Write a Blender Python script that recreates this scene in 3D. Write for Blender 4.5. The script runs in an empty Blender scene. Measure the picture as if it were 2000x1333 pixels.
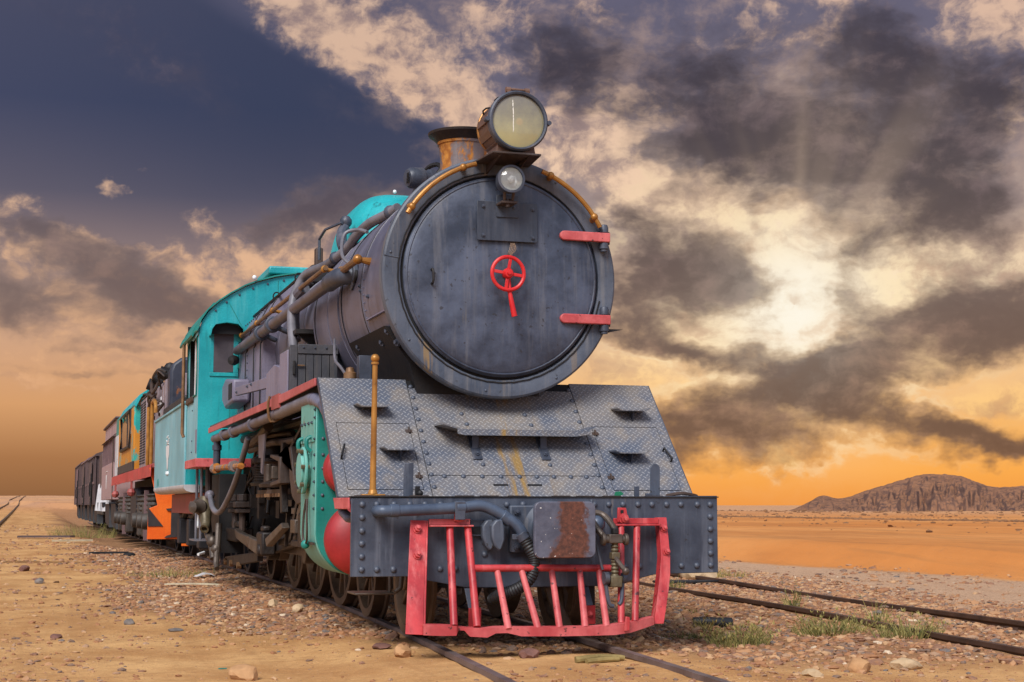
import bpy, math, random
import numpy as np
from mathutils import Vector, Matrix, Euler

SC = bpy.context.scene
COL = SC.collection
R = math.radians
PI = math.pi

# ------------------------------------------------------------------ camera
cam_data = bpy.data.cameras.new('camera')
cam_data.lens = 54.0
cam_data.sensor_width = 36.0
cam_data.clip_start = 0.1
cam_data.clip_end = 20000.0
cam = bpy.data.objects.new('camera', cam_data)
cam.location = (-3.302, -9.931, 0.93)
cam.rotation_euler = (R(90 + 6.079), 0, R(-17.306))
COL.objects.link(cam)
SC.camera = cam
SC.render.resolution_x = 1024
SC.render.resolution_y = 682

# ------------------------------------------------------------------ exposure
vs = SC.view_settings
vs.view_transform = 'Standard'
vs.look = 'None'
vs.exposure = 1.45
vs.gamma = 1.0
vs.use_curve_mapping = False
EXPO = 2.0 ** vs.exposure
SC.cycles.use_adaptive_sampling = True
SC.cycles.adaptive_threshold = 0.012
SC.cycles.max_bounces = 6
SC.cycles.diffuse_bounces = 3
SC.cycles.glossy_bounces = 3


def srgb(r, g, b):
    out = []
    for c in (r, g, b):
        c = c / 255.0
        out.append(c / 12.92 if c <= 0.04045 else ((c + 0.055) / 1.055) ** 2.4)
    return tuple(out)


# ------------------------------------------------------------------ node helper
class Nodes:
    def __init__(self, tree):
        self.t = tree
        self.n = tree.nodes
        self.l = tree.links
        self.n.clear()

    def node(self, kind, **kw):
        nd = self.n.new(kind)
        for k, v in kw.items():
            setattr(nd, k, v)
        return nd

    def put(self, sock, v):
        if isinstance(v, bpy.types.NodeSocket):
            self.l.new(v, sock)
        elif v is not None:
            if isinstance(v, (tuple, list)) and len(v) == 3 and sock.type == 'RGBA':
                v = (*v, 1.0)
            sock.default_value = v

    def math(self, op, a, b=None, c=None, clamp=False):
        nd = self.node('ShaderNodeMath', operation=op, use_clamp=clamp)
        for s, v in zip(nd.inputs, (a, b, c)):
            self.put(s, v)
        return nd.outputs[0]

    def add(self, a, b): return self.math('ADD', a, b)
    def sub(self, a, b): return self.math('SUBTRACT', a, b)
    def mul(self, a, b): return self.math('MULTIPLY', a, b)

    def vmath(self, op, a, b=None, out=0):
        nd = self.node('ShaderNodeVectorMath', operation=op)
        self.put(nd.inputs[0], a)
        if b is not None:
            if op == 'SCALE':
                self.put(nd.inputs[3], b)
            else:
                self.put(nd.inputs[1], b)
        return nd.outputs[out]

    def comb(self, x, y, z=0.0):
        nd = self.node('ShaderNodeCombineXYZ')
        for s, v in zip(nd.inputs, (x, y, z)):
            self.put(s, v)
        return nd.outputs[0]

    def sep(self, v):
        nd = self.node('ShaderNodeSeparateXYZ')
        self.put(nd.inputs[0], v)
        return nd.outputs

    def noise(self, vec, scale, detail=4.0, rough=0.55, dist=0.0, col=False, lac=2.0):
        nd = self.node('ShaderNodeTexNoise')
        self.put(nd.inputs['Vector'], vec)
        nd.inputs['Scale'].default_value = scale
        nd.inputs['Detail'].default_value = detail
        nd.inputs['Roughness'].default_value = rough
        nd.inputs['Lacunarity'].default_value = lac
        nd.inputs['Distortion'].default_value = dist
        return nd.outputs['Color' if col else 'Fac']

    def step(self, v, a, b, lo=0.0, hi=1.0, kind='SMOOTHSTEP'):
        nd = self.node('ShaderNodeMapRange', interpolation_type=kind)
        for k, x in (('Value', v), ('From Min', a), ('From Max', b), ('To Min', lo), ('To Max', hi)):
            self.put(nd.inputs[k], x)
        return nd.outputs[0]

    def mix(self, f, a, b, mode='MIX'):
        nd = self.node('ShaderNodeMix', data_type='RGBA', blend_type=mode)
        self.put(nd.inputs[0], f)
        self.put(nd.inputs[6], a)
        self.put(nd.inputs[7], b)
        return nd.outputs[2]

    def ramp(self, v, stops, interp='LINEAR'):
        nd = self.node('ShaderNodeValToRGB')
        cr = nd.color_ramp
        cr.interpolation = interp
        while len(cr.elements) < len(stops):
            cr.elements.new(0.5)
        for e, (p, c) in zip(cr.elements, stops):
            e.position = p
            e.color = (*c, 1.0)
        self.put(nd.inputs[0], v)
        return nd.outputs[0]

    def mapping(self, vec, loc=(0, 0, 0), rot=(0, 0, 0), scale=(1, 1, 1), kind='POINT'):
        nd = self.node('ShaderNodeMapping', vector_type=kind)
        self.put(nd.inputs[0], vec)
        nd.inputs[1].default_value = loc
        nd.inputs[2].default_value = rot
        nd.inputs[3].default_value = scale
        return nd.outputs[0]


# ------------------------------------------------------------------ sky (world)
# cloud masses: azimuth, elevation, half width, half height (degrees), tilt, weight
SKY_LIT = [(0.39, 4.11, 8.3, 0.44, -2, 0.35),
    (3.75, 5.2, 7.19, 0.39, 2, 0.32),
    (-0.17, 5.37, 5.53, 0.39, 0, 0.3),
    (6.35, 3.47, 5.53, 0.33, 0, 0.25),
    (22.56, 14.58, 1.94, 1.38, 0, 0.45),
    (28.07, 12.82, 3.04, 1.11, 0, 0.4),
    (33.57, 11.99, 2.49, 1.11, 0, 0.4),
    (25.69, 17.33, 3.04, 1.11, 0, 0.4),
    (26.88, 9.13, 13.28, 7.19, 0, 0.35),
    (2.24, 7.84, 10.52, 3.32, -10, 0.32),
    (10.38, 9.38, 4.43, 2.08, -10, 0.7),
    (6.43, 8.72, 3.32, 1.38, -10, 0.4),
    (4.58, 8.66, 3.32, 0.83, -15, 0.5),
    (1.83, 9.48, 3.32, 0.69, -10, 0.5),
    (7.78, 6.87, 3.87, 0.83, 0, 0.4),
    (8.87, 8.78, 2.49, 1.11, -20, 0.5),
    (11.44, 17.42, 11.07, 2.63, -30, 0.95),
    (8.72, 18.05, 5.53, 1.66, -25, 0.5),
    (14.96, 15.09, 4.15, 1.66, -35, 0.7),
    (17.31, 16.96, 3.04, 3.6, 0, 0.6),
    (20.23, 13.68, 3.04, 2.21, 30, 0.85),
    (21.77, 12.63, 3.32, 1.38, -30, 0.7),
    (24.07, 11.55, 5.26, 1.38, 5, 0.6),
    (28.73, 16.91, 1.94, 1.11, 0, 0.7),
    (29.7, 18.06, 1.94, 0.69, 0, 0.6),
    (20.84, 18.39, 1.66, 0.69, 0, 0.5),
    (34.98, 16.9, 3.32, 2.21, 0, 0.7),
    (35.49, 13.67, 1.38, 1.38, 0, 0.5),
    (26.46, 17.66, 1.66, 0.69, 0, 0.35),
    (27.97, 7.79, 7.47, 4.15, 0, 0.9),
    (26.71, 10.26, 3.04, 1.66, 0, 0.7),
    (22.9, 10.35, 4.7, 1.11, -5, 0.75),
    (24.96, 6.91, 5.26, 1.38, 8, 0.6),
    (22.65, 4.56, 4.7, 1.0, 0, 0.8),
    (25.68, 4.72, 1.94, 0.66, 20, 0.9),
    (28.44, 3.46, 1.94, 0.72, -45, 0.8),
    (34.18, 8.68, 4.15, 1.94, 10, 0.55),
    (30.61, 9.94, 4.15, 1.66, 20, 0.5),
    (31.94, 5.26, 3.32, 1.11, 0, 0.5),
    (35.09, 4.09, 3.32, 1.11, 0, 0.5),
    (27.31, 1.98, 2.49, 1.11, 0, 0.5),
    (10.19, 9.47, 3.87, 1.66, -10, 0.75),
    (5.84, 10.47, 1.66, 1.0, -20, 0.7),
    (2.71, 11.72, 0.72, 0.36, 0, 0.7),
    (-1.14, 10.87, 1.66, 1.38, -10, 0.6),
    (4.03, 8.64, 6.09, 1.11, -16, 0.85),
    (1.9, 7.27, 4.43, 0.83, -15, 0.6),
    (6.28, 7.03, 4.15, 1.0, -10, 0.5),
    (0.24, 8.95, 4.15, 0.97, -5, 0.5),
    (0.86, 6.32, 5.53, 1.38, 0, 0.35),
    (1.44, 4.5, 8.3, 1.66, 0, 0.3),
    (11.89, 11.39, 1.66, 0.55, 0, 0.5)]
SKY_DARK = [(1.97, 4.69, 8.3, 0.33, 0, 0.3),
    (4.65, 5.87, 6.09, 0.33, 0, 0.28),
    (26.51, 9.51, 11.62, 6.64, 0, 0.17),
    (33.34, 10.18, 7.19, 5.53, 0, 0.24),
    (23.09, 9.59, 4.43, 3.87, 0, 0.25),
    (0.99, 7.61, 9.13, 3.04, -8, 0.42),
    (6.84, 6.85, 4.43, 1.66, 0, 0.3),
    (10.74, 11.08, 4.7, 1.25, 8, 0.85),
    (8.84, 10.66, 3.32, 1.11, 0, 0.4),
    (22.88, 8.07, 2.49, 2.49, -10, 0.7),
    (26.46, 7.07, 2.49, 1.11, 0, 0.35),
    (32.08, 10.24, 4.7, 1.38, 15, 0.55),
    (21.75, 10.74, 2.49, 1.11, 0, 0.45),
    (28.03, 10.41, 1.66, 1.11, 0, 0.3),
    (30.19, 7.91, 1.66, 1.38, 0, 0.35),
    (26.97, 14.35, 4.15, 2.77, 0, 0.3),
    (34.22, 9.77, 3.04, 1.11, 0, 0.45),
    (23.92, 15.38, 7.47, 4.15, 0, 0.72),
    (20.05, 16.57, 3.04, 3.04, 0, 0.7),
    (31.99, 13.54, 6.64, 3.87, -10, 0.75),
    (34.72, 14.26, 3.04, 4.15, 0, 0.5),
    (28.99, 11.86, 7.47, 1.94, -5, 0.55),
    (30.78, 16.52, 3.6, 2.77, 0, 0.8),
    (26.0, 13.09, 5.53, 2.21, 0, 0.6),
    (24.41, 9.0, 3.32, 2.08, -15, 0.75),
    (21.74, 8.85, 1.66, 3.32, 0, 0.4),
    (22.48, 6.18, 3.32, 1.38, 0, 0.5),
    (25.31, 5.58, 8.3, 1.16, -4, 0.85),
    (29.39, 4.85, 7.19, 1.44, 8, 1.0),
    (33.25, 7.25, 4.43, 1.94, 15, 1.0),
    (35.16, 6.27, 3.32, 1.94, 0, 0.9),
    (25.27, 2.55, 6.64, 2.27, 0, 1.1),
    (30.82, 3.62, 6.64, 1.22, -14, 0.9),
    (33.81, 2.38, 4.15, 1.38, 0, 0.8),
    (35.02, 1.91, 2.49, 0.83, 0, 0.6),
    (2.95, 8.42, 7.19, 1.66, -18, 1.0),
    (4.98, 7.27, 4.15, 1.22, -10, 0.75),
    (-0.23, 7.19, 4.15, 1.11, -5, 0.5),
    (10.36, 10.98, 4.15, 0.94, 8, 0.6),
    (-1.01, 9.52, 2.77, 0.83, 0, 0.3),
    (2.91, 16.63, 8.3, 2.77, -25, 0.3)]
SUN_AZ, SUN_EL = 27.8, 7.3


def build_world():
    w = bpy.data.worlds.new('World')
    SC.world = w
    w.use_nodes = True
    N = Nodes(w.node_tree)
    tc = N.node('ShaderNodeTexCoord')
    d = N.vmath('NORMALIZE', tc.outputs['Generated'])
    x, y, z = N.sep(d)
    az = N.mul(N.math('ARCTAN2', x, y), 180 / PI)
    el = N.mul(N.math('ARCSINE', z), 180 / PI)
    p0 = N.comb(az, el, 0.0)
    # turbulence that gives every cloud mass its ragged edge
    wv = N.noise(N.mapping(p0, (0, 0, 0), (0, 0, 0), (0.8, 1.2, 1)), 0.22, 5.0, 0.62, 0.0, col=True)
    wv = N.vmath('SUBTRACT', wv, (0.5, 0.5, 0.5))
    p = N.vmath('ADD', p0, N.vmath('MULTIPLY', wv, (7.0, 4.4, 0.0)))

    # (the masses are summed in short chained groups, which keeps the shader's stack small)
    def field(blobs, prev):
        acc, pp = None, p
        for i, (a, e, ra, re, rot, wgt) in enumerate(blobs):
            if i % 8 == 0:
                last = acc if acc is not None else prev
                if last is not None:
                    pp = N.vmath('ADD', p, N.vmath('SCALE', (1.0, 1.0, 0.0), N.mul(last, 1e-6)))
            m = N.mapping(pp, (a, e, 0), (0, 0, R(rot)), (ra, re, 1), 'TEXTURE')
            g = N.step(N.vmath('LENGTH', m, out=1), 1.0, 0.0, 0.0, wgt)
            acc = g if acc is None else N.add(acc, g)
        return acc

    # fbm cloud texture with light from the sun side
    pm = N.vmath('ADD', p0, N.vmath('MULTIPLY', wv, (2.0, 1.4, 0.0)))
    q = N.mapping(pm, (0, 0, 0), (0, 0, 0), (0.26, 0.42, 1))
    n0 = N.noise(q, 1.0, 7.0, 0.58)
    sx = N.sub(SUN_AZ, az)
    sy = N.sub(SUN_EL, el)
    sv = N.comb(sx, sy, 0)
    sd = N.vmath('LENGTH', sv, out=1)
    sdir = N.vmath('NORMALIZE', sv)
    q1 = N.vmath('ADD', q, N.vmath('SCALE', sdir, 0.22))
    n1 = N.noise(q1, 1.0, 4.0, 0.5)
    relief = N.sub(n0, n1)
    fine = N.noise(pm, 1.5, 5.0, 0.64)

    lit = field(SKY_LIT, None)
    drk = field(SKY_DARK, lit)
    # beyond the picture the same broken cloud goes on
    far = N.step(N.math('ABSOLUTE', N.sub(az, 17.3)), 19.0, 30.0)
    far = N.math('MAXIMUM', far, N.step(el, 19.5, 26.0))
    gen = N.noise(N.mapping(p0, (3, 7, 0), (0, 0, 0), (0.07, 0.10, 1)), 1.0, 5.0, 0.55)
    lit = N.add(lit, N.mul(far, N.step(gen, 0.45, 0.7, 0.0, 0.8)))
    drk = N.add(drk, N.mul(far, N.step(gen, 0.52, 0.30, 0.0, 0.8)))

    tex = N.sub(n0, 0.5)
    ft = N.sub(fine, 0.5)
    rl = N.add(relief, N.mul(ft, 0.45))
    ang = N.mul(N.math('ARCTAN2', sy, sx), 180 / PI)
    # wedge of shade thrown across the upper left by the cloud before the sun
    wob = N.mul(N.sub(N.noise(p0, 0.5, 3.0), 0.5), 1.6)
    an = N.add(ang, wob)
    wedge = N.mul(N.step(an, -27.6, -25.4), N.step(an, 6.0, -20.0))
    wedge = N.mul(wedge, N.mul(N.step(sd, 5.0, 12.0), N.step(sd, 38.0, 15.0, 0.25, 1.0)))
    lit = N.mul(lit, N.step(wedge, 0.0, 1.0, 1.0, 0.45))
    lm = N.add(lit, N.mul(N.add(N.mul(tex, 2.6), N.mul(ft, 1.3)), N.step(lit, 0.02, 0.30)))
    lmask = N.step(lm, 0.08, 1.0)
    dm = N.add(drk, N.mul(N.add(N.mul(tex, -1.8), N.mul(ft, 0.6)), N.step(drk, 0.02, 0.3)))
    dmask = N.step(dm, 0.0, 1.0)

    e01 = N.step(el, 0.0, 19.0, 0.0, 1.0, 'LINEAR')
    def ev(y): return max(0.0, min(1.0, (986 - y) / 52.2 / 19.0))
    left = N.ramp(e01, [(ev(986), srgb(140, 96, 62)), (ev(900), srgb(170, 118, 76)), (ev(800), srgb(214, 158, 108)),
                        (ev(680), srgb(212, 166, 132)), (ev(560), srgb(164, 138, 130)), (ev(400), srgb(104, 98, 112)),
                        (ev(230), srgb(74, 78, 104)), (ev(0), srgb(84, 84, 106))])
    right = N.ramp(e01, [(ev(986), srgb(240, 152, 66)), (ev(920), srgb(252, 172, 78)), (ev(840), srgb(250, 184, 104)),
                         (ev(740), srgb(246, 196, 138)), (ev(600), srgb(226, 188, 154)), (ev(430), srgb(168, 148, 142)),
                         (ev(250), srgb(120, 112, 126)), (ev(0), srgb(98, 96, 118))])
    base = N.mix(N.step(az, 6.0, 23.0), left, right)
    base = N.mix(N.mul(wedge, 0.80), base, N.mix(N.step(el, 6.0, 12.0), srgb(120, 108, 112), srgb(48, 58, 84)))
    # thin broken veil on the sunset side
    veil = N.mul(N.step(N.add(tex, N.mul(ft, 0.4)), -0.06, 0.22), N.mul(N.step(el, 1.5, 6.0), N.step(az, 9.0, 20.0)))
    base = N.mix(N.mul(veil, 0.40), base, srgb(206, 172, 150))
    # lit cloud, shaded on the side turned from the sun
    lc = N.ramp(e01, [(0.0, srgb(255, 196, 104)), (ev(760), srgb(255, 204, 134)), (ev(580), srgb(255, 230, 192)),
                      (ev(400), srgb(246, 210, 178)), (ev(100), srgb(224, 188, 164))])
    lcl = N.ramp(e01, [(0.0, srgb(208, 150, 102)), (ev(600), srgb(234, 184, 142)), (ev(420), srgb(226, 184, 152)),
                       (ev(0), srgb(220, 186, 162))])
    lc = N.mix(N.step(az, 10.0, 19.0), lcl, lc)
    sh = N.mix(N.step(el, 1.5, 9.0), srgb(186, 140, 106), srgb(140, 120, 122))
    sh = N.mix(N.step(sd, 9.0, 3.0), sh, srgb(214, 176, 142))
    lc = N.mix(N.step(rl, 0.10, -0.16, 0.0, 0.90), lc, sh)
    col = N.mix(N.mul(lmask, 0.92), base, lc)
    # glow of the sun behind the cloud
    glow = N.math('EXPONENT', N.mul(N.mul(sd, sd), -0.05))
    core = N.math('EXPONENT', N.mul(N.mul(sd, sd), -0.16))
    col = N.mix(N.mul(glow, N.step(rl, -0.25, 0.15, 0.25, 0.70)), col, srgb(255, 230, 190))
    # dark cloud, warm low down, slate high up
    dc = N.ramp(e01, [(0.0, srgb(120, 90, 72)), (ev(780), srgb(102, 80, 72)), (ev(600), srgb(112, 94, 88)),
                      (ev(380), srgb(86, 76, 77)), (ev(150), srgb(66, 60, 69)), (1.0, srgb(72, 68, 81))])
    dcl = N.ramp(e01, [(0.0, srgb(140, 108, 88)), (ev(560), srgb(124, 106, 102)), (ev(350), srgb(88, 82, 94)), (1.0, srgb(64, 66, 90))])
    dc = N.mix(N.step(az, 10.0, 20.0), dcl, dc)
    dc = N.mix(N.step(rl, -0.06, 0.26, 0.0, 0.50), dc, N.mix(N.step(el, 2.0, 12.0), srgb(196, 150, 118), srgb(140, 120, 122)))
    dc = N.mix(N.step(dm, 0.7, 1.5, 0.0, 0.5), dc, N.mix(1.0, dc, (0.62, 0.60, 0.66), 'MULTIPLY'))
    col = N.mix(N.mul(dmask, 0.93), col, dc)
    # silver lining where dark cloud thins toward the sun
    rim = N.mul(N.step(dm, 0.02, 0.16), N.step(dm, 0.40, 0.18))
    rim = N.mul(rim, N.mul(N.step(sd, 10.0, 2.0), N.step(rl, -0.10, 0.06)))
    col = N.mix(N.mul(rim, 0.7), col, srgb(255, 230, 184))
    col = N.mix(N.mul(core, N.mul(N.step(dmask, 0.7, 0.0, 0.2, 0.9), N.step(rl, -0.16, 0.08, 0.45, 1.0))), col, srgb(255, 250, 236))
    # long soft shafts through the break in the cloud
    rn = N.noise(N.comb(N.mul(ang, 0.05), 0.4, 0.0), 1.0, 2.0, 0.5)
    rz = N.mul(N.step(sd, 1.0, 3.5), N.step(sd, 12.0, 3.5))
    up = N.mul(N.step(N.math('ABSOLUTE', N.add(ang, 86.0)), 62.0, 30.0), rz)
    col = N.mix(N.mul(N.mul(N.step(rn, 0.40, 0.75), up), 0.26), col, srgb(240, 208, 178))
    col = N.mix(N.mul(N.mul(N.step(rn, 0.52, 0.25), up), 0.22), col, srgb(72, 66, 82))
    # the half of the sky away from the sunset is open, pale and cool
    away = N.step(N.math('ABSOLUTE', N.sub(az, 22.0)), 40.0, 110.0)
    pale = N.mix(N.mul(lmask, 0.5), srgb(168, 184, 214), srgb(226, 222, 220))
    col = N.mix(N.mul(away, 0.85), col, N.vmath('SCALE', pale, 1.35))
    # below the horizon: the bounce of the sand
    col = N.mix(N.step(el, -0.3, -1.5), col, srgb(150, 112, 72))
    bg = N.node('ShaderNodeBackground')
    N.put(bg.inputs[0], col)
    bg.inputs[1].default_value = 1.0 / EXPO
    out = N.node('ShaderNodeOutputWorld')
    N.l.new(bg.outputs[0], out.inputs[0])
    w.cycles.sampling_method = 'MANUAL'
    w.cycles.sample_map_resolution = 256


build_world()

# soft daylight through cloud, from high up behind the photographer
sun_data = bpy.data.lights.new('sun', 'SUN')
sun_data.energy = 1.5
sun_data.angle = R(28)
sun_data.color = (1.0, 0.97, 0.94)
sun = bpy.data.objects.new('sun', sun_data)
sun.rotation_euler = (R(46), 0, R(-38))
COL.objects.link(sun)


# ------------------------------------------------------------------ mesh helpers
class MB:
    """collects faces and links them as ONE mesh object"""
    def __init__(self):
        self.v = []
        self.f = []

    def add(self, verts, faces):
        o = len(self.v)
        self.v.extend([tuple(p) for p in verts])
        self.f.extend([tuple(i + o for i in f) for f in faces])
        return self

    def box(self, c, s, rot=None):
        hx, hy, hz = s[0] / 2, s[1] / 2, s[2] / 2
        vs_ = [Vector((x, y, z)) for x in (-hx, hx) for y in (-hy, hy) for z in (-hz, hz)]
        if rot is not None:
            m = Euler(rot).to_matrix()
            vs_ = [m @ v for v in vs_]
        c = Vector(c)
        return self.add([v + c for v in vs_], [(0, 1, 3, 2), (4, 6, 7, 5), (0, 4, 5, 1), (2, 3, 7, 6), (0, 2, 6, 4), (1, 5, 7, 3)])

    def span(self, a, b):
        return self.box([(i + j) / 2 for i, j in zip(a, b)], [abs(j - i) for i, j in zip(a, b)])

    def prism(self, poly, axis, a, b):
        """poly of 2-D points extruded along axis ('x','y','z') from a to b"""
        def pt(p, t):
            return {'x': (t, p[0], p[1]), 'y': (p[0], t, p[1]), 'z': (p[0], p[1], t)}[axis]
        n = len(poly)
        vs_ = [pt(p, a) for p in poly] + [pt(p, b) for p in poly]
        fs = [tuple(range(n)), tuple(range(2 * n - 1, n - 1, -1))]
        fs += [(i, i + n, (i + 1) % n + n, (i + 1) % n) for i in range(n)]
        return self.add(vs_, fs)

    def tube(self, pts, r, seg=10, caps=True, sub=0, closed=False):
        pts = [Vector(p) for p in pts]
        if sub:
            pts = smooth_path(pts, sub, closed)
        n = len(pts)
        rr = r if isinstance(r, (list, tuple)) else [r] * n
        if len(rr) != n:
            rr = [rr[0] + (rr[-1] - rr[0]) * i / (n - 1) for i in range(n)]
        vs_, fs = [], []
        up = None
        for i, p in enumerate(pts):
            if closed:
                t = pts[(i + 1) % n] - pts[i - 1]
            else:
                t = pts[min(i + 1, n - 1)] - pts[max(i - 1, 0)]
            t.normalize()
            if up is None:
                up = Vector((0, 0, 1)) if abs(t.z) < 0.9 else Vector((1, 0, 0))
            u = (up - t * up.dot(t))
            if u.length < 1e-6:
                u = t.orthogonal()
            u.normalize()
            up = u
            w = t.cross(u)
            for k in range(seg):
                a = 2 * PI * k / seg
                vs_.append(p + (u * math.cos(a) + w * math.sin(a)) * rr[i])
        m = n if closed else n - 1
        for i in range(m):
            j = (i + 1) % n
            for k in range(seg):
                k2 = (k + 1) % seg
                fs.append((i * seg + k, i * seg + k2, j * seg + k2, j * seg + k))
        if caps and not closed:
            fs.append(tuple(range(seg - 1, -1, -1)))
            fs.append(tuple((n - 1) * seg + k for k in range(seg)))
        return self.add(vs_, fs)

    def lathe(self, prof, origin, axis, seg=32, a0=0.0, a1=2 * PI, ref=None):
        """prof: (radius, distance along axis) pairs"""
        ax = Vector(axis).normalized()
        u = Vector(ref) if ref is not None else ax.orthogonal()
        u = (u - ax * u.dot(ax)).normalized()
        w = ax.cross(u)
        o = Vector(origin)
        full = abs(a1 - a0 - 2 * PI) < 1e-6
        ns = seg if full else seg + 1
        vs_, fs = [], []
        for r, t in prof:
            for k in range(ns):
                a = a0 + (a1 - a0) * k / seg
                vs_.append(o + ax * t + (u * math.cos(a) + w * math.sin(a)) * r)
        for i in range(len(prof) - 1):
            for k in range(seg):
                k2 = (k + 1) % ns
                fs.append((i * ns + k, i * ns + k2, (i + 1) * ns + k2, (i + 1) * ns + k))
        return self.add(vs_, fs)

    def cyl(self, a, b, r, seg=16, r2=None):
        a, b = Vector(a), Vector(b)
        L = (b - a).length
        r2 = r if r2 is None else r2
        return self.lathe([(0.0001, 0), (r, 0), (r2, L), (0.0001, L)], a, b - a, seg)

    def ball(self, c, r, seg=12, sc=(1, 1, 1)):
        c = Vector(c)
        n = seg // 2
        vs_, fs = [], []
        for i in range(n + 1):
            th = PI * i / n
            for k in range(seg):
                a = 2 * PI * k / seg
                vs_.append(c + Vector((r * sc[0] * math.sin(th) * math.cos(a), r * sc[1] * math.sin(th) * math.sin(a), r * sc[2] * math.cos(th))))
        for i in range(n):
            for k in range(seg):
                k2 = (k + 1) % seg
                fs.append((i * seg + k, (i + 1) * seg + k, (i + 1) * seg + k2, i * seg + k2))
        return self.add(vs_, fs)

    def bar(self, a, b, w, h, up=(0, 0, 1)):
        """rectangular bar from a to b, width w (sideways) and height h (along up)"""
        a, b = Vector(a), Vector(b)
        t = (b - a).normalized()
        u = Vector(up)
        u = (u - t * u.dot(t)).normalized()
        s = t.cross(u)
        vs_ = []
        for p in (a, b):
            for i, j in ((-1, -1), (1, -1), (1, 1), (-1, 1)):
                vs_.append(p + s * (w / 2 * i) + u * (h / 2 * j))
        return self.add(vs_, [(3, 2, 1, 0), (4, 5, 6, 7), (0, 1, 5, 4), (1, 2, 6, 5), (2, 3, 7, 6), (3, 0, 4, 7)])

    def build(self, name, mat, parent=None, bevel=0.0, angle=35.0, seg=2):
        me = bpy.data.meshes.new(name)
        me.from_pydata(self.v, [], self.f)
        me.validate()
        import bmesh
        bm = bmesh.new()
        bm.from_mesh(me)
        bmesh.ops.recalc_face_normals(bm, faces=bm.faces)
        bm.to_mesh(me)
        bm.free()
        me.polygons.foreach_set('use_smooth', [True] * len(me.polygons))
        me.set_sharp_from_angle(angle=R(angle))
        me.materials.append(MAT[mat] if isinstance(mat, str) else mat)
        o = bpy.data.objects.new(name, me)
        COL.objects.link(o)
        o.parent = parent
        if bevel:
            b = o.modifiers.new('bevel', 'BEVEL')
            b.width = bevel
            b.segments = seg
            b.limit_method = 'ANGLE'
            b.angle_limit = R(40)
        return o


def smooth_path(pts, sub, closed=False):
    out = []
    n = len(pts)
    m = n if closed else n - 1
    for i in range(m):
        if closed:
            p0, p1, p2, p3 = pts[i - 1], pts[i], pts[(i + 1) % n], pts[(i + 2) % n]
        else:
            p0, p1, p2, p3 = pts[max(i - 1, 0)], pts[i], pts[i + 1], pts[min(i + 2, n - 1)]
        for k in range(sub):
            t = k / sub
            out.append(0.5 * ((2 * p1) + (p2 - p0) * t + (2 * p0 - 5 * p1 + 4 * p2 - p3) * t * t + (3 * p1 - p0 - 3 * p2 + p3) * t ** 3))
    if not closed:
        out.append(pts[-1])
    return out


def empty(name, loc=(0, 0, 0), parent=None):
    o = bpy.data.objects.new(name, None)
    o.empty_display_size = 0.2
    o.location = loc
    COL.objects.link(o)
    o.parent = parent
    return o


def tag(o, label=None, cat=None, group=None, kind=None):
    if label: o['label'] = label
    if cat: o['category'] = cat
    if group: o['group'] = group
    if kind: o['kind'] = kind
    return o


def copy_at(src, loc=None, rot=None, parent=None, scale=None, name=None):
    c = src.copy()
    COL.objects.link(c)
    c.parent = parent
    if loc is not None: c.location = loc
    if rot is not None: c.rotation_euler = rot
    if scale is not None: c.scale = scale
    return c


class Stamp:
    """one small shared mesh copied to many places, each copy a part of its own"""
    def __init__(self, name, mb, mat, angle=40):
        self.src = mb.build(name, mat, None, angle=angle)
        self.used = False

    def at(self, parent, loc, rot=(0, 0, 0), scale=(1, 1, 1)):
        if isinstance(scale, (int, float)):
            scale = (scale, scale, scale)
        if not self.used:
            self.used = True
            o = self.src
            o.parent = parent
            o.location = loc
            o.rotation_euler = rot
            o.scale = scale
            return o
        return copy_at(self.src, loc, rot, parent, scale)


def np_mesh(name, verts, tris, mat, attrs=None, smooth=True):
    me = bpy.data.meshes.new(name)
    nv, nt, k = len(verts), len(tris), tris.shape[1]
    me.vertices.add(nv)
    me.vertices.foreach_set('co', np.ascontiguousarray(verts, dtype=np.float32).ravel())
    me.loops.add(nt * k)
    me.loops.foreach_set('vertex_index', np.ascontiguousarray(tris, dtype=np.int32).ravel())
    me.polygons.add(nt)
    me.polygons.foreach_set('loop_start', np.arange(0, nt * k, k, dtype=np.int32))
    me.polygons.foreach_set('use_smooth', np.full(nt, smooth))
    me.update(calc_edges=True)
    for an, vals in (attrs or {}).items():
        a = me.attributes.new(an, 'FLOAT', 'POINT')
        a.data.foreach_set('value', np.ascontiguousarray(vals, dtype=np.float32))
    me.materials.append(mat)
    o = bpy.data.objects.new(name, me)
    COL.objects.link(o)
    return o


# value noise for terrain
_rng = np.random.RandomState(7)
_tab = _rng.rand(256, 256)


def vnoise(x, y):
    xi, yi = np.floor(x).astype(int), np.floor(y).astype(int)
    fx, fy = x - xi, y - yi
    fx, fy = fx * fx * (3 - 2 * fx), fy * fy * (3 - 2 * fy)
    g = lambda a, b: _tab[a % 256, b % 256]
    return (g(xi, yi) * (1 - fx) + g(xi + 1, yi) * fx) * (1 - fy) + (g(xi, yi + 1) * (1 - fx) + g(xi + 1, yi + 1) * fx) * fy


def fbm(x, y, octv=4, gain=0.5):
    s, a, t = 0.0, 1.0, 0.0
    for i in range(octv):
        s = s + a * vnoise(x * 2 ** i + 17.3 * i, y * 2 ** i + 5.7 * i)
        t += a
        a *= gain
    return s / t - 0.5


def sstep(a, b, x):
    t = np.clip((np.asarray(x, dtype=float) - a) / (b - a), 0, 1)
    return t * t * (3 - 2 * t)


# ------------------------------------------------------------------ materials
MAT = {}


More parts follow.
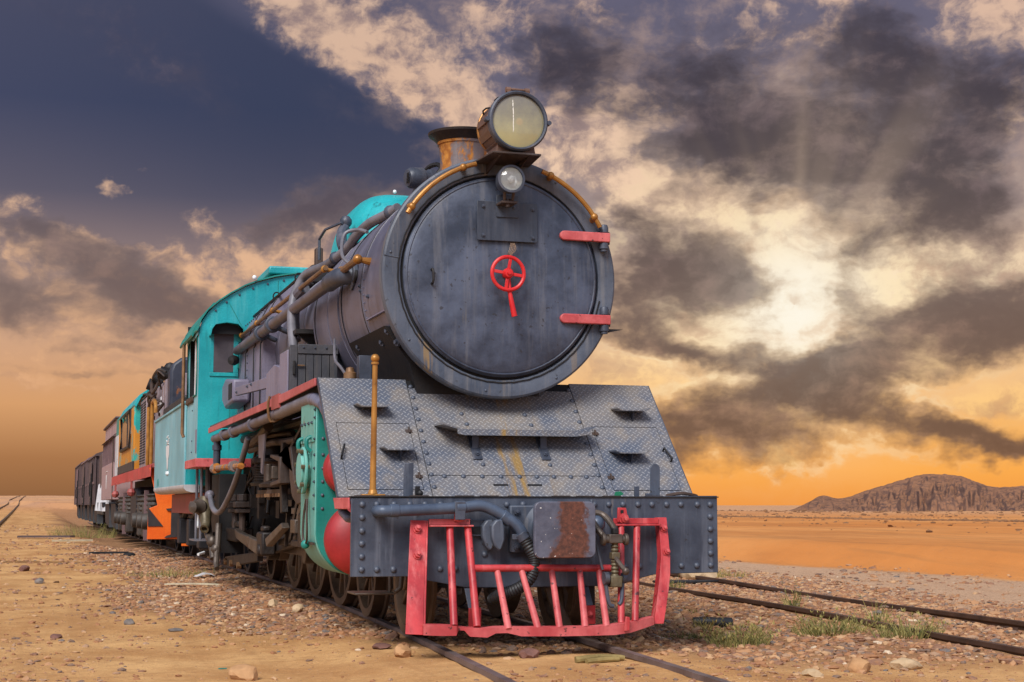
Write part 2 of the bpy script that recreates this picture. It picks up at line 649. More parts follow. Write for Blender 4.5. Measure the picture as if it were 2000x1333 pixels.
def paint(name, c1, c2, rough=0.55, metal=0.0, scale=2.5, streak=0.0, streak_col=None, streak_scale=9.0,
          rust=0.0, rust_col=(92, 52, 28), rust_col2=(150, 90, 40), rust_scale=2.2, rust_streak=1.0,
          bump=0.12, speck=0.0, speck_col=(40, 36, 36), fine=40.0, drip=None, run=(1.0, 1.0, 0.07)):
    """weathered paint: two tones, run marks down the surface, rust patches, specks, fine relief"""
    m = bpy.data.materials.new(name)
    m.use_nodes = True
    N = Nodes(m.node_tree)
    co = N.node('ShaderNodeTexCoord').outputs['Object']
    n1 = N.noise(co, scale, 6.0, 0.62)
    col = N.mix(N.step(n1, 0.32, 0.68), srgb(*c1), srgb(*c2))
    nf = N.noise(co, fine, 3.0, 0.6)
    col = N.mix(N.step(nf, 0.3, 0.7, 0.0, 0.22), col, N.mix(1.0, col, (0.62, 0.6, 0.6), 'MULTIPLY'))
    rgh = N.add(N.mul(N.sub(n1, 0.5), 0.35), rough)
    if streak:
        sv = N.mapping(co, (1.7, 0.3, 0), (0, 0, 0), run)
        s = N.noise(sv, streak_scale, 5.0, 0.68)
        s2 = N.noise(co, 1.6, 2.0, 0.5)
        f = N.mul(N.step(s, 0.47, 0.70), N.step(s2, 0.30, 0.62))
        col = N.mix(N.mul(f, streak), col, srgb(*(streak_col or (140, 132, 130))))
        sd_ = N.noise(sv, streak_scale * 2.3, 4.0, 0.7)
        col = N.mix(N.mul(N.step(sd_, 0.55, 0.75), streak * 0.7), col, N.mix(1.0, col, (0.45, 0.45, 0.48), 'MULTIPLY'))
    if speck:
        sp = N.noise(co, 23.0, 2.0, 0.6)
        col = N.mix(N.mul(N.step(sp, 0.66, 0.72), speck), col, srgb(*speck_col))
    if rust:
        rv = N.mapping(co, (0, 0, 0), (0, 0, 0), (1.0, 1.0, rust_streak))
        r0 = N.noise(rv, rust_scale, 7.0, 0.68)
        rm = N.step(r0, 0.74 - 0.34 * rust, 0.80 - 0.34 * rust)
        r1 = N.noise(co, rust_scale * 5, 4.0, 0.6)
        rc = N.mix(N.step(r1, 0.35, 0.65), srgb(*rust_col), srgb(*rust_col2))
        col = N.mix(rm, col, rc)
        rgh = N.add(rgh, N.mul(rm, 0.25))
    if drip:
        dcol, dthr, dsc = drip
        dv = N.mapping(co, (4.1, 2.0, 0), (0, 0, 0), (1.0, 1.0, 0.10))
        dn = N.noise(dv, dsc, 3.0, 0.6)
        dl = N.noise(co, 1.1, 2.0, 0.5)
        col = N.mix(N.mul(N.step(dn, dthr, dthr + 0.06), N.step(dl, 0.42, 0.62, 0.0, 0.7)), col, srgb(*dcol))
    b = N.node('ShaderNodeBsdfPrincipled')
    N.put(b.inputs['Base Color'], col)
    N.put(b.inputs['Roughness'], rgh)
    b.inputs['Metallic'].default_value = metal
    if bump:
        bp = N.node('ShaderNodeBump')
        bp.inputs['Strength'].default_value = bump
        bp.inputs['Distance'].default_value = 0.02
        N.put(bp.inputs['Height'], N.add(N.mul(nf, 0.5), n1))
        N.l.new(bp.outputs[0], b.inputs['Normal'])
    o = N.node('ShaderNodeOutputMaterial')
    N.l.new(b.outputs[0], o.inputs[0])
    MAT[name] = m
    return m


paint('smokebox_front', (42, 48, 62), (80, 88, 106), 0.44, 0.0, 2.6, 0.38, (118, 116, 118), 12, speck=0.7, bump=0.10,
      rust=0.10, rust_col=(108, 92, 66), rust_col2=(132, 114, 84), rust_scale=5.0, rust_streak=0.35, drip=((116, 104, 84), 0.66, 6.0))
paint('smokebox_ring', (58, 65, 78), (88, 94, 106), 0.48, 0.0, 2.0, 0.6, (122, 118, 116), 13, speck=0.6, drip=((142, 112, 62), 0.58, 8.0))
paint('boiler_grey', (80, 79, 95), (118, 116, 132), 0.42, 0.0, 1.2, 0.9, (62, 56, 62), 7, bump=0.05, speck=0.4, run=(0.06, 1.0, 0.06))
paint('boiler_pale', (110, 104, 122), (132, 124, 140), 0.48, 0.0, 1.5, 0.4, (80, 74, 86), 8, bump=0.06, speck=0.3)
paint('beam_grey', (46, 52, 65), (76, 83, 96), 0.46, 0.0, 2.2, 0.85, (100, 104, 114), 14, speck=0.7, drip=((118, 110, 106), 0.62, 16.0))
paint('iron_grey', (48, 54, 66), (72, 77, 90), 0.48, 0.1, 3.0, 0.3, bump=0.15)
paint('iron_dark', (22, 20, 21), (38, 34, 33), 0.6, 0.2, 3.0, 0.0, rust=0.25, rust_col=(58, 38, 28), rust_col2=(84, 58, 40), bump=0.2)
paint('iron_brown', (24, 18, 16), (44, 34, 28), 0.55, 0.2, 4.0, 0.3, (72, 56, 44), 8, rust=0.28, rust_col=(56, 34, 22), rust_col2=(88, 58, 36), bump=0.3)
paint('oily_steel', (68, 58, 50), (102, 90, 80), 0.45, 0.4, 5.0, 0.3, (60, 46, 36), 10, rust=0.35, rust_col=(74, 46, 30), rust_col2=(120, 84, 52), bump=0.2)
paint('rusty_brown', (48, 36, 30), (76, 58, 48), 0.58, 0.1, 3.0, 0.2, rust=0.3, rust_col=(62, 38, 26), bump=0.15)
paint('lamp_brown', (96, 70, 56), (118, 88, 72), 0.5, 0.1, 4.0, 0.3, (140, 112, 94), bump=0.08)
paint('chimney_rust', (104, 92, 92), (126, 112, 108), 0.6, 0.0, 2.0, 0.6, (150, 140, 136), 9, rust=0.74, rust_col=(142, 82, 22), rust_col2=(186, 122, 46), rust_scale=3.0, rust_streak=0.5, bump=0.2)
paint('gold', (148, 98, 40), (186, 130, 58), 0.38, 0.35, 5.0, 0.4, (112, 72, 34), 12, speck=0.3, bump=0.06)
paint('brass_dull', (112, 82, 54), (144, 108, 74), 0.45, 0.3, 6.0, 0.5, (80, 58, 44), 12, bump=0.08)
paint('red', (154, 34, 40), (198, 62, 64), 0.5, 0.0, 4.0, 0.6, (210, 118, 114), 12, speck=0.9, speck_col=(64, 30, 30), rust=0.30, rust_col=(92, 40, 32), rust_col2=(140, 64, 52), rust_scale=9.0)
paint('red_faded', (176, 62, 64), (208, 104, 102), 0.55, 0.0, 4.0, 0.55, (156, 50, 52), 12, speck=0.9, speck_col=(74, 40, 38), rust=0.28, rust_col=(112, 58, 46), rust_col2=(150, 84, 70), rust_scale=9.0)
paint('red_bright', (196, 22, 24), (214, 40, 38), 0.4, 0.0, 6.0, 0.1, bump=0.04)
paint('red_dark', (140, 26, 30), (172, 40, 42), 0.5, 0.0, 2.0, 0.2, (110, 30, 30), 9, bump=0.05)
paint('red_valance', (168, 76, 76), (190, 100, 98), 0.55, 0.0, 2.0, 0.45, (150, 62, 60), 9, speck=0.4, speck_col=(90, 50, 46))
paint('olive_steel', (84, 74, 54), (116, 104, 80), 0.5, 0.3, 6.0, 0.3, (60, 50, 38), 10, rust=0.25, bump=0.2)
paint('plate_dark', (40, 46, 58), (56, 63, 76), 0.46, 0.0, 3.0, 0.5, (78, 80, 88), 12, speck=0.4)
paint('red_dull', (140, 60, 56), (166, 82, 76), 0.6, 0.0, 2.0, 0.4, (104, 52, 48), 9, rust=0.2)
paint('teal', (12, 140, 146), (30, 170, 174), 0.42, 0.0, 1.3, 0.45, (92, 178, 178), 9, rust=0.14, rust_col=(66, 96, 88), rust_col2=(92, 104, 84), rust_scale=5.0, bump=0.28, speck=0.35, speck_col=(14, 96, 98), drip=((16, 104, 106), 0.62, 8.0))
paint('teal_faded_sheen', (100, 160, 170), (128, 184, 192), 0.48, 0.0, 1.2, 0.5, (160, 194, 202), 9, bump=0.05, speck=0.3, speck_col=(84, 130, 140), drip=((92, 134, 144), 0.61, 10.0))  # faded, dusty teal for the sides, with sky sheen painted into the colour
paint('teal_casing', (84, 152, 140), (112, 176, 164), 0.5, 0.0, 1.8, 0.45, (134, 186, 174), 9, rust=0.30, rust_col=(96, 66, 44), rust_col2=(120, 90, 60), rust_scale=3.0, bump=0.10)
paint('teal_dark', (14, 116, 106), (24, 134, 122), 0.5, 0.0, 2.0, 0.2, (40, 96, 86), 9, rust=0.12, bump=0.06)
paint('box_planks', (54, 56, 62), (74, 72, 76), 0.6, 0.0, 3.0, 0.5, (92, 84, 78), 12, rust=0.18, rust_col=(112, 78, 44), rust_scale=4, bump=0.2)
paint('wheel_rust', (78, 58, 42), (108, 84, 62), 0.6, 0.2, 4.0, 0.0, rust=0.4, rust_col=(94, 62, 34), rust_col2=(122, 88, 52), rust_scale=5, bump=0.25)
paint('rail_steel', (92, 78, 76), (122, 106, 102), 0.5, 0.3, 3.0, 0.0, rust=0.40, rust_col=(92, 64, 50), rust_col2=(120, 86, 66), bump=0.15)
paint('rail_rust', (62, 42, 32), (90, 62, 46), 0.7, 0.1, 3.0, 0.0, rust=0.4, rust_col=(78, 46, 28), rust_col2=(98, 62, 38), bump=0.15)
paint('rubber', (26, 26, 28), (42, 41, 42), 0.55, 0.0, 6.0, 0.0, speck=0.3, speck_col=(86, 78, 70), bump=0.2)
paint('pipe_grey', (94, 92, 98), (122, 118, 124), 0.5, 0.1, 3.0, 0.2, (74, 66, 64), bump=0.06)
paint('pipe_mauve', (84, 78, 84), (110, 104, 112), 0.5, 0.1, 3.0, 0.3, (76, 64, 62), bump=0.06)
paint('pipe_blue', (56, 66, 84), (76, 88, 106), 0.4, 0.1, 3.0, 0.2, (104, 112, 124), bump=0.05)
paint('buffer_plate', (112, 110, 122), (130, 128, 138), 0.5, 0.1, 2.5, 0.3, (150, 146, 150), 8, speck=0.6, speck_col=(190, 188, 186), rust=0.0, bump=0.1)
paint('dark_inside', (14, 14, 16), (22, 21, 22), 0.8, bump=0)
paint('hood_black', (30, 34, 46), (48, 52, 66), 0.5, 0.0, 2.0, 0.3, (70, 72, 84), 9, rust=0.50, rust_col=(150, 88, 30), rust_col2=(112, 62, 24), rust_scale=2.6, rust_streak=0.6)
paint('hood_mauve', (118, 104, 108), (150, 134, 136), 0.55, 0.0, 3.0, 0.4, (84, 70, 72), 9, rust=0.25, rust_col=(92, 60, 44))
paint('ochre_teal', (178, 112, 18), (196, 128, 34), 0.5, 0.0, 1.5, 0.3, (150, 96, 30), 8, rust=0.62, rust_col=(16, 146, 142), rust_col2=(40, 162, 150), rust_scale=1.5, rust_streak=0.8)
paint('plow_orange', (226, 88, 12), (240, 110, 20), 0.5, 0.0, 1.6, 0.5, (210, 64, 14), 8, rust=0.45, rust_col=(188, 30, 16), rust_col2=(204, 52, 16), rust_scale=1.4, rust_streak=0.4)
paint('stripe_black', (46, 40, 40), (58, 50, 48), 0.6, scale=4.0, bump=0.05)
paint('coach_pink', (150, 122, 122), (170, 140, 138), 0.6, 0.0, 1.5, 0.4, (128, 100, 100), 8, bump=0.06)
paint('wagon_brown', (74, 58, 58), (96, 76, 74), 0.65, 0.0, 1.2, 0.4, (60, 46, 46), 8, rust=0.2, bump=0.1)
paint('wagon_plum', (104, 80, 82), (126, 98, 98), 0.65, 0.0, 1.2, 0.4, (84, 62, 64), 8, rust=0.15, bump=0.1)
paint('bogie_black', (26, 26, 30), (40, 38, 42), 0.6, 0.1, 3.0, bump=0.2)
paint('bogie_grey', (52, 46, 42), (78, 70, 63), 0.6, 0.1, 3.0, 0.3, (40, 34, 30), bump=0.2)
paint('white_paint', (206, 204, 204), (222, 220, 218), 0.5, scale=6, streak=0.3, streak_col=(170, 176, 180), bump=0.03)
paint('dirty_white', (180, 180, 182), (206, 204, 204), 0.55, scale=4, streak=0.4, streak_col=(120, 116, 118), bump=0.05)
paint('cloth_ochre', (122, 102, 56), (150, 128, 76), 0.8, scale=8, bump=0.3)
paint('pale_wood', (176, 160, 128), (200, 186, 156), 0.7, scale=6, streak=0.2, bump=0.1)
paint('window_mesh', (62, 56, 62), (78, 70, 74), 0.5, scale=3, streak=0.3, streak_col=(90, 84, 86), bump=0.15, fine=120)
paint('boulder', (176, 148, 112), (198, 170, 134), 0.85, scale=5, bump=0.5)
paint('stone_grey', (96, 88, 84), (130, 120, 112), 0.85, scale=7, bump=0.5)
paint('stone_plum', (104, 70, 60), (130, 90, 76), 0.85, scale=7, bump=0.5)
paint('stone_ochre', (166, 122, 80), (186, 142, 98), 0.85, scale=7, bump=0.5)


def simple(name, c, rough=0.3, metal=0.0, trans=0.0, emit=None, alpha=1.0):
    m = bpy.data.materials.new(name)
    m.use_nodes = True
    b = m.node_tree.nodes['Principled BSDF']
    b.inputs['Base Color'].default_value = (*srgb(*c), 1)
    b.inputs['Roughness'].default_value = rough
    b.inputs['Metallic'].default_value = metal
    b.inputs['Transmission Weight'].default_value = trans
    MAT[name] = m
    return m


simple('chrome', (232, 232, 230), 0.5, 0.35)
simple('clear_glass', (240, 243, 240), 0.03, 0.0, 0.92)
simple('dark_glass', (40, 46, 58), 0.12, 0.0, 0.0)
simple('green_leaf', (22, 110, 76), 0.5)


def lens_material():
    # dusty glass of the big headlamp: cloudy yellow film with a stain ring and bird lime streaks
    m = bpy.data.materials.new('dusty_lens')
    m.use_nodes = True
    N = Nodes(m.node_tree)
    co = N.node('ShaderNodeTexCoord').outputs['Object']
    x, y, z = N.sep(co)
    n = N.noise(co, 6.0, 6.0, 0.65)
    g = N.add(N.mul(z, -1.6), N.mul(N.sub(n, 0.5), 0.7))
    col = N.mix(N.step(g, -0.35, 0.35), srgb(112, 106, 96), srgb(168, 160, 118))
    r = N.vmath('LENGTH', N.comb(x, N.add(z, 0.012), 0), out=1)
    col = N.mix(N.step(r, 0.032, 0.020, 0.0, 0.5), col, srgb(176, 150, 110))
    wob = N.mul(N.sub(N.noise(co, 30.0, 2.0), 0.5), 0.006)
    line = N.math('ABSOLUTE', N.add(N.add(x, 0.046), wob))
    brk = N.step(N.noise(co, 45.0, 2.0), 0.35, 0.5)
    f = N.mul(N.mul(N.step(line, 0.004, 0.002), N.step(z, -0.10, -0.07)), N.mul(N.step(z, 0.16, 0.14), brk))
    col = N.mix(f, col, srgb(226, 220, 205))
    b = N.node('ShaderNodeBsdfPrincipled')
    N.put(b.inputs['Base Color'], col)
    b.inputs['Roughness'].default_value = 0.22
    b.inputs['Coat Weight'].default_value = 0.6
    b.inputs['Coat Roughness'].default_value = 0.08
    o = N.node('ShaderNodeOutputMaterial')
    N.l.new(b.outputs[0], o.inputs[0])
    MAT['dusty_lens'] = m


lens_material()


def tread_material():
    # raised-bar floor plate: short bars in two directions, worn pale on the bars, rust-yellow runs
    m = bpy.data.materials.new('tread_plate')
    m.use_nodes = True
    N = Nodes(m.node_tree)
    co = N.node('ShaderNodeTexCoord').outputs['Object']
    x, y, z = N.sep(co)
    s = N.mul(z, 1.39)
    k = 21.0
    u = N.mul(N.add(x, s), k)
    v = N.mul(N.sub(x, s), k)
    fu = N.sub(N.math('FRACT', u), 0.5)
    fv = N.sub(N.math('FRACT', v), 0.5)
    par = N.math('GREATER_THAN', N.math('FLOORED_MODULO', N.add(N.math('FLOOR', u), N.math('FLOOR', v)), 2.0), 0.5)
    a = N.add(N.mul(fu, par), N.mul(fv, N.sub(1.0, par)))
    b_ = N.add(N.mul(fv, par), N.mul(fu, N.sub(1.0, par)))
    r = N.math('SQRT', N.add(N.math('POWER', N.math('DIVIDE', a, 0.56), 2.0), N.math('POWER', N.math('DIVIDE', b_, 0.17), 2.0)))
    bar = N.step(r, 1.0, 0.6)
    n1 = N.noise(co, 1.8, 6.0, 0.62)
    n2 = N.noise(co, 7.0, 5.0, 0.65)
    c = N.mix(N.step(n1, 0.34, 0.66), srgb(98, 105, 118), srgb(142, 135, 128))
    c = N.mix(N.step(n2, 0.45, 0.72, 0, 0.6), c, srgb(158, 142, 122))
    c = N.mix(N.mul(bar, 0.75), N.mix(1.0, c, (0.72, 0.73, 0.76), 'MULTIPLY'), N.mix(0.55, c, srgb(176, 174, 174)))
    # yellow rust runs below the footboard brackets
    dv = N.mapping(co, (0, 0, 0), (0, 0, 0), (1.0, 0.12, 0.12))
    dn = N.noise(dv, 6.0, 4.0, 0.65)
    zone = N.step(N.math('ABSOLUTE', N.sub(x, 0.02)), 0.34, 0.08)
    c = N.mix(N.mul(N.step(dn, 0.46, 0.58), N.mul(zone, 0.85)), c, srgb(150, 116, 52))
    b = N.node('ShaderNodeBsdfPrincipled')
    N.put(b.inputs['Base Color'], c)
    N.put(b.inputs['Roughness'], N.step(n2, 0.3, 0.7, 0.42, 0.62))
    b.inputs['Metallic'].default_value = 0.15
    bp = N.node('ShaderNodeBump')
    bp.inputs['Strength'].default_value = 0.55
    bp.inputs['Distance'].default_value = 0.006
    N.put(bp.inputs['Height'], N.add(bar, N.mul(n2, 0.3)))
    N.l.new(bp.outputs[0], b.inputs['Normal'])
    o = N.node('ShaderNodeOutputMaterial')
    N.l.new(b.outputs[0], o.inputs[0])
    MAT['tread_plate'] = m


tread_material()


# ------------------------------------------------------------------ ground
CAMX, CAMY = -3.302, -9.931


def track_x(y):
    """centre line of the main track, curving in ahead of the engine"""
    y = np.asarray(y, dtype=float)
    return np.where(y < 10, 0.20 - 0.00310 * (10 - y) ** 2 - 0.0035 * (10 - y), 0.20 - 0.0035 * (np.maximum(y, 10) - 10) * 0)


def siding_x(y):
    return 3.70 + 0.098 * np.asarray(y, dtype=float)


def terrain(x, y):
    r = np.hypot(x - CAMX, y - CAMY)
    h = -0.095 + 0.05 * fbm(x * 0.6, y * 0.6, 4) + 0.022 * fbm(x * 3.1, y * 3.1, 3)
    h = h + 0.9 * fbm(x * 0.02 + 3, y * 0.02 + 9, 3) * sstep(60, 250, r)
    # left of the train the ground climbs away
    wl = sstep(-0.9, -2.2, x)
    wl = np.maximum(wl, sstep(70, 90, y) * sstep(70, 8, x))
    h = h + wl * 2.25 * np.clip((y - 9) / 321.0, 0, 1)
    # wind-blown sand bank on the right, then the plain falls to the hills
    s = x - (9.0 + (16.4 - y) * 0.11 + 0.25 * fbm(y * 0.15, 0 * y, 2))
    wr = sstep(-3, 0, s) * sstep(-25, -5, x + 20)
    h = h + 0.36 * sstep(0.0, 1.1, s) + 0.10 * sstep(1.5, 12, s)
    h = h - sstep(0, 30, x) * 4.7 * sstep(60, 900, r)
    # beds of the tracks
    d = np.abs(x - track_x(y))
    h = h + 0.06 * sstep(1.6, 0.8, d) * sstep(60, 30, y)
    h = h + 0.03 * sstep(1.5, 0.8, np.abs(x - siding_x(y))) * sstep(60, 30, y)
    return h


def ballast(x, y):
    """0 sand .. 1 broken stone"""
    n = fbm(x * 0.9 + 4, y * 0.9 + 1, 4)
    left_edge = -0.9 - 1.35 * sstep(0.0, 4.0, y) + n * 1.8
    a = sstep(-0.35, 0.55, x - left_edge)
    front = sstep(-0.9, 0.9, y + 0.55 * (x - 0.3) + n * 1.8)
    b = a * front
    right = sstep(6.4, 5.2, x - 0.1 * y + n)
    return np.clip(b * right, 0, 1)


def grade(lo, hi, fine_lo, fine_hi, step, growth):
    pts = list(np.arange(fine_lo, fine_hi, step))
    s, p = step, fine_hi
    while p < hi:
        pts.append(p)
        s *= growth
        p += s
    pts.append(hi)
    s, p = step, fine_lo
    low = []
    while p > lo:
        s *= growth
        p -= s
        low.append(max(p, lo))
    return np.array(low[::-1] + pts)


def ground_material():
    m = bpy.data.materials.new('desert_ground')
    m.use_nodes = True
    N = Nodes(m.node_tree)
    co = N.node('ShaderNodeTexCoord').outputs['Object']
    at = N.node('ShaderNodeAttribute', attribute_name='ballast').outputs['Fac']
    du = N.node('ShaderNodeAttribute', attribute_name='dune').outputs['Fac']
    fl = N.node('ShaderNodeAttribute', attribute_name='flat').outputs['Fac']
    n1 = N.noise(co, 0.9, 7.0, 0.62)
    n2 = N.noise(co, 9.0, 6.0, 0.65)
    n3 = N.noise(co, 42.0, 4.0, 0.65)
    c = N.mix(N.step(n1, 0.34, 0.66), srgb(174, 126, 78), srgb(206, 160, 106))
    c = N.mix(N.step(n2, 0.42, 0.70, 0.0, 0.45), c, srgb(152, 106, 66))
    c = N.mix(N.step(n3, 0.52, 0.72, 0.0, 0.45), c, srgb(214, 172, 122))
    soil = N.mix(N.step(n2, 0.36, 0.64), srgb(110, 78, 56), srgb(152, 110, 78))
    soil = N.mix(N.step(n3, 0.50, 0.66, 0, 0.7), soil, srgb(176, 138, 108))
    c = N.mix(N.mul(at, 0.85), c, soil)
    grav = N.mix(N.step(n3, 0.42, 0.62), srgb(168, 134, 106), srgb(200, 164, 132))
    grav = N.mix(N.step(N.noise(co, 16.0, 4.0, 0.7), 0.56, 0.66, 0, 0.7), grav, srgb(130, 100, 80))
    c = N.mix(fl, c, grav)
    sand = N.mix(N.step(N.noise(co, 0.12, 5.0, 0.6), 0.35, 0.65), srgb(194, 124, 64), srgb(206, 142, 82))
    sand = N.mix(N.step(N.noise(co, 2.2, 6.0, 0.7), 0.60, 0.70, 0, 0.35), sand, srgb(160, 112, 72))
    sand = N.mix(N.step(N.noise(N.mapping(co, scale=(0.5, 0.12, 1)), 1.0, 5.0, 0.62), 0.42, 0.66, 0, 0.55), sand, srgb(166, 104, 56))
    far = N.step(N.vmath('LENGTH', co, out=1), 40.0, 160.0)
    plain = N.mix(N.step(N.noise(co, 0.03, 7.0, 0.66), 0.38, 0.62), srgb(198, 148, 104), srgb(176, 134, 104))
    sand = N.mix(far, sand, plain)
    c = N.mix(du, c, sand)
    # wet/oily drag mark across the sand at the left
    x, y, z = N.sep(co)
    wob = N.mul(N.sub(N.noise(co, 1.4, 3.0), 0.5), 0.9)
    ln = N.math('ABSOLUTE', N.add(N.sub(N.add(y, N.mul(x, 0.45)), 16.1), wob))
    st = N.mul(N.step(ln, 0.55, 0.10), N.mul(N.step(x, -1.7, -2.3), N.step(x, -6.0, -4.5)))
    c = N.mix(N.mul(st, 0.65), c, srgb(92, 62, 30))
    # fine grit too small to pick apart
    vo = N.node('ShaderNodeTexVoronoi')
    N.put(vo.inputs['Vector'], co)
    vo.inputs['Scale'].default_value = 75.0
    grit = N.mul(N.step(vo.outputs['Distance'], 0.34, 0.22), N.step(N.sep(vo.outputs['Color'])[0], 0.62, 0.64))
    gc = N.mix(N.sep(vo.outputs['Color'])[1], srgb(112, 80, 58), srgb(206, 172, 134))
    c = N.mix(N.mul(grit, N.step(n2, 0.35, 0.6, 0.25, 0.8)), c, gc)
    # faint tyre ruts along the train
    rut = N.noise(N.mapping(co, (0, 0, 0), (0, 0, 0), (2.2, 0.10, 1)), 1.0, 4.0, 0.6)
    c = N.mix(N.mul(N.step(rut, 0.52, 0.62), 0.30), c, srgb(150, 104, 64))
    b = N.node('ShaderNodeBsdfPrincipled')
    N.put(b.inputs['Base Color'], c)
    b.inputs['Roughness'].default_value = 0.95
    b.inputs['Specular IOR Level'].default_value = 0.15
    # ripples on the wind-blown bank
    rp = N.mapping(co, (0, 0, 0), (0, 0, R(-40)), (1, 1, 1))
    wv = N.node('ShaderNodeTexWave', wave_type='BANDS', bands_direction='X')
    N.put(wv.inputs['Vector'], rp)
    wv.inputs['Scale'].default_value = 1.5
    wv.inputs['Distortion'].default_value = 6.0
    wv.inputs['Detail'].default_value = 2.0
    bp = N.node('ShaderNodeBump')
    bp.inputs['Strength'].default_value = 0.7
    bp.inputs['Distance'].default_value = 0.02
    hgt = N.add(N.add(N.add(N.mul(n2, 0.9), N.mul(n3, 0.9)), N.mul(grit, 0.6)), N.mul(N.mul(wv.outputs['Fac'], N.mul(du, N.step(N.noise(co, 0.25, 3.0), 0.42, 0.6))), 0.7))
    N.put(bp.inputs['Height'], hgt)
    N.l.new(bp.outputs[0], b.inputs['Normal'])
    o = N.node('ShaderNodeOutputMaterial')
    N.l.new(b.outputs[0], o.inputs[0])
    MAT['desert_ground'] = m


ground_material()


def build_ground():
    gx = grade(-6000, 6000, -6.5, 14.0, 0.055, 1.045)
    gy = grade(-400, 9000, -3.5, 16.0, 0.065, 1.045)
    X, Y = np.meshgrid(gx, gy)
    Z = terrain(X, Y)
    nx, ny = len(gx), len(gy)
    v = np.stack([X.ravel(), Y.ravel(), Z.ravel()], 1)
    i = np.arange(nx * ny).reshape(ny, nx)
    q = np.stack([i[:-1, :-1].ravel(), i[:-1, 1:].ravel(), i[1:, 1:].ravel(), i[1:, :-1].ravel()], 1)
    xs, ys = X.ravel(), Y.ravel()
    s = xs - (9.0 + (16.4 - ys) * 0.11)
    dune = sstep(-0.5, 0.15, s + 0.5 * fbm(xs * 1.5, ys * 1.5, 3))
    dune = np.maximum(dune, sstep(60, 140, np.hypot(xs, ys)))
    flat = sstep(4.6, 5.6, xs - 0.098 * ys + 0.6 * fbm(xs, ys, 3)) * (1 - dune)
    o = np_mesh('ground', v, q, MAT['desert_ground'], {'ballast': ballast(xs, ys), 'dune': dune, 'flat': flat})
    tag(o, kind='structure')
    return o


build_ground()

ICO_T = (1 + 5 ** 0.5) / 2
ICO_V = np.array([(-1, ICO_T, 0), (1, ICO_T, 0), (-1, -ICO_T, 0), (1, -ICO_T, 0), (0, -1, ICO_T), (0, 1, ICO_T), (0, -1, -ICO_T), (0, 1, -ICO_T),
                  (ICO_T, 0, -1), (ICO_T, 0, 1), (-ICO_T, 0, -1), (-ICO_T, 0, 1)]) / math.hypot(1, ICO_T)
ICO_F = np.array([(0, 11, 5), (0, 5, 1), (0, 1, 7), (0, 7, 10), (0, 10, 11), (1, 5, 9), (5, 11, 4), (11, 10, 2), (10, 7, 6), (7, 1, 8),
                  (3, 9, 4), (3, 4, 2), (3, 2, 6), (3, 6, 8), (3, 8, 9), (4, 9, 5), (2, 4, 11), (6, 2, 10), (8, 6, 7), (9, 8, 1)])


def stone_material():
    m = bpy.data.materials.new('gravel_stone')
    m.use_nodes = True
    N = Nodes(m.node_tree)
    t = N.node('ShaderNodeAttribute', attribute_name='tone').outputs['Fac']
    co = N.node('ShaderNodeTexCoord').outputs['Object']
    c = N.ramp(t, [(0.0, srgb(150, 106, 76)), (0.20, srgb(170, 128, 94)), (0.38, srgb(132, 98, 80)), (0.54, srgb(158, 128, 104)),
                   (0.66, srgb(112, 94, 84)), (0.76, srgb(138, 98, 76)), (0.85, srgb(182, 146, 110)), (0.95, srgb(102, 98, 96)), (0.985, srgb(200, 180, 154))], 'CONSTANT')
    n = N.noise(co, 45.0, 4.0, 0.6)
    c = N.mix(N.step(n, 0.35, 0.7, 0.0, 0.5), c, N.mix(0.6, c, srgb(180, 128, 78)))
    b = N.node('ShaderNodeBsdfPrincipled')
    N.put(b.inputs['Base Color'], c)
    b.inputs['Roughness'].default_value = 0.9
    b.inputs['Specular IOR Level'].default_value = 0.2
    bp = N.node('ShaderNodeBump')
    bp.inputs['Strength'].default_value = 0.5
    bp.inputs['Distance'].default_value = 0.01
    N.put(bp.inputs['Height'], n)
    N.l.new(bp.outputs[0], b.inputs['Normal'])
    o = N.node('ShaderNodeOutputMaterial')
    N.l.new(b.outputs[0], o.inputs[0])
    MAT['gravel_stone'] = m


stone_material()
paint('scrub_dry', (112, 78, 50), (140, 100, 66), 0.95, scale=0.4, bump=0.3)


def scatter_stones(name, px, py, size, seed, flat=0.6, mat='gravel_stone'):
    rs = np.random.RandomState(seed)
    n = len(px)
    base = ICO_V[None] * (1 + 0.34 * (rs.rand(n, 12, 1) - 0.5))
    sc = size[:, None] * np.stack([0.75 + 0.6 * rs.rand(n), 0.65 + 0.5 * rs.rand(n), flat * (0.5 + 0.6 * rs.rand(n))], 1)
    v = base * sc[:, None, :]
    a, b = rs.rand(n) * 2 * PI, (rs.rand(n) - 0.5) * 0.9
    ca, sa, cb, sb = np.cos(a), np.sin(a), np.cos(b), np.sin(b)
    y2 = v[..., 1] * cb[:, None] - v[..., 2] * sb[:, None]
    z2 = v[..., 1] * sb[:, None] + v[..., 2] * cb[:, None]
    x3 = v[..., 0] * ca[:, None] - y2 * sa[:, None]
    y3 = v[..., 0] * sa[:, None] + y2 * ca[:, None]
    pz = terrain(px, py) + size * 0.10
    V = np.stack([x3 + px[:, None], y3 + py[:, None], z2 + pz[:, None]], 2).reshape(-1, 3)
    T = (ICO_F[None] + (np.arange(n) * 12)[:, None, None]).reshape(-1, 3)
    tone = np.repeat(rs.rand(n), 12)
    o = np_mesh(name, V, T, MAT[mat], {'tone': tone}, smooth=False)
    return o


def fan(n, rmin, rmax, seed, power=1.0, a0=-3.0, a1=38.0):
    rs = np.random.RandomState(seed)
    r = rmin + (rmax - rmin) * rs.rand(n) ** power
    a = np.radians(a0 + (a1 - a0) * rs.rand(n))
    return CAMX + r * np.sin(a), CAMY + r * np.cos(a), r, rs


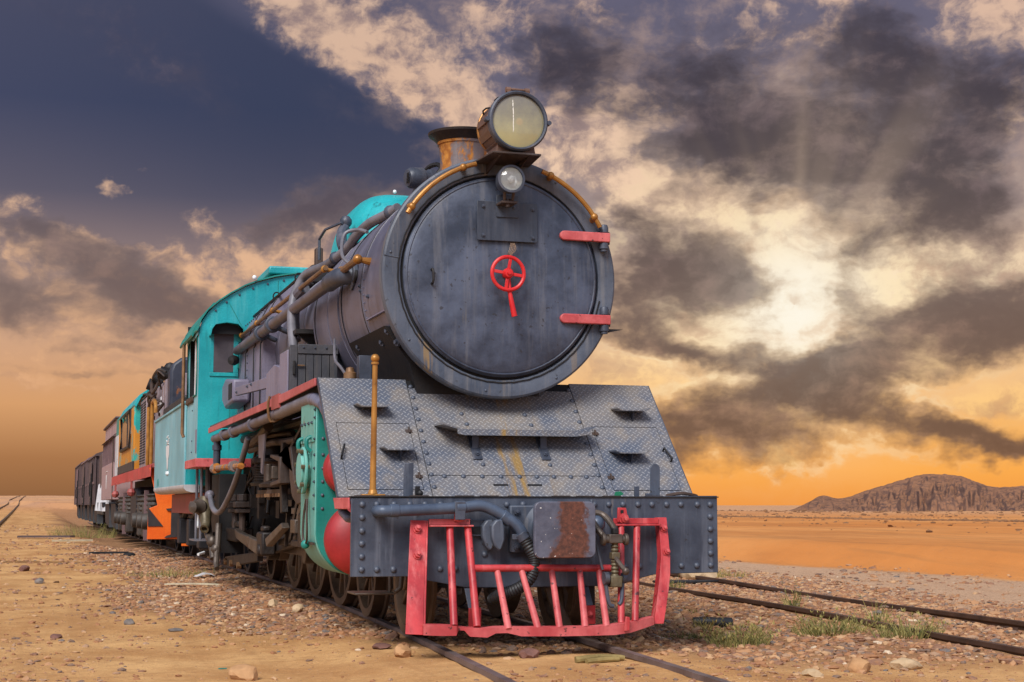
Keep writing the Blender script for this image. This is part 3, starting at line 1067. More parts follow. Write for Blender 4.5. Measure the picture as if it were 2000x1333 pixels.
def near_rail(x, y):
    d = np.minimum(np.abs(np.abs(x - track_x(y)) - 0.555), np.abs(np.abs(x - siding_x(y)) - 0.555))
    return d < 0.085


def build_gravel():
    # broken stone along the track
    x, y, r, rs = fan(190000, 8.0, 36.0, 11, 1.0)
    keep = rs.rand(len(x)) < ballast(x, y) * np.clip(r / 26.0, 0.33, 1.0)
    keep &= ~near_rail(x, y)
    x, y = x[keep], y[keep]
    size = 0.011 + 0.030 * rs.rand(len(x)) ** 2.0
    big = rs.rand(len(x)) < 0.02
    size[big] *= 1.8
    g = scatter_stones('ballast_gravel', x, y, size, 5)
    tag(g, 'broken pinkish brown ballast stones lying around the tracks', 'gravel', kind='stuff')
    # loose pebbles on the sand
    x, y, r, rs = fan(150000, 8.0, 60.0, 23, 1.5)
    n = fbm(x * 0.5, y * 0.5, 3)
    keep = (rs.rand(len(x)) < (1 - ballast(x, y)) * np.clip(0.22 + 1.2 * n, 0.05, 0.6)) & (x < 9.2 + (16.4 - y) * 0.11)
    keep &= ~near_rail(x, y)
    x, y, r = x[keep], y[keep], r[keep]
    size = (0.0035 + 0.026 * rs.rand(len(x)) ** 6.0) * np.clip(r / 12.0, 1.0, 2.0)
    g = scatter_stones('loose_pebbles', x, y, size, 9)
    tag(g, 'small loose pebbles strewn over the open sand', 'pebbles', kind='stuff')
    # rubble line of a far embankment on the right
    rs = np.random.RandomState(31)
    t = rs.rand(5000)
    yy = 18 + 110 * t
    xx = 27.6 + 0.026 * (yy - 33) + rs.normal(0, 0.35, 5000)
    g = scatter_stones('embankment_rubble', xx, yy, 0.04 + 0.05 * rs.rand(5000) ** 2, 3, 0.8, 'scrub_dry')
    tag(g, 'dark line of rubble along the far embankment on the plain', 'rubble', kind='stuff')
    # dry scrub dots on the plain
    x, y, r, rs = fan(3200, 32, 420, 77, 1.0, 18, 40)
    keep = x > 15
    x, y, r = x[keep], y[keep], r[keep]
    g = scatter_stones('desert_scrub', x, y, (0.04 + 0.12 * rs.rand(len(x)) ** 3) * np.clip(r / 90, 0.7, 2.2), 4, 0.6, 'scrub_dry')
    tag(g, 'sparse dry scrub and stones dotting the distant plain', 'scrub', kind='stuff')


build_gravel()


# ------------------------------------------------------------------ hills
def hill_material():
    m = bpy.data.materials.new('hill_rock')
    m.use_nodes = True
    N = Nodes(m.node_tree)
    co = N.node('ShaderNodeTexCoord').outputs['Object']
    g = N.node('ShaderNodeNewGeometry')
    nz = N.sep(g.outputs['Normal'])[2]
    n1 = N.noise(N.mapping(co, scale=(1, 1, 1.8)), 0.03, 8.0, 0.65)
    n2 = N.noise(co, 0.22, 6.0, 0.66)
    c = N.mix(N.step(n1, 0.36, 0.64), srgb(94, 72, 64), srgb(124, 92, 76))
    c = N.mix(N.step(n2, 0.46, 0.7, 0, 0.6), c, srgb(66, 50, 52))
    sandy = N.mul(N.step(nz, 0.80, 0.93), N.step(n2, 0.62, 0.44))
    c = N.mix(N.mul(sandy, 0.6), c, srgb(160, 114, 82))
    b = N.node('ShaderNodeBsdfPrincipled')
    N.put(b.inputs['Base Color'], c)
    b.inputs['Roughness'].default_value = 0.95
    b.inputs['Specular IOR Level'].default_value = 0.1
    bp = N.node('ShaderNodeBump')
    bp.inputs['Strength'].default_value = 0.8
    bp.inputs['Distance'].default_value = 1.5
    N.put(bp.inputs['Height'], N.add(n2, n1))
    N.l.new(bp.outputs[0], b.inputs['Normal'])
    o = N.node('ShaderNodeOutputMaterial')
    N.l.new(b.outputs[0], o.inputs[0])
    MAT['hill_rock'] = m


hill_material()


def build_hill():
    # rounded rock massif, long axis across the view, 900 m out
    naz, nr = 420, 150
    az = np.linspace(26.0, 47.0, naz)
    prof_a = [26.0, 26.9, 27.5, 28.1, 28.65, 29.2, 29.6, 30.3, 30.9, 31.5, 32.0, 32.5, 33.0, 33.5, 34.0, 34.4, 34.9, 35.6, 36.5, 37.6, 39, 41, 44, 47]
    prof_h = [0.0, 0.02, 0.16, 0.42, 0.74, 0.58, 0.64, 0.90, 1.08, 1.26, 1.42, 1.46, 1.45, 1.40, 1.20, 1.03, 0.98, 1.02, 1.1, 1.25, 1.1, 0.8, 0.4, 0.0]
    hh = np.interp(az, prof_a, prof_h)
    k = np.ones(9) / 9
    hh = np.convolve(np.pad(hh, 4, mode='edge'), k, 'valid')
    H = np.tan(np.radians(hh)) * 930
    t = np.linspace(-1, 1, nr)
    A, T = np.meshgrid(az, t, indexing='ij')
    rad = 930 + T * 170
    x = CAMX + rad * np.sin(np.radians(A))
    y = CAMY + rad * np.cos(np.radians(A))
    body = np.clip(1 - np.abs(T) ** 1.7, 0, 1) ** 0.62
    gul = np.abs(fbm(A * 2.6 + 3, T * 2.0, 4)) * 2.0
    gul2 = np.abs(fbm(A * 9.0 + 1, T * 3.0, 3)) * 2.0
    mid = np.clip(body * (1 - body) * 4, 0, 1)
    z = H[:, None] * (body * (1 - 0.0 * T) - mid * (0.44 * gul + 0.26 * gul2) + 0.06 * fbm(A * 7, T * 12, 4))
    z = z - 5.2
    z[:, 0] = -9
    z[:, -1] = -9
    i = np.arange(naz * nr).reshape(naz, nr)
    q = np.stack([i[:-1, :-1].ravel(), i[1:, :-1].ravel(), i[1:, 1:].ravel(), i[:-1, 1:].ravel()], 1)
    o = np_mesh('rocky_hill', np.stack([x.ravel(), y.ravel(), z.ravel()], 1), q, MAT['hill_rock'])
    tag(o, kind='structure')


build_hill()


# ------------------------------------------------------------------ tracks
def rail_mb(pts, head=0.052, h=0.125):
    """flat-bottomed rail section swept along pts (top of rail at the points)"""
    prof = [(-head / 2, 0), (head / 2, 0), (head / 2, -0.032), (0.010, -0.045), (0.010, -h + 0.022), (0.055, -h + 0.008), (0.055, -h),
            (-0.055, -h), (-0.055, -h + 0.008), (-0.010, -h + 0.022), (-0.010, -0.045), (-head / 2, -0.032)]
    mb = MB()
    n, m = len(pts), len(prof)
    vs_, fs = [], []
    for i, p in enumerate(pts):
        t = Vector(pts[min(i + 1, n - 1)]) - Vector(pts[max(i - 1, 0)])
        t.z = 0
        t.normalize()
        s = Vector((t.y, -t.x, 0))
        for a, b in prof:
            vs_.append(Vector(p) + s * a + Vector((0, 0, b)))
    for i in range(n - 1):
        for k in range(m):
            k2 = (k + 1) % m
            fs.append((i * m + k, i * m + k2, (i + 1) * m + k2, (i + 1) * m + k))
    fs.append(tuple(range(m)))
    fs.append(tuple(range((n - 1) * m, n * m))[::-1])
    return mb.add(vs_, fs)


def build_tracks():
    main = empty('railway_track', (0, 0, 0))
    tag(main, kind='structure')
    ys = list(np.arange(-9.0, 20, 0.4)) + list(np.arange(20, 90, 4.0))
    for s in (-1, 1):
        rail_mb([(float(track_x(y)) + s * 0.555, y, 0.0) for y in ys]).build('rail', 'rail_steel', main, angle=30)
    side = empty('railway_track', (0, 0, 0))
    tag(side, kind='structure')
    ys = np.arange(-11, 60, 1.0)
    for s in (-1, 1):
        rail_mb([(float(siding_x(y)) + s * 0.555, y, -0.012 + 0.010 * math.sin(y * 0.8 + s)) for y in ys], 0.052, 0.125).build('rail', 'rail_rust', side, angle=30)
    bolt = Stamp('bolt', MB().cyl((0, 0, 0), (0, 0, 0.035), 0.024, 6).box((0, 0, 0.0), (0.09, 0.06, 0.02)), 'rail_rust')
    for i in range(22):
        y = -6 + i * 0.68
        for dy in (-0.07, 0.07):
            xx = float(siding_x(y + dy)) + 0.555 - 0.105
            bolt.at(side, (xx, y + dy, -0.082), (0, 0, 0.1))
    far = empty('railway_track', (0, 0, 0))
    tag(far, kind='structure')
    ys = np.concatenate([np.arange(14, 90, 3.0), np.arange(90, 330, 12.0)])
    for xx in (-4.35, -5.4):
        rail_mb([(xx, float(y), float(terrain(np.array([xx]), np.array([y]))[0]) + 0.09) for y in ys], 0.07, 0.14).build('rail', 'oily_steel', far, angle=30)


build_tracks()


# ------------------------------------------------------------------ shared small parts
RIVET = Stamp('rivet', MB().lathe([(0.022, 0), (0.021, 0.006), (0.016, 0.013), (0.008, 0.0165), (0.0005, 0.018)], (0, 0, 0), (0, -1, 0), 10), 'beam_grey')
NUT = Stamp('bolt', MB().lathe([(0.020, 0), (0.020, 0.012), (0.0005, 0.0125)], (0, 0, 0), (0, -1, 0), 6).lathe([(0.010, 0.012), (0.010, 0.024), (0.0005, 0.025)], (0, 0, 0), (0, -1, 0), 8), 'iron_grey', 20)
RED_NUT = Stamp('bolt', MB().lathe([(0.030, 0), (0.030, 0.006), (0.0005, 0.007)], (0, 0, 0), (0, -1, 0), 12).lathe([(0.024, 0.006), (0.024, 0.026), (0.012, 0.028), (0.012, 0.042), (0.0005, 0.043)], (0, 0, 0), (0, -1, 0), 6), 'red', 20)
FACE_LEFT = (0, 0, R(-90))      # stamp facing -X instead of -Y


def spoked_wheel(name, parent, x, y, r, side, spokes=12, mat='wheel_rust', weight=False, z=None, width=0.11):
    """wheel on axis X; side -1 = left wheel (outer face to -X)"""
    z = r if z is None else z
    w = empty(name, (x, y, z), parent)
    ax = (side, 0, 0)
    MB().lathe([(r - 0.075, -width / 2), (r + 0.028, -width / 2), (r + 0.026, -width / 2 + 0.022), (r, -width / 2 + 0.034), (r - 0.004, width / 2), (r - 0.07, width / 2), (r - 0.075, width / 2 - 0.02), (r - 0.075, -width / 2)],
               (0, 0, 0), ax, 48).build('tyre', mat, w)
    MB().cyl((side * -0.09, 0, 0), (side * 0.085, 0, 0), r * 0.22, 18, r * 0.2).build('hub', mat, w, 0.008)
    mb = MB()
    for k in range(spokes):
        a = 2 * PI * k / spokes + 0.1
        d = Vector((0, math.cos(a), math.sin(a)))
        mb.bar(d * r * 0.17, d * (r - 0.07), 0.045 * (0.6 + r * 0.6), 0.05, (1, 0, 0))
    mb.build('spokes', mat, w, 0.008)
    if weight:
        pts = [(math.cos(a) * (r - 0.08), math.sin(a) * (r - 0.08)) for a in np.linspace(0.6, 2.2, 10)]
        MB().prism(pts, 'x', side * 0.028, side * 0.045).build('balance_weight', mat, w)
    return w


def bogie_wheel(parent, x, y, r, side, mat='bogie_black', z=None):
    return MB().lathe([(0.0005, 0.03), (r * 0.3, 0.05), (r * 0.35, 0.0), (r * 0.8, 0.01), (r * 0.86, 0.055), (r, 0.055), (r + 0.004, -0.03), (r + 0.03, -0.06), (0.0005, -0.06)],
                      (x, y, r if z is None else z), (side, 0, 0), 36).build('wheel', mat, parent)


# ------------------------------------------------------------------ steam locomotive
CX, CZ = 0.02, 2.63          # boiler axis


def bpt(a, r, y):
    """point on a circle round the boiler axis, a in degrees from +X"""
    return (CX + r * math.cos(R(a)), y, CZ + r * math.sin(R(a)))


SL_Y0, SL_Z0, SL_K = 0.50, 0.98, 0.85 / 0.88
SL_N = Vector((0, -1, SL_K)).normalized()


def SP(x, z, off=0.0):
    """point on the sloped front plating, off metres proud"""
    return Vector((x, SL_Y0 + (z - SL_Z0) * SL_K, z)) + SL_N * off


def slope_plate(mb, poly, o0, o1):
    n = len(poly)
    vs_ = [SP(x, z, o0) for x, z in poly] + [SP(x, z, o1) for x, z in poly]
    fs = [tuple(range(n)), tuple(range(2 * n - 1, n - 1, -1))] + [(i, i + n, (i + 1) % n + n, (i + 1) % n) for i in range(n)]
    return mb.add(vs_, fs)


SLOPE_ROT = (-math.atan(SL_K), 0, 0)


def build_locomotive():
    L = empty('steam_locomotive', (0, 0, 0))
    tag(L, 'weathered grey steam locomotive with turquoise cab and red cowcatcher at the head of the train', 'locomotive')

    # ---------------- smokebox and boiler
    MB().lathe([(0.872, 1.06), (0.872, 2.86), (0.866, 2.87), (0.866, 4.12), (0.80, 4.16), (0.80, 7.2)], (CX, 0, CZ), (0, 1, 0), 72, ref=(0, 0, -1)).build('boiler', 'boiler_grey', L, angle=25)
    ring = MB().lathe([(0.80, 1.03), (0.772, 1.03), (0.778, 1.004), (0.79, 0.998), (0.898, 0.998), (0.912, 1.008), (0.915, 1.02), (0.915, 1.10), (0.905, 1.108), (0.86, 1.108)],
                      (CX, 0, CZ), (0, 1, 0), 96, ref=(0, 0, -1)).build('smokebox_ring', 'smokebox_ring', L, angle=30)
    for a in (20, 60, 100, 140, 170, 215, 262, 300, 335):
        RIVET.at(ring, bpt(a, 0.865, 0.999), scale=0.5)
    # weld seam round the inner edge of the ring and the split at the left
    MB().tube([bpt(a, 0.796 + 0.002 * math.sin(a * 1.3), 0.996) for a in range(100, 352, 3)], 0.006, 6).build('weld_seam', 'iron_dark', ring)
    MB().tube([bpt(172, 0.80, 0.997), bpt(172, 0.91, 0.997)], 0.005, 6).build('plate_joint', 'smokebox_ring', ring)
    door = MB().lathe([(0.0005, 0.925), (0.2, 0.929), (0.45, 0.942), (0.62, 0.957), (0.71, 0.970), (0.745, 0.981), (0.757, 0.995), (0.757, 1.02)], (CX, 0, CZ), (0, 1, 0), 96, ref=(0, 0, -1)).build('smokebox_door', 'smokebox_front', L, angle=40)
    MB().lathe([(0.80, 1.028), (0.745, 1.022), (0.745, 1.03)], (CX, 0, CZ), (0, 1, 0), 72).build('door_groove', 'dark_inside', L)
    # raised bead round the door
    MB().tube([bpt(a, 0.735, 0.977) for a in range(0, 360, 4)], 0.008, 8, closed=True).build('door_bead', 'smokebox_front', door)

    for z0 in (2.962, 2.328):
        mb = MB()
        pts = [(0.87, z0 - 0.037), (0.87, z0 + 0.036)] + [(0.500 + 0.036 * math.cos(a), z0 + 0.036 * math.sin(a)) for a in np.linspace(PI / 2, PI * 1.5, 9)]
        mb.prism(pts, 'y', 0.925, 0.958)
        st = mb.build('hinge_strap', 'red_faded', L, 0.007)
        MB().lathe([(0.0005, -0.105), (0.026, -0.105), (0.026, -0.086), (0.036, -0.084), (0.036, -0.04), (0.022, -0.038), (0.022, 0.038), (0.036, 0.04), (0.036, 0.08), (0.028, 0.10), (0.0005, 0.108)], (0.83, 0.965, z0), (0, 0, 1), 16).build('hinge_pin', 'iron_grey', st)
        MB().span((0.80, 0.962, z0 - 0.05), (0.88, 1.02, z0 + 0.05)).build('hinge_bracket', 'iron_dark', st, 0.006)
    MB().prism([(0.865, 2.235), (0.985, 2.262), (0.87, 2.262)], 'y', 0.97, 0.985).build('bracket_spike', 'iron_dark', L)

    # handwheel and dart lever
    wx, wy, wz = 0.022, 0.835, 2.634
    hw = MB().tube([(wx + 0.124 * math.cos(a), wy, wz + 0.124 * math.sin(a)) for a in np.linspace(0, 2 * PI, 33)[:-1]], 0.0145, 10, closed=True).build('handwheel', 'red_bright', L)
    mb = MB()
    for a in (80, 172, 262, 352):
        d = Vector((math.cos(R(a)), 0, math.sin(R(a))))
        c = Vector((wx, wy, wz))
        mb.bar(c + d * 0.03, c + d * 0.118, 0.012, 0.024, d.cross(Vector((0, 1, 0))))
    mb.build('spokes', 'red_bright', hw, 0.003)
    MB().lathe([(0.0005, -0.045), (0.014, -0.044), (0.016, -0.03), (0.030, -0.028), (0.040, -0.012), (0.040, 0.018), (0.02, 0.022), (0.02, 0.12)], (wx, wy, wz), (0, 1, 0), 18).build('hub', 'red_bright', hw)
    MB().tube([(wx + 0.010, 0.865, wz - 0.01), (wx + 0.018, 0.85, wz - 0.14), (wx + 0.036, 0.845, wz - 0.24), (wx + 0.053, 0.845, wz - 0.318)], [0.015, 0.016, 0.020, 0.022], 12).build('locking_lever', 'red_bright', L)
    mb = MB()
    for k in range(5):
        x0 = 0.075 + 0.012 * k
        mb.tube([(0.07 + 0.006 * k, 0.92, 2.885), (0.055 + 0.012 * k, 0.90, 2.83), (0.04 + 0.008 * k, 0.90, 2.79), (0.045, 0.91, 2.765)], 0.0022, 5, sub=4)
    mb.build('wire_bundle', 'brass_dull', L)['kind'] = 'stuff'
    MB().tube([(-0.533, 0.955, 2.655), (-0.533, 0.91, 2.65), (-0.530, 0.905, 2.60), (-0.531, 0.91, 2.555), (-0.531, 0.957, 2.55)], 0.0095, 8, sub=3).build('door_handle', 'iron_dark', L)

    # blank number plate
    pl = MB().span((-0.196, 0.905, 2.887), (0.276, 0.917, 3.185)).build('number_plate', 'plate_dark', L, 0.003)
    MB().span((-0.05, 0.894, 3.066), (0.124, 0.904, 3.235)).build('lamp_plate', 'plate_dark', pl, 0.003)
    for x, z in ((-0.152, 3.145), (0.236, 3.138), (-0.152, 2.925), (0.236, 2.922)):
        NUT.at(pl, (x, 0.904, z), scale=0.75)
    for x, z in ((-0.018, 3.145), (0.086, 3.145)):
        NUT.at(pl, (x, 0.893, z), scale=0.65)
    # small lamp below the shelf
    lx, lz = 0.004, 3.318
    lamp = MB().lathe([(0.03, 0.21), (0.07, 0.17), (0.098, 0.07), (0.104, 0.0), (0.104, -0.012), (0.088, -0.014), (0.086, 0.0)], (lx, 0.70, lz), (0, 1, 0), 36).build('spot_lamp', 'iron_grey', L)
    MB().lathe([(0.086, 0.0), (0.07, 0.04), (0.045, 0.07), (0.0005, 0.08)], (lx, 0.70, lz), (0, 1, 0), 28).build('reflector', 'chrome', lamp)
    MB().lathe([(0.0005, -0.030), (0.03, -0.028), (0.06, -0.018), (0.087, 0.0)], (lx, 0.70, lz), (0, 1, 0), 28).build('lens', 'clear_glass', lamp)
    MB().ball((lx + 0.004, 0.725, lz), 0.026, 12).build('bulb', 'white_paint', lamp)
    MB().tube([(lx - 0.035, 0.75, lz - 0.09), (lx - 0.03, 0.77, lz - 0.14), (0.0, 0.83, lz - 0.155), (0.036, 0.77, lz - 0.14), (lx + 0.035, 0.75, lz - 0.09)], 0.012, 8).span((-0.05, 0.76, 3.15), (0.07, 0.905, 3.166)).cyl((lx, 0.79, 3.125), (lx, 0.79, 3.185), 0.016, 10).build('lamp_bracket', 'rusty_brown', lamp)

    # gold grab rails round the top of the ring
    for a0, a1, ka, kb in ((150, 105, 146, 112), (70, 28, 65, 34)):
        pts = [bpt(a, 0.862, 0.915) for a in np.linspace(a0, a1, 18)]
        g = MB().tube(pts, 0.0185, 10).build('grab_rail', 'gold', L)
        for a in (ka, kb):
            mb = MB().ball(bpt(a, 0.862, 0.915), 0.030, 14)
            mb.tube([bpt(a, 0.862, 0.915), bpt(a - 1, 0.868, 1.0)], [0.016, 0.024], 10)
            mb.build('rail_post', 'gold', g)

    # headlamp shelf and the big headlamp
    sh = MB().prism([(-0.165, 0.60), (0.205, 0.60), (0.24, 1.02), (-0.21, 1.02)], 'z', 3.482, 3.497).build('lamp_shelf', 'rusty_brown', L, 0.003)
    MB().prism([(0.62, 3.482), (1.04, 3.482), (1.05, 3.40)], 'x', -0.10, -0.09).prism([(0.62, 3.482), (1.04, 3.482), (1.05, 3.40)], 'x', 0.12, 0.13).build('shelf_gusset', 'rusty_brown', sh)
    hx, hz, hy = 0.036, 3.738, 0.62
    hl = empty('headlamp', (0, 0, 0), L)
    MB().lathe([(0.0005, 0.36), (0.15, 0.36), (0.205, 0.345), (0.212, 0.335), (0.212, 0.02), (0.19, 0.02)], (hx, hy, hz), (0, 1, 0), 48).build('lamp_drum', 'lamp_brown', hl)
    MB().lathe([(0.196, 0.012), (0.202, -0.012), (0.214, -0.016), (0.226, -0.006), (0.226, 0.045), (0.212, 0.052)], (hx, hy, hz), (0, 1, 0), 64).build('lamp_rim', 'iron_grey', hl)
    MB().lathe([(0.213, 0.325), (0.219, 0.328), (0.219, 0.352), (0.205, 0.362)], (hx, hy, hz), (0, 1, 0), 48).build('lamp_back_band', 'gold', hl)
    ln = MB().lathe([(0.0005, -0.022), (0.08, -0.018), (0.15, -0.008), (0.199, 0.008)], (0, 0, 0), (0, 1, 0), 48).build('lens', 'dusty_lens', hl)
    ln.location = (hx, hy, hz)
    mb = MB()
    for a in (175, 205, 232):
        d = Vector((math.cos(R(a)), 0, math.sin(R(a))))
        t = Vector((-d.z, 0, d.x))
        c = Vector((hx, hy + 0.19, hz)) + d * 0.216
        mb.bar(c - Vector((0, 0.13, 0)), c + Vector((0, 0.13, 0)), 0.055, 0.016, d)
    mb.build('cooling_rib', 'lamp_brown', hl, 0.003)
    mb = MB()
    for a in (118, 150):
        d = Vector((math.cos(R(a)), 0, math.sin(R(a))))
        c = Vector((hx, hy + 0.19, hz)) + d * 0.214
        mb.tube([c + d * 0.0 + Vector((0, -0.1, 0)), c + d * 0.02 + Vector((0, -0.03, 0)), c + d * 0.02 + Vector((0, 0.05, 0)), c + Vector((0, 0.1, 0))], 0.007, 6)
    mb.build('drum_catch', 'iron_dark', hl)
    mb = MB()
    for x in (hx - 0.075, hx + 0.07):
        mb.cyl((x - 0.017, hy + 0.02, hz + 0.232), (x + 0.017, hy + 0.02, hz + 0.232), 0.022, 14).span((x - 0.012, hy + 0.0, hz + 0.19), (x + 0.012, hy + 0.045, hz + 0.235))
    mb.cyl((hx - 0.075, hy + 0.02, hz + 0.238), (hx + 0.07, hy + 0.02, hz + 0.238), 0.010, 10)
    mb.build('lamp_hinge', 'lamp_brown', hl)
    for sx_ in (-1, 1):
        MB().cyl((hx + sx_ * 0.238, hy - 0.01, hz), (hx + sx_ * 0.238, hy + 0.05, hz), 0.017, 12).bar((hx + sx_ * 0.21, hy + 0.02, hz), (hx + sx_ * 0.24, hy + 0.02, hz), 0.03, 0.02).build('lamp_clamp', 'iron_grey', hl)
    MB().prism([(-0.12, 3.497), (0.19, 3.497), (0.17, 3.60), (0.10, 3.545), (-0.03, 3.545), (-0.10, 3.60)], 'y', 0.68, 0.94).build('lamp_saddle', 'lamp_brown', hl, 0.004)

    # chimney
    ch = MB().lathe([(0.30, 3.36), (0.25, 3.46), (0.205, 3.56), (0.190, 3.66), (0.192, 3.80), (0.205, 3.90), (0.215, 3.905), (0.218, 3.93), (0.245, 3.955), (0.285, 3.985), (0.288, 4.0), (0.272, 4.0), (0.20, 3.93), (0.17, 3.5)],
                    (CX + 0.03, 2.2, 0), (0, 0, 1), 48).build('chimney', 'chimney_rust', L)
    MB().lathe([(0.219, 3.925), (0.247, 3.955), (0.290, 3.984), (0.294, 4.003), (0.274, 4.006), (0.23, 3.97)], (CX + 0.03, 2.2, 0), (0, 0, 1), 48).build('chimney_lip', 'iron_brown', ch)
    # turbo generator left of the chimney
    gn = MB().lathe([(0.0005, 0), (0.07, 0.004), (0.088, 0.03), (0.09, 0.14), (0.07, 0.15), (0.068, 0.20), (0.078, 0.205), (0.078, 0.25), (0.045, 0.28), (0.0005, 0.285)], (-0.405, 2.30, 3.628), (0.95, 0.25, 0.08), 24).build('turbo_generator', 'iron_grey', L)
    mb = MB()
    for k in range(7):
        a = R(130 + k * 16)
        mb.box((-0.408 + 0.004, 2.30 + 0.06 * math.cos(a) * 0.4, 3.59 + 0.012 * k), (0.006, 0.07, 0.006))
    mb.build('vent_slots', 'dark_inside', gn)['kind'] = 'stuff'
    MB().span((-0.30, 2.28, 3.40), (-0.20, 2.40, 3.56)).build('generator_base', 'iron_dark', gn, 0.01)
    MB().tube([(-0.15, 2.35, 3.66), (-0.10, 2.35, 3.74), (-0.13, 2.4, 3.78), (-0.2, 2.5, 3.74), (-0.3, 2.6, 3.5)], 0.02, 8, sub=4).build('generator_pipe', 'iron_dark', gn)

    # dome casing
    mb = MB()
    nu, nv = 40, 14
    vs_, fs = [], []
    for i in range(nv + 1):
        t = i / nv
        f = math.cos(t * PI / 2) ** 0.55 if t < 1 else 0.0
        zz = 3.10 + 0.82 * math.sin(t * PI / 2) ** 0.9
        f = max(f, 0.0)
        for k in range(nu):
            a = 2 * PI * k / nu
            ca, sa = math.cos(a), math.sin(a)
            e = 0.62
            vs_.append((CX + 0.56 * f * math.copysign(abs(ca) ** e, ca), 4.75 + 0.95 * f * math.copysign(abs(sa) ** e, sa), zz))
    for i in range(nv):
        for k in range(nu):
            k2 = (k + 1) % nu
            fs.append((i * nu + k, i * nu + k2, (i + 1) * nu + k2, (i + 1) * nu + k))
    mb.add(vs_, fs)
    dm = mb.build('dome_casing', 'teal', L, angle=60)
    MB().ball((-0.05, 4.3, 3.925), 0.02, 10).build('dome_bolt', 'chrome', dm)
    MB().span((-0.42, 6.5, 3.3), (-0.34, 6.62, 3.72)).build('safety_valve', 'rusty_brown', L, 0.015)
    MB().span((-0.5, 6.3, 3.3), (-0.2, 6.8, 3.5)).build('valve_base', 'iron_dark', L, 0.02)

    # boiler bands and lagging seams
    for y, r, w in ((1.93, 0.874, 0.02), (2.80, 0.876, 0.05), (2.95, 0.872, 0.018), (3.45, 0.868, 0.018), (4.10, 0.870, 0.06), (5.05, 0.803, 0.04), (6.05, 0.803, 0.04), (6.7, 0.803, 0.04)):
        MB().lathe([(r - 0.004, y - w / 2), (r + 0.004, y - w / 2 + 0.003), (r + 0.004, y + w / 2 - 0.003), (r - 0.004, y + w / 2)], (CX, 0, CZ), (0, 1, 0), 72, ref=(0, 0, -1)).build('boiler_band', 'boiler_grey', L, angle=20)
    for y in (1.955, 2.77, 2.832, 2.965, 4.065, 5.08, 6.08):
        r = 0.8745 if y < 2.86 else (0.869 if y < 4.1 else 0.802)
        MB().tube([bpt(a, r, y) for a in range(70, 291, 5)], 0.0055, 5).build('band_joint', 'iron_dark', L)
    # cylinder saddle below the smokebox with its weld and studs
    sd = MB().prism([(-0.82, 2.26), (-0.62, 1.98), (-0.55, 1.7), (0.40, 1.7), (0.40, 2.2)], 'y', 1.25, 2.6).build('saddle', 'iron_dark', L)
    MB().tube([bpt(197, 0.882, y) for y in np.arange(1.12, 1.9, 0.06)], 0.010, 6).build('weld_seam', 'boiler_pale', sd)
    for a, y in ((207, 1.30), (214, 1.22), (211, 1.62), (216, 2.1), (208, 2.4)):
        o = NUT.at(sd, bpt(a, 0.885, y), (0, 0, R(-70)), 1.6)
    MB().lathe([(0.05, 0), (0.05, 0.07), (0.035, 0.08), (0.03, 0.11), (0.0005, 0.12)], (-1.0, 1.62, 1.86), (0, 0, 1), 14).build('oil_cup', 'brass_dull', L)
    MB().span((-0.93, 1.62, 1.85), (-0.83, 1.72, 2.07)).build('bracket_plate', 'iron_grey', L, 0.004)
    MB().tube([(-1.0, 1.7, 1.9), (-1.02, 1.9, 2.0), (-0.99, 2.3, 2.1), (-0.92, 2.7, 2.3)], 0.012, 6, sub=4).build('lubricator_pipe', 'pipe_grey', L)
    # inspection plug, stay and studs on the smokebox side
    MB().cyl(bpt(171, 0.872, 2.2), bpt(171, 0.895, 2.2), 0.055, 14).build('inspection_plug', 'iron_dark', L, 0.006)
    for a, y in ((178, 2.0), (181, 1.95), (150, 1.35), (186, 1.7)):
        NUT.at(L, bpt(a, 0.872, y), (0, 0, R(-80)), 0.9)
    mb = MB()
    for k in range(8):
        mb.ball(bpt(168 + k * 4.0, 0.876, 1.86), 0.008, 6)
    mb.build('rivet_row', 'boiler_grey', L)['kind'] = 'stuff'

    # handrails
    hr = MB().tube([(-0.90, 3.25, 2.99), (-0.90, 9.05, 2.985)], 0.022, 10).build('handrail', 'brass_dull', L)
    for y in (3.32, 4.78, 6.35, 7.55, 8.9):
        MB().ball((-0.90, y, 2.99), 0.034, 12).tube([(-0.90, y, 2.99), (-0.74, y, 2.955)], [0.016, 0.026], 10).build('rail_post', 'gold', hr)
    hr = MB().tube([(-0.93, 1.70, 2.83), (-0.93, 2.42, 2.83)], 0.028, 10).build('handrail', 'brass_dull', L)
    for y in (1.72, 2.36):
        MB().ball((-0.93, y, 2.83), 0.040, 12).tube([(-0.93, y, 2.83), (-0.82, y, 2.815)], [0.018, 0.034], 10).build('rail_post', 'gold', hr)
    hr = MB().tube([(-0.75, 5.5, 3.24), (-0.75, 8.95, 3.235)], 0.016, 8).build('handrail', 'iron_dark', L)
    for y in (5.6, 7.1):
        MB().tube([(-0.75 + 0.04 * math.cos(a), y, 3.24 + 0.05 * math.sin(a)) for a in np.linspace(0, 2 * PI, 13)[:-1]], 0.008, 6, closed=True).tube([(-0.75, y, 3.24), (-0.60, y, 3.18)], 0.012, 8).build('rail_post', 'iron_dark', hr)

    # large external steam pipe with elbow and collars
    ep = MB().tube([(-0.95, 2.72, 2.79), (-0.95, 5.0, 2.795), (-0.95, 8.9, 2.80)], 0.055, 14).build('steam_pipe', 'pipe_mauve', L)
    MB().tube([(-0.95, 2.80, 2.79), (-0.95, 2.52, 2.79), (-0.92, 2.36, 2.79), (-0.84, 2.30, 2.79), (-0.72, 2.30, 2.79)], 0.075, 14, sub=4).build('elbow', 'iron_grey', ep)
    MB().cyl((-0.87, 2.30, 2.79), (-0.83, 2.30, 2.79), 0.125, 18).build('flange', 'iron_grey', ep, 0.006)
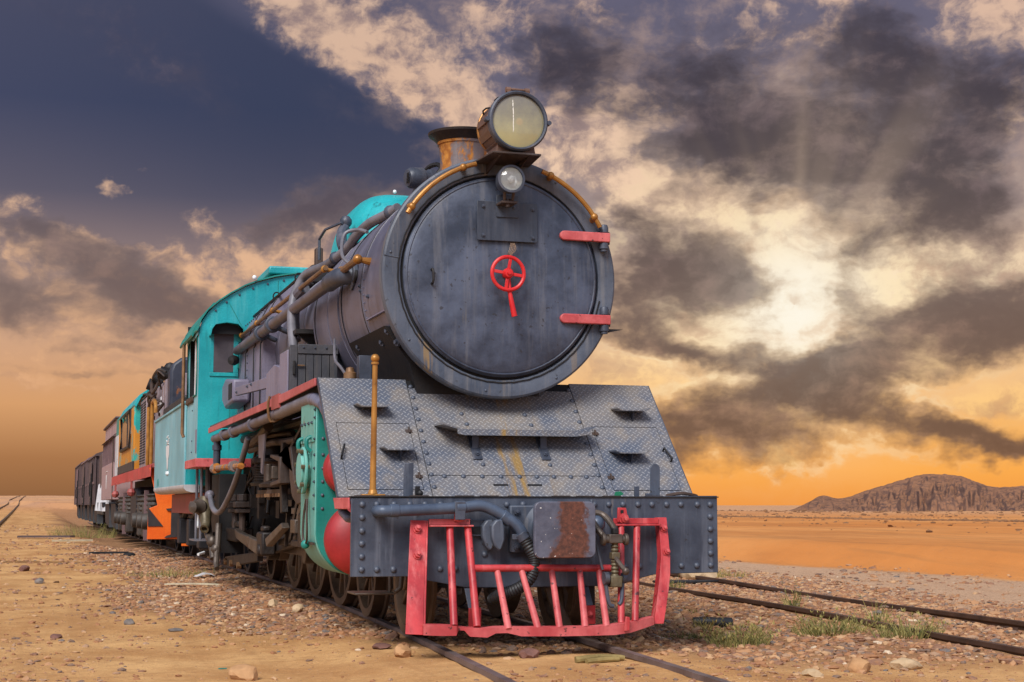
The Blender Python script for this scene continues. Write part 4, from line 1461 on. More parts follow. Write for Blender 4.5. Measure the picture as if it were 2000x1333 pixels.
    for y in (6.02, 6.85):
        MB().cyl((-0.95, y - 0.05, 2.797), (-0.95, y + 0.05, 2.797), 0.085, 16).tube([(-0.95, y, 2.79), (-0.78, y, 2.72)], 0.03, 8).build('collar', 'iron_grey', ep, 0.012)
    MB().lathe([(0.035, 0), (0.055, 0.02), (0.065, 0.06), (0.05, 0.11), (0.0005, 0.12)], (-0.96, 8.84, 2.68), (-0.6, -0.5, -0.1), 16).build('valve_cap', 'iron_dark', ep)
    # sand pipe curving from the dome down to the box
    sp = MB().tube([(-0.42, 2.55, 3.42), (-0.50, 2.75, 3.38), (-0.56, 3.05, 3.365), (-0.61, 3.35, 3.31), (-0.66, 3.6, 3.215), (-0.74, 4.1, 3.15), (-0.83, 4.62, 3.14), (-0.90, 4.72, 3.03), (-0.955, 4.70, 2.86), (-0.985, 4.55, 2.62), (-0.99, 4.35, 2.34)], 0.044, 12, sub=5).build('sand_pipe', 'pipe_grey', L)
    for q in ((-0.46, 2.66, 3.40), (-0.70, 3.86, 3.18)):
        MB().ball(q, 0.062, 12).build('pipe_union', 'iron_grey', sp)
    MB().tube([(-0.62, 3.9, 3.28), (-0.62, 4.0, 3.36), (-0.60, 4.1, 3.46), (-0.56, 4.15, 3.52)], 0.05, 10, sub=3).ball((-0.55, 4.16, 3.58), 0.06, 10).tube([(-0.60, 4.1, 3.56), (-0.72, 4.3, 3.52), (-0.74, 4.5, 3.46), (-0.74, 4.5, 3.26)], 0.014, 6).build('dome_valve', 'iron_grey', sp)
    MB().tube([(-0.80, 2.6, 2.92), (-0.86, 2.72, 3.02), (-0.82, 2.85, 3.22), (-0.72, 2.8, 3.26), (-0.66, 2.66, 3.22)], 0.016, 8, sub=5).build('oil_pipe', 'pipe_grey', sp)
    # nozzle and step bracket behind the sand pipe
    MB().tube([(-0.86, 4.6, 3.0), (-0.92, 4.75, 2.9), (-0.93, 4.8, 2.7), (-0.92, 4.75, 2.5)], 0.06, 10, sub=4).build('feed_pipe', 'pipe_mauve', L)
    MB().span((-0.99, 4.25, 2.52), (-0.72, 4.55, 2.56)).prism([(-0.95, 2.52), (-0.76, 2.52), (-0.76, 2.36)], 'y', 4.36, 4.42).build('check_valve_bracket', 'iron_dark', L)

    # wooden-sided tool box on the running board
    bx = empty('tool_box', (0, 0, 0), L)
    MB().span((-1.195, 3.32, 1.87), (-0.775, 3.80, 2.30)).build('box_body', 'box_planks', bx, 0.004)
    for k in range(5):
        x0 = -1.125 + k * 0.070
        MB().span((x0 + 0.003, 3.302, 1.88), (x0 + 0.067, 3.318, 2.23)).build('plank', 'box_planks', bx, 0.003)
    MB().span((-1.197, 3.298, 1.88), (-1.130, 3.318, 2.31)).build('corner_post', 'box_planks', bx, 0.003)
    MB().span((-1.128, 3.292, 2.235), (-0.773, 3.318, 2.318)).build('top_batten', 'box_planks', bx, 0.004)
    for x in (-1.08, -0.98, -0.88, -0.80):
        NUT.at(bx, (x, 3.291, 2.29), scale=0.5)
    MB().span((-1.212, 3.34, 1.90), (-1.197, 3.78, 2.27)).build('side_lid', 'boiler_pale', bx, 0.004)
    MB().span((-1.172, 3.27, 2.05), (-1.150, 3.297, 2.17)).build('latch', 'iron_dark', bx, 0.003)
    MB().cyl((-1.13, 3.285, 2.13), (-1.07, 3.285, 2.13), 0.007, 8).build('latch_pin', 'brass_dull', bx)

    # firebox wrapper with its joint strips
    arc = [(CX + 0.93 * math.cos(a), CZ + 0.10 + 0.86 * math.sin(a)) for a in np.linspace(0, PI, 25)]
    MB().prism([(0.97, 1.85)] + arc + [(-0.93, 1.85)], 'y', 6.95, 8.99).build('firebox', 'boiler_pale', L, angle=25)
    for y in (7.0, 7.55, 8.25):
        mb = MB()
        pts = [(-0.935, y, 1.88), (-0.935, y, 2.3), (-0.935, y, 2.70)] + [(CX + 0.937 * math.cos(a), y, CZ + 0.10 + 0.867 * math.sin(a)) for a in np.linspace(PI, PI / 2, 10)]
        mb.tube(pts, 0.008, 5)
        mb.build('plate_joint', 'iron_dark', L)
    for z in np.arange(1.98, 2.66, 0.085):
        NUT.at(L, (-0.935, 8.05, float(z)), FACE_LEFT, 0.6)
    for y in np.arange(7.1, 8.9, 0.17):
        NUT.at(L, (-0.86, float(y), 3.10), (0, R(30), R(-90)), 0.6)
    # support bracket, reverser box and flat bar along the firebox
    rb = MB().prism([(7.75, 2.10), (8.5, 2.06), (8.78, 2.16), (8.78, 2.36), (8.5, 2.42), (7.75, 2.36)], 'x', -1.14, -0.94).build('reverser_box', 'boiler_pale', L, 0.03)
    MB().prism([(7.80, 2.15), (8.1, 2.14), (8.1, 2.32), (7.80, 2.32)], 'x', -1.146, -1.138).build('slot_opening', 'dark_inside', rb)
    MB().prism([(7.65, 2.16), (7.65, 2.255), (5.2, 2.18), (5.2, 2.07)], 'x', -1.12, -1.08).build('reversing_rod', 'boiler_pale', L, 0.005)
    for y in (7.5, 6.6, 6.3):
        NUT.at(L, (-1.121, y, 2.19), FACE_LEFT, 0.8)
    MB().prism([(4.25, 1.84), (5.1, 1.84), (5.1, 2.2), (4.6, 2.25), (4.25, 2.2)], 'x', -1.14, -1.06).build('guide_plate', 'boiler_pale', L, 0.008)
    MB().span((-0.92, 5.0, 1.86), (-0.6, 6.95, 1.9)).build('deck_filler', 'iron_dark', L)

    # running boards
    for sgn in (-1, 1):
        rbd = MB().span((sgn * 0.72, 1.36, 1.835), (sgn * 1.30, 8.55, 1.858)).build('running_board', 'iron_grey', L)
        MB().prism([(1.37, 1.866), (4.0, 1.850), (8.55, 1.832), (8.55, 1.770), (4.0, 1.783), (3.0, 1.783), (1.37, 1.808)], 'x', sgn * 1.302, sgn * 1.318).build('red_valance', 'red_valance', rbd, 0.003)
        MB().span((sgn * 1.322, 3.1, 1.75), (sgn * 1.300, 3.5, 1.87)).build('valance_patch', 'red_dull', rbd)
        MB().tube([(sgn * 1.316, 3.62, 1.88), (sgn * 1.33, 3.64, 1.80), (sgn * 1.30, 3.66, 1.66), (sgn * 1.2, 3.64, 1.70)], 0.012, 6, sub=3).build('wire_tie', 'brass_dull', rbd)

    # ---------------- sloped front plating of tread plate
    FX = 1.315
    mb = MB()
    slope_plate(mb, [(-1.30, 0.985), (1.33, 0.985), (1.345, 1.868), (-1.29, 1.868)], -0.016, -0.010)
    back = mb.build('plating_backing', 'dark_inside', L)
    TZ = 1.868
    # side panels, each with an opening for its hatch
    for sg, xo, xi, hx0, hx1 in ((-1, -1.292, -0.629, -1.216, -0.684), (1, 1.345, 0.678, 1.268, 0.742)):
        h0, h1 = 1.035, 1.515
        e = 0.0045 * sg
        p = MB()
        slope_plate(p, [(xo, h1 + 0.005), (xi, h1 + 0.005), (xi, TZ), (xo, TZ)], -0.010, 0)
        slope_plate(p, [(xo, 0.985), (xi, 0.985), (xi, h0 - 0.005), (xo, h0 - 0.005)], -0.010, 0)
        slope_plate(p, [(xo, h0 - 0.005), (hx0 + e, h0 - 0.005), (hx0 + e, h1 + 0.005), (xo, h1 + 0.005)], -0.010, 0)
        slope_plate(p, [(hx1 - e, h0 - 0.005), (xi, h0 - 0.005), (xi, h1 + 0.005), (hx1 - e, h1 + 0.005)], -0.010, 0)
        panel = p.build('tread_panel', 'tread_plate', L)
        p = MB()
        slope_plate(p, [(hx0, h0), (hx1, h0), (hx1, h1), (hx0, h1)], -0.010, 0.001)
        hatch = p.build('hatch_door', 'tread_plate', L)
        for z in (1.46, 1.125):
            hp = SP(hx1 + 0.01 * sg, z, 0.012)
            d_ = (SP(0, 1.5) - SP(0, 1.4)).normalized() * 0.028
            MB().cyl(hp - d_, hp + d_, 0.008, 8).bar(hp - SL_N * 0.010 - Vector((0.026, 0, 0)), hp - SL_N * 0.010 + Vector((0.026, 0, 0)), 0.03, 0.005, SL_N).build('hinge', 'rusty_brown', hatch)
        ha, hb = SP(hx0 - 0.02 * sg, 1.33, 0.0), SP(hx0 + 0.012 * sg, 1.25, 0.0)
        MB().tube([ha, ha + SL_N * 0.035, hb + SL_N * 0.035, hb], 0.008, 8).build('hatch_handle', 'iron_dark', hatch)
    p = MB()
    slope_plate(p, [(-0.623, 1.139), (0.672, 1.139), (0.672, 1.80), (-0.623, 1.80)], -0.010, 0)
    mid = p.build('tread_panel', 'tread_plate', L)
    p = MB()
    slope_plate(p, [(-0.623, 0.985), (0.672, 0.985), (0.672, 1.134), (-0.623, 1.134)], -0.010, 0)
    p.build('tread_panel', 'tread_plate', L)
    for z in (1.81, 1.722, 1.635, 1.55, 1.465, 1.381, 1.297, 1.218, 1.14, 1.051):
        RIVET.at(mid, SP(-0.602, z), SLOPE_ROT, 0.85)
        RIVET.at(mid, SP(0.655, z), SLOPE_ROT, 0.85)
    for x in (-0.51, -0.37, -0.23, -0.09, 0.05, 0.18, 0.31, 0.44, 0.56):
        RIVET.at(mid, SP(x, 1.128), SLOPE_ROT, 0.85)
    for x, z in ((-0.26, 1.60), (-0.24, 1.52), (0.235, 1.60), (0.262, 1.52), (-0.20, 1.215), (0.31, 1.215)):
        RIVET.at(mid, SP(x, z), SLOPE_ROT, 0.8)
    for x in (-0.11, 0.145):
        p = MB()
        slope_plate(p, [(x - 0.054, 1.062), (x + 0.054, 1.062), (x + 0.054, 1.074), (x - 0.054, 1.074)], -0.001, 0.004)
        p.build('slot', 'dark_inside', mid)
    # foot treads that stick out of the plating
    for x0, x1, z in ((-1.068, -0.820, 1.648), (-0.940, -0.698, 1.325), (0.948, 1.215, 1.655), (0.808, 1.070, 1.318)):
        c = SP((x0 + x1) / 2, z)
        w = (x1 - x0) / 2
        poly = [(-w, 0.0, 0.014), (-w * 0.72, 0.0, -0.004), (w * 0.72, 0.0, -0.004), (w, 0.0, 0.014)]
        p = MB()
        n = len(poly)
        f_ = [c + Vector((a, -0.155, b)) for a, _, b in poly] + [c + Vector((a, 0.03, b)) for a, _, b in poly]
        f_ += [q + Vector((0, 0, -0.008)) for q in f_]
        fs = []
        for i in range(3):
            fs += [(i, i + 1, i + 5, i + 4), (i + 8, i + 12, i + 13, i + 9), (i, i + 8, i + 9, i + 1), (i + 4, i + 5, i + 13, i + 12)]
        fs += [(0, 4, 12, 8), (3, 11, 15, 7)]
        p.add(f_, fs)
        tr = p.build('foot_tread', 'tread_plate', L)
        MB().prism([(c.y - 0.12, c.z - 0.012), (c.y + 0.0, c.z - 0.012), (c.y - 0.085, c.z - 0.09)], 'x', c.x + 0.01, c.x + 0.018).build('tread_gusset', 'iron_grey', tr)
    # long footboard across the middle
    c = SP(0.09, 1.485)
    w = 0.585
    pf = [(-w, 0.030), (-w + 0.11, -0.002), (-w + 0.16, -0.012), (w - 0.16, -0.012), (w - 0.05, 0.004), (w, 0.022)]
    p = MB()
    n = len(pf)
    f_ = [c + Vector((a, -0.24, b)) for a, b in pf] + [c + Vector((a, 0.02, b)) for a, b in pf]
    f_ += [q + Vector((0, 0, -0.010)) for q in f_]
    fs = []
    for i in range(n - 1):
        fs += [(i, i + 1, i + n + 1, i + n), (i + 2 * n, i + 3 * n, i + 3 * n + 1, i + 2 * n + 1), (i, i + 2 * n, i + 2 * n + 1, i + 1), (i + n, i + n + 1, i + 3 * n + 1, i + 3 * n)]
    fs += [(0, n, 3 * n, 2 * n), (n - 1, 3 * n - 1, 4 * n - 1, 2 * n - 1)]
    p.add(f_, fs)
    fb = p.build('footboard', 'tread_plate', L)
    p = MB()
    lip = [c + Vector((a, -0.243, b)) for a, b in pf]
    for i in range(1, n - 2):
        a, b = lip[i], lip[i + 1]
        p.add([a, b, b + Vector((0, -0.004, -0.045)), a + Vector((0, -0.004, -0.045)), a + Vector((0, 0.008, 0)), b + Vector((0, 0.008, 0)), b + Vector((0, 0.004, -0.045)), a + Vector((0, 0.004, -0.045))],
              [(0, 1, 2, 3), (4, 7, 6, 5), (0, 4, 5, 1), (3, 2, 6, 7), (0, 3, 7, 4), (1, 5, 6, 2)])
    p.build('footboard_lip', 'tread_plate', fb)
    for x in (-0.228, 0.294):
        p = MB()
        slope_plate(p, [(x - 0.035, 1.25), (x + 0.035, 1.25), (x + 0.035, 1.46), (x - 0.035, 1.46)], 0.001, 0.012)
        q = SP(x, 1.33, 0.0)
        p.bar(q + SL_N * 0.01, Vector((x, c.y - 0.16, c.z - 0.02)), 0.05, 0.010, (0, 0, 1))
        br = p.build('footboard_bracket', 'iron_grey', fb, 0.003)
        NUT.at(br, SP(x, 1.285, 0.012), SLOPE_ROT, 0.9)
        NUT.at(br, SP(x, 1.40, 0.012), SLOPE_ROT, 0.9)
    # edge strip of the slope and the pipe that follows it
    for sg, xo in ((-1, -1.296), (1, 1.349)):
        MB().bar(SP(xo, 0.985) - SL_N * 0.020, SP(xo, 1.868) - SL_N * 0.020, 0.006, 0.040, SL_N).build('edge_strip', 'beam_grey', L)
    pp = MB().tube([(-1.26, 8.4, 1.70), (-1.26, 5.8, 1.705), (-1.26, 3.6, 1.72), (-1.26, 1.75, 1.735)], 0.046, 12).build('exhaust_pipe', 'pipe_mauve', L)
    MB().tube([(-1.26, 3.4, 1.722), (-1.26, 1.9, 1.735), (-1.265, 1.68, 1.728)], 0.052, 12, sub=4).build('pipe_sleeve', 'pipe_grey', pp)
    edge = [SP(-1.272, z, -0.026) for z in (1.58, 1.3, 1.06)]
    MB().tube([(-1.265, 1.70, 1.728), (-1.268, 1.55, 1.718), (-1.27, 1.42, 1.69), (-1.271, 1.31, 1.665)] + edge + [(-1.27, 0.46, 0.88), (-1.25, 0.38, 0.845), (-1.15, 0.3, 0.83)], [0.052, 0.050, 0.044, 0.034, 0.026, 0.024, 0.026, 0.034, 0.036, 0.036], 12).build('bent_pipe', 'boiler_grey', pp)
    for y in (7.4, 6.6, 5.1):
        MB().cyl((-1.26, y - 0.05, 1.703), (-1.26, y + 0.05, 1.703), 0.066, 14).build('pipe_union', 'pipe_mauve', pp, 0.006)

    # ---------------- buffer beam
    bm_ = MB().prism([(-1.305, 0.462), (-0.93, 0.460), (-0.80, 0.434), (-0.54, 0.384), (-0.30, 0.378), (0.40, 0.378), (0.60, 0.400), (0.83, 0.452), (1.303, 0.458), (1.303, 0.992), (-1.305, 0.972)], 'y', 0.0, 0.03).build('buffer_beam', 'beam_grey', L, 0.004)
    for z in (0.931, 0.846, 0.759, 0.676, 0.592, 0.509):
        RIVET.at(bm_, (-1.233, 0.0, z))
        RIVET.at(bm_, (1.246, 0.0, z))
    for x in (-1.136, -1.02, -0.915, -0.811, -0.705, -0.60, -0.49, -0.386, -0.244, -0.13, 0.27, 0.382, 0.488, 0.593, 0.703, 0.807, 0.917, 1.025, 1.149):
        RIVET.at(bm_, (x, 0.0, 0.931))
    for x in (-1.132, -1.022, -0.706, -0.60, -0.34, 0.30, 0.606, 0.714, 1.024, 1.139):
        RIVET.at(bm_, (x, 0.0, 0.508))
    for x, z in ((-0.40, 0.68), (-0.40, 0.60)):
        RIVET.at(bm_, (x, 0.0, z))
    MB().span((-1.31, 0.032, 0.955), (1.31, 0.62, 0.979)).build('front_deck', 'iron_grey', L)
    MB().span((-1.312, -0.008, 0.978), (1.31, 0.05, 0.986)).build('deck_edge', 'iron_dark', L)
    MB().prism([(0.032, 0.90), (0.50, 0.90), (0.56, 0.975), (0.032, 0.975)], 'x', -1.32, -1.306).build('end_plate', 'red_faded', L, 0.004)
    MB().span((-0.60, 0.032, 0.46), (-0.56, 1.2, 0.94)).span((0.58, 0.032, 0.46), (0.62, 1.2, 0.94)).build('main_frame_end', 'iron_dark', L)
    # upright plates, sockets and the gold marker pole on the deck
    MB().prism([(-0.898, 0.984), (-0.832, 0.984), (-0.828, 1.212), (-0.896, 1.208)], 'y', 0.25, 0.262).build('deck_upright', 'beam_grey', L, 0.003)
    pts = [(0.902, 0.984), (0.974, 0.984), (0.976, 1.19)] + [(0.939 + 0.037 * math.cos(a), 1.185 + 0.035 * math.sin(a)) for a in np.linspace(0.2, PI - 0.2, 7)] + [(0.902, 1.19)]
    MB().prism(pts, 'y', 0.25, 0.262).build('deck_upright', 'beam_grey', L, 0.003)
    MB().span((-0.828, 0.20, 0.984), (-0.795, 0.215, 1.054)).ball((-0.80, 0.18, 1.005), 0.022, 10).build('deck_bracket', 'iron_dark', L, 0.003)
    MB().span((0.760, 0.20, 0.984), (0.797, 0.215, 1.058)).span((0.85, 0.2, 0.984), (0.895, 0.23, 1.01)).build('deck_bracket', 'iron_grey', L, 0.003)
    pole = MB().tube([(-1.121, 0.20, 0.99), (-1.118, 0.20, 1.30), (-1.113, 0.20, 1.895)], [0.0225, 0.0205, 0.0175], 14).build('marker_pole', 'gold', L)
    MB().ball((-1.113, 0.20, 1.912), 0.030, 14).cyl((-1.113, 0.2, 1.872), (-1.113, 0.2, 1.886), 0.026, 14).build('pole_ball', 'gold', pole)
    MB().prism([(-1.20, 0.17), (-1.04, 0.17), (-1.04, 0.23), (-1.20, 0.23)], 'z', 0.987, 1.0).cyl((-1.121, 0.2, 0.999), (-1.121, 0.2, 1.03), 0.034, 14, 0.026).build('pole_foot', 'gold', pole, 0.004)
    mb = MB()
    for x in np.arange(-1.25, 1.3, 0.23):
        mb.box((float(x) + 0.05 * math.sin(x * 9), 0.10, 0.989), (0.12, 0.05, 0.006))
    mb.tube([(1.02, 0.25, 0.992), (1.12, 0.22, 1.01), (1.22, 0.25, 1.0), (1.28, 0.3, 0.992)], 0.012, 6, sub=4)
    mb.build('deck_dirt', 'rusty_brown', L)['kind'] = 'stuff'
    MB().prism([(0.66, 0.995), (0.70, 0.99), (0.735, 1.005), (0.71, 1.025), (0.67, 1.02)], 'y', 0.34, 0.344).build('green_leaf', 'green_leaf', L)

    # vacuum hose along the beam
    hz_ = MB().tube([(-1.135, 0.0, 0.889), (-1.14, -0.07, 0.889), (-1.125, -0.115, 0.889), (-1.05, -0.12, 0.889), (-0.62, -0.11, 0.908), (-0.48, -0.11, 0.922), (-0.40, -0.11, 0.905), (-0.30, -0.12, 0.852), (-0.225, -0.14, 0.80), (-0.190, -0.15, 0.755), (-0.175, -0.15, 0.72)], 0.0375, 14, sub=5).build('brake_pipe', 'pipe_blue', L)
    for x in (-1.045, -0.60, -0.285):
        MB().cyl((x - 0.03, -0.118, 0.891 if x < -0.9 else (0.910 if x < -0.5 else 0.862)), (x + 0.03, -0.118, 0.891 if x < -0.9 else (0.912 if x < -0.5 else 0.818)), 0.0435, 14).build('pipe_collar', 'pipe_blue', hz_, 0.004)
    MB().span((-0.645, -0.155, 0.83), (-0.575, -0.145, 0.95)).build('pipe_clip', 'iron_grey', hz_, 0.004)
    hp = [(-0.178, -0.15, 0.735), (-0.158, -0.16, 0.68), (-0.118, -0.18, 0.60), (-0.112, -0.19, 0.53), (-0.135, -0.19, 0.455), (-0.185, -0.17, 0.40), (-0.245, -0.13, 0.362), (-0.30, -0.08, 0.34), (-0.34, 0.02, 0.30)]
    path = smooth_path([Vector(q) for q in hp], 22)
    MB().tube(path, [0.040 + 0.0025 * math.sin(i * 1.25) for i in range(len(path))], 12).build('rubber_hose', 'rubber', hz_)
    MB().cyl((-0.196, -0.15, 0.742), (-0.168, -0.155, 0.700), 0.045, 14).span((-0.255, -0.165, 0.70), (-0.215, -0.145, 0.735)).build('hose_clamp', 'iron_grey', hz_, 0.003)
    # dummy coupling hanger at the left of the hose
    MB().span((-0.505, -0.03, 0.72), (-0.40, -0.002, 0.83)).build('hanger_plate', 'beam_grey', L, 0.004)
    MB().span((-0.495, -0.034, 0.735), (-0.435, -0.029, 0.785)).build('hanger_slot', 'dark_inside', L)
    mb = MB()
    for x, rr in ((-0.40, 0.9), (-0.355, 1.0)):
        mb.prism([(x - 0.012 + 0, 0.83), (x + 0.03, 0.835), (x + 0.048, 0.78), (x + 0.05, 0.70), (x + 0.028, 0.635), (x + 0.008, 0.625), (x - 0.02, 0.66), (x - 0.04, 0.72), (x - 0.042, 0.79)], 'y', -0.16 + 0.06 * (x < -0.38), -0.10 + 0.06 * (x < -0.38))
    mb.build('hanger_shell', 'beam_grey', L, 0.012)

    # central buffer with rusted face
    bu = empty('centre_buffer', (0, 0, 0), L)
    MB().lathe([(0.20, -0.01), (0.19, 0.05), (0.15, 0.09), (0.12, 0.30), (0.0005, 0.31)], (0.05, -0.0, 0.765), (0, -1, 0), 32).build('buffer_stock', 'beam_grey', bu)
    MB().span((-0.235, -0.045, 0.61), (0.335, -0.001, 0.925)).build('buffer_base', 'beam_grey', bu, 0.01)
    for x in (-0.19, 0.29):
        for z in (0.885, 0.65):
            NUT.at(bu, (x, -0.046, z), scale=1.2)
    w_, h_, rr = 0.212, 0.184, 0.045
    pts = []
    for cx_, cz_, a0 in ((w_ - rr, h_ - rr, 0), (-w_ + rr, h_ - rr, 90), (-w_ + rr, -h_ + rr, 180), (w_ - rr, -h_ + rr, 270)):
        pts += [(0.045 + cx_ + rr * math.cos(R(a0 + k * 22.5)), 0.766 + cz_ + rr * math.sin(R(a0 + k * 22.5))) for k in range(5)]
    MB().prism(pts, 'y', -0.365, -0.33).build('buffer_face', 'buffer_face', bu, 0.006)

    # screw coupling
    sc_ = empty('screw_coupling', (0, 0, 0), L)
    MB().span((0.315, -0.06, 0.84), (0.345, 0.0, 0.95)).cyl((0.33, -0.09, 0.90), (0.33, -0.09, 0.965), 0.014, 8).build('draw_hook_shank', 'beam_grey', sc_, 0.006)
    MB().ball((0.345, -0.14, 0.80), 0.065, 14, (0.9, 1, 0.95)).tube([(0.33, -0.02, 0.80), (0.345, -0.12, 0.80)], 0.05, 12).build('draw_hook', 'pipe_blue', sc_)
    MB().tube([(0.34, -0.30, 0.715), (0.315, -0.26, 0.76), (0.29, -0.20, 0.83), (0.30, -0.15, 0.865), (0.345, -0.15, 0.875), (0.39, -0.17, 0.855), (0.415, -0.24, 0.80), (0.425, -0.29, 0.75)], 0.021, 10, sub=4).build('shackle', 'oily_steel', sc_)
    MB().span((0.365, -0.335, 0.675), (0.46, -0.265, 0.735)).cyl((0.335, -0.30, 0.70), (0.50, -0.30, 0.70), 0.026, 14).cyl((0.32, -0.30, 0.70), (0.345, -0.30, 0.70), 0.042, 14).cyl((0.48, -0.30, 0.70), (0.505, -0.30, 0.70), 0.040, 14).build('trunnion', 'oily_steel', sc_, 0.006)
    MB().span((0.395, -0.33, 0.735), (0.435, -0.27, 0.775)).build('trunnion_cap', 'iron_dark', sc_, 0.006)
    th = [(0.024 + (0.004 if k % 2 else -0.004), 0.012 * k) for k in range(22)]
    MB().lathe(th, (0.414, -0.30, 0.425), (0, 0, 1), 14).build('coupling_screw', 'olive_steel', sc_)
    MB().span((0.385, -0.33, 0.57), (0.443, -0.27, 0.615)).build('lower_nut', 'olive_steel', sc_, 0.006)
    MB().tube([(0.41, -0.30, 0.59), (0.418, -0.34, 0.56), (0.435, -0.37, 0.525), (0.455, -0.39, 0.495)], 0.017, 10, sub=3).ball((0.456, -0.39, 0.492), 0.026, 10).build('tommy_bar', 'oily_steel', sc_)
    MB().span((0.375, -0.335, 0.385), (0.455, -0.265, 0.46)).cyl((0.345, -0.30, 0.435), (0.485, -0.30, 0.435), 0.022, 12).build('lower_trunnion', 'olive_steel', sc_, 0.008)
    MB().tube([(0.35, -0.30, 0.47), (0.352, -0.30, 0.40), (0.362, -0.31, 0.30), (0.378, -0.31, 0.268), (0.40, -0.31, 0.262)], 0.014, 8, sub=3).tube([(0.478, -0.30, 0.47), (0.468, -0.30, 0.40), (0.455, -0.31, 0.30), (0.436, -0.31, 0.272)], 0.014, 8, sub=3).cyl((0.335, -0.30, 0.445), (0.365, -0.30, 0.445), 0.042, 14).cyl((0.465, -0.30, 0.445), (0.49, -0.30, 0.445), 0.036, 14).build('link', 'iron_grey', sc_)
    MB().tube([(0.29, -0.22, 0.80), (0.305, -0.25, 0.66), (0.335, -0.28, 0.50)], 0.010, 8, sub=3).build('safety_link', 'iron_grey', sc_)

    # ---------------- cowcatcher
    cc = empty('cowcatcher', (0, 0, 0), L)

    def cpost(pts_t, pts_b, yt, yb, thick=0.012):
        (a, za), (b, zb) = pts_t
        (c, zc), (d, zd) = pts_b
        v = [(a, yt, za), (b, yt, zb), (d, yb, zd), (c, yb, zc)]
        v2 = [(p[0], p[1] + thick, p[2]) for p in v]
        return MB().add(v + v2, [(0, 1, 2, 3), (7, 6, 5, 4), (0, 4, 5, 1), (1, 5, 6, 2), (2, 6, 7, 3), (3, 7, 4, 0)])
    p = cpost(((-0.922, 0.829), (-0.815, 0.826)), ((-1.028, 0.120), (-0.915, 0.112)), -0.06, -0.385)
    a = [(-0.815, -0.06, 0.826), (-0.803, -0.06, 0.826), (-0.900, -0.385, 0.112), (-0.915, -0.385, 0.112)]
    a2 = [(q[0] + 0.005, q[1] + 0.06, q[2]) for q in a]
    p.add(a + a2, [(0, 1, 2, 3), (7, 6, 5, 4), (0, 4, 5, 1), (1, 5, 6, 2), (2, 6, 7, 3), (3, 7, 4, 0)])
    lp = p.build('corner_post', 'red', cc, 0.003)
    for x, z in ((-0.884, 0.769), (-0.900, 0.604)):
        RED_NUT.at(lp, (x, -0.062 - (0.829 - z) * 0.4584, z), (R(-24), 0, 0), 1.0)
    # right post is buckled
    p = MB()
    sec = [(0.827, 0.889, 0.842, -0.06), (0.825, 0.886, 0.70, -0.10), (0.815, 0.880, 0.58, -0.14), (0.800, 0.874, 0.455, -0.15), (0.775, 0.850, 0.36, -0.18), (0.735, 0.805, 0.22, -0.23), (0.712, 0.780, 0.135, -0.25)]
    vs_, fs = [], []
    for x0, x1, z, y in sec:
        vs_ += [(x0, y, z), (x1, y - 0.004, z), (x1, y + 0.010, z), (x0 + 0.014, y + 0.012, z), (x0 + 0.012, y + 0.075, z), (x0, y + 0.072, z)]
    for i in range(len(sec) - 1):
        for k in range(6):
            k2 = (k + 1) % 6
            fs.append((i * 6 + k, i * 6 + k2, i * 6 + 6 + k2, i * 6 + 6 + k))
    fs += [(0, 1, 2, 3, 4, 5), tuple(range(len(sec) * 6 - 1, len(sec) * 6 - 7, -1))]
    p.add(vs_, fs)
    rp = p.build('corner_post', 'red', cc, 0.002, angle=30)
    for x, z, y in ((0.858, 0.767, -0.085), (0.855, 0.609, -0.135)):
        RED_NUT.at(rp, (x, y, z), (R(-14), 0, 0), 0.9)
    # top rails
    MB().span((-0.802, -0.075, 0.797), (-0.520, -0.060, 0.836)).span((-0.802, -0.12, 0.785), (-0.508, -0.060, 0.796)).build('top_rail', 'red_faded', cc, 0.003)
    MB().span((0.495, -0.075, 0.800), (0.826, -0.060, 0.838)).span((0.497, -0.12, 0.786), (0.826, -0.060, 0.799)).build('top_rail', 'red', cc, 0.003)
    tabL = MB().prism([(-0.635, 0.822), (-0.565, 0.822), (-0.568, 0.872), (-0.632, 0.872)], 'y', -0.094, -0.078).build('mounting_tab', 'red', cc, 0.003)
    tabR = MB().prism([(0.515, 0.812), (0.597, 0.812), (0.580, 0.908), (0.520, 0.910)], 'y', -0.094, -0.078).build('mounting_tab', 'red', cc, 0.003)
    RED_NUT.at(tabL, (-0.598, -0.095, 0.842), scale=0.95)
    RED_NUT.at(tabR, (0.560, -0.095, 0.836), scale=1.2)
    MB().box((0.548, -0.0955, 0.882), (0.022, 0.003, 0.022)).build('slot', 'dark_inside', tabR)
    # tubes
    for t_, b_, r_ in (((-0.661, -0.075, 0.785), (-0.713, -0.385, 0.165), 0.0245), ((-0.538, -0.075, 0.785), (-0.561, -0.385, 0.155), 0.0245),
                       ((0.541, -0.09, 0.785), (0.441, -0.34, 0.150), 0.0235), ((0.659, -0.09, 0.785), (0.543, -0.33, 0.160), 0.0235)):
        MB().tube([t_, b_], r_, 14).build('upright_tube', 'red', cc)
    MB().tube([(-0.53, -0.205, 0.517), (0.0, -0.205, 0.513), (0.45, -0.205, 0.506)], 0.0235, 14).build('cross_tube', 'red', cc)
    for xt, xb in ((-0.373, -0.353), (-0.206, -0.153), (0.003, -0.006), (0.200, 0.170), (0.335, 0.319)):
        MB().tube([(xt, -0.205, 0.500), (xb, -0.39, 0.135)], [0.0205, 0.0235], 12).build('slanted_bar', 'red_faded', cc)
    # bent bottom strap
    p = MB()
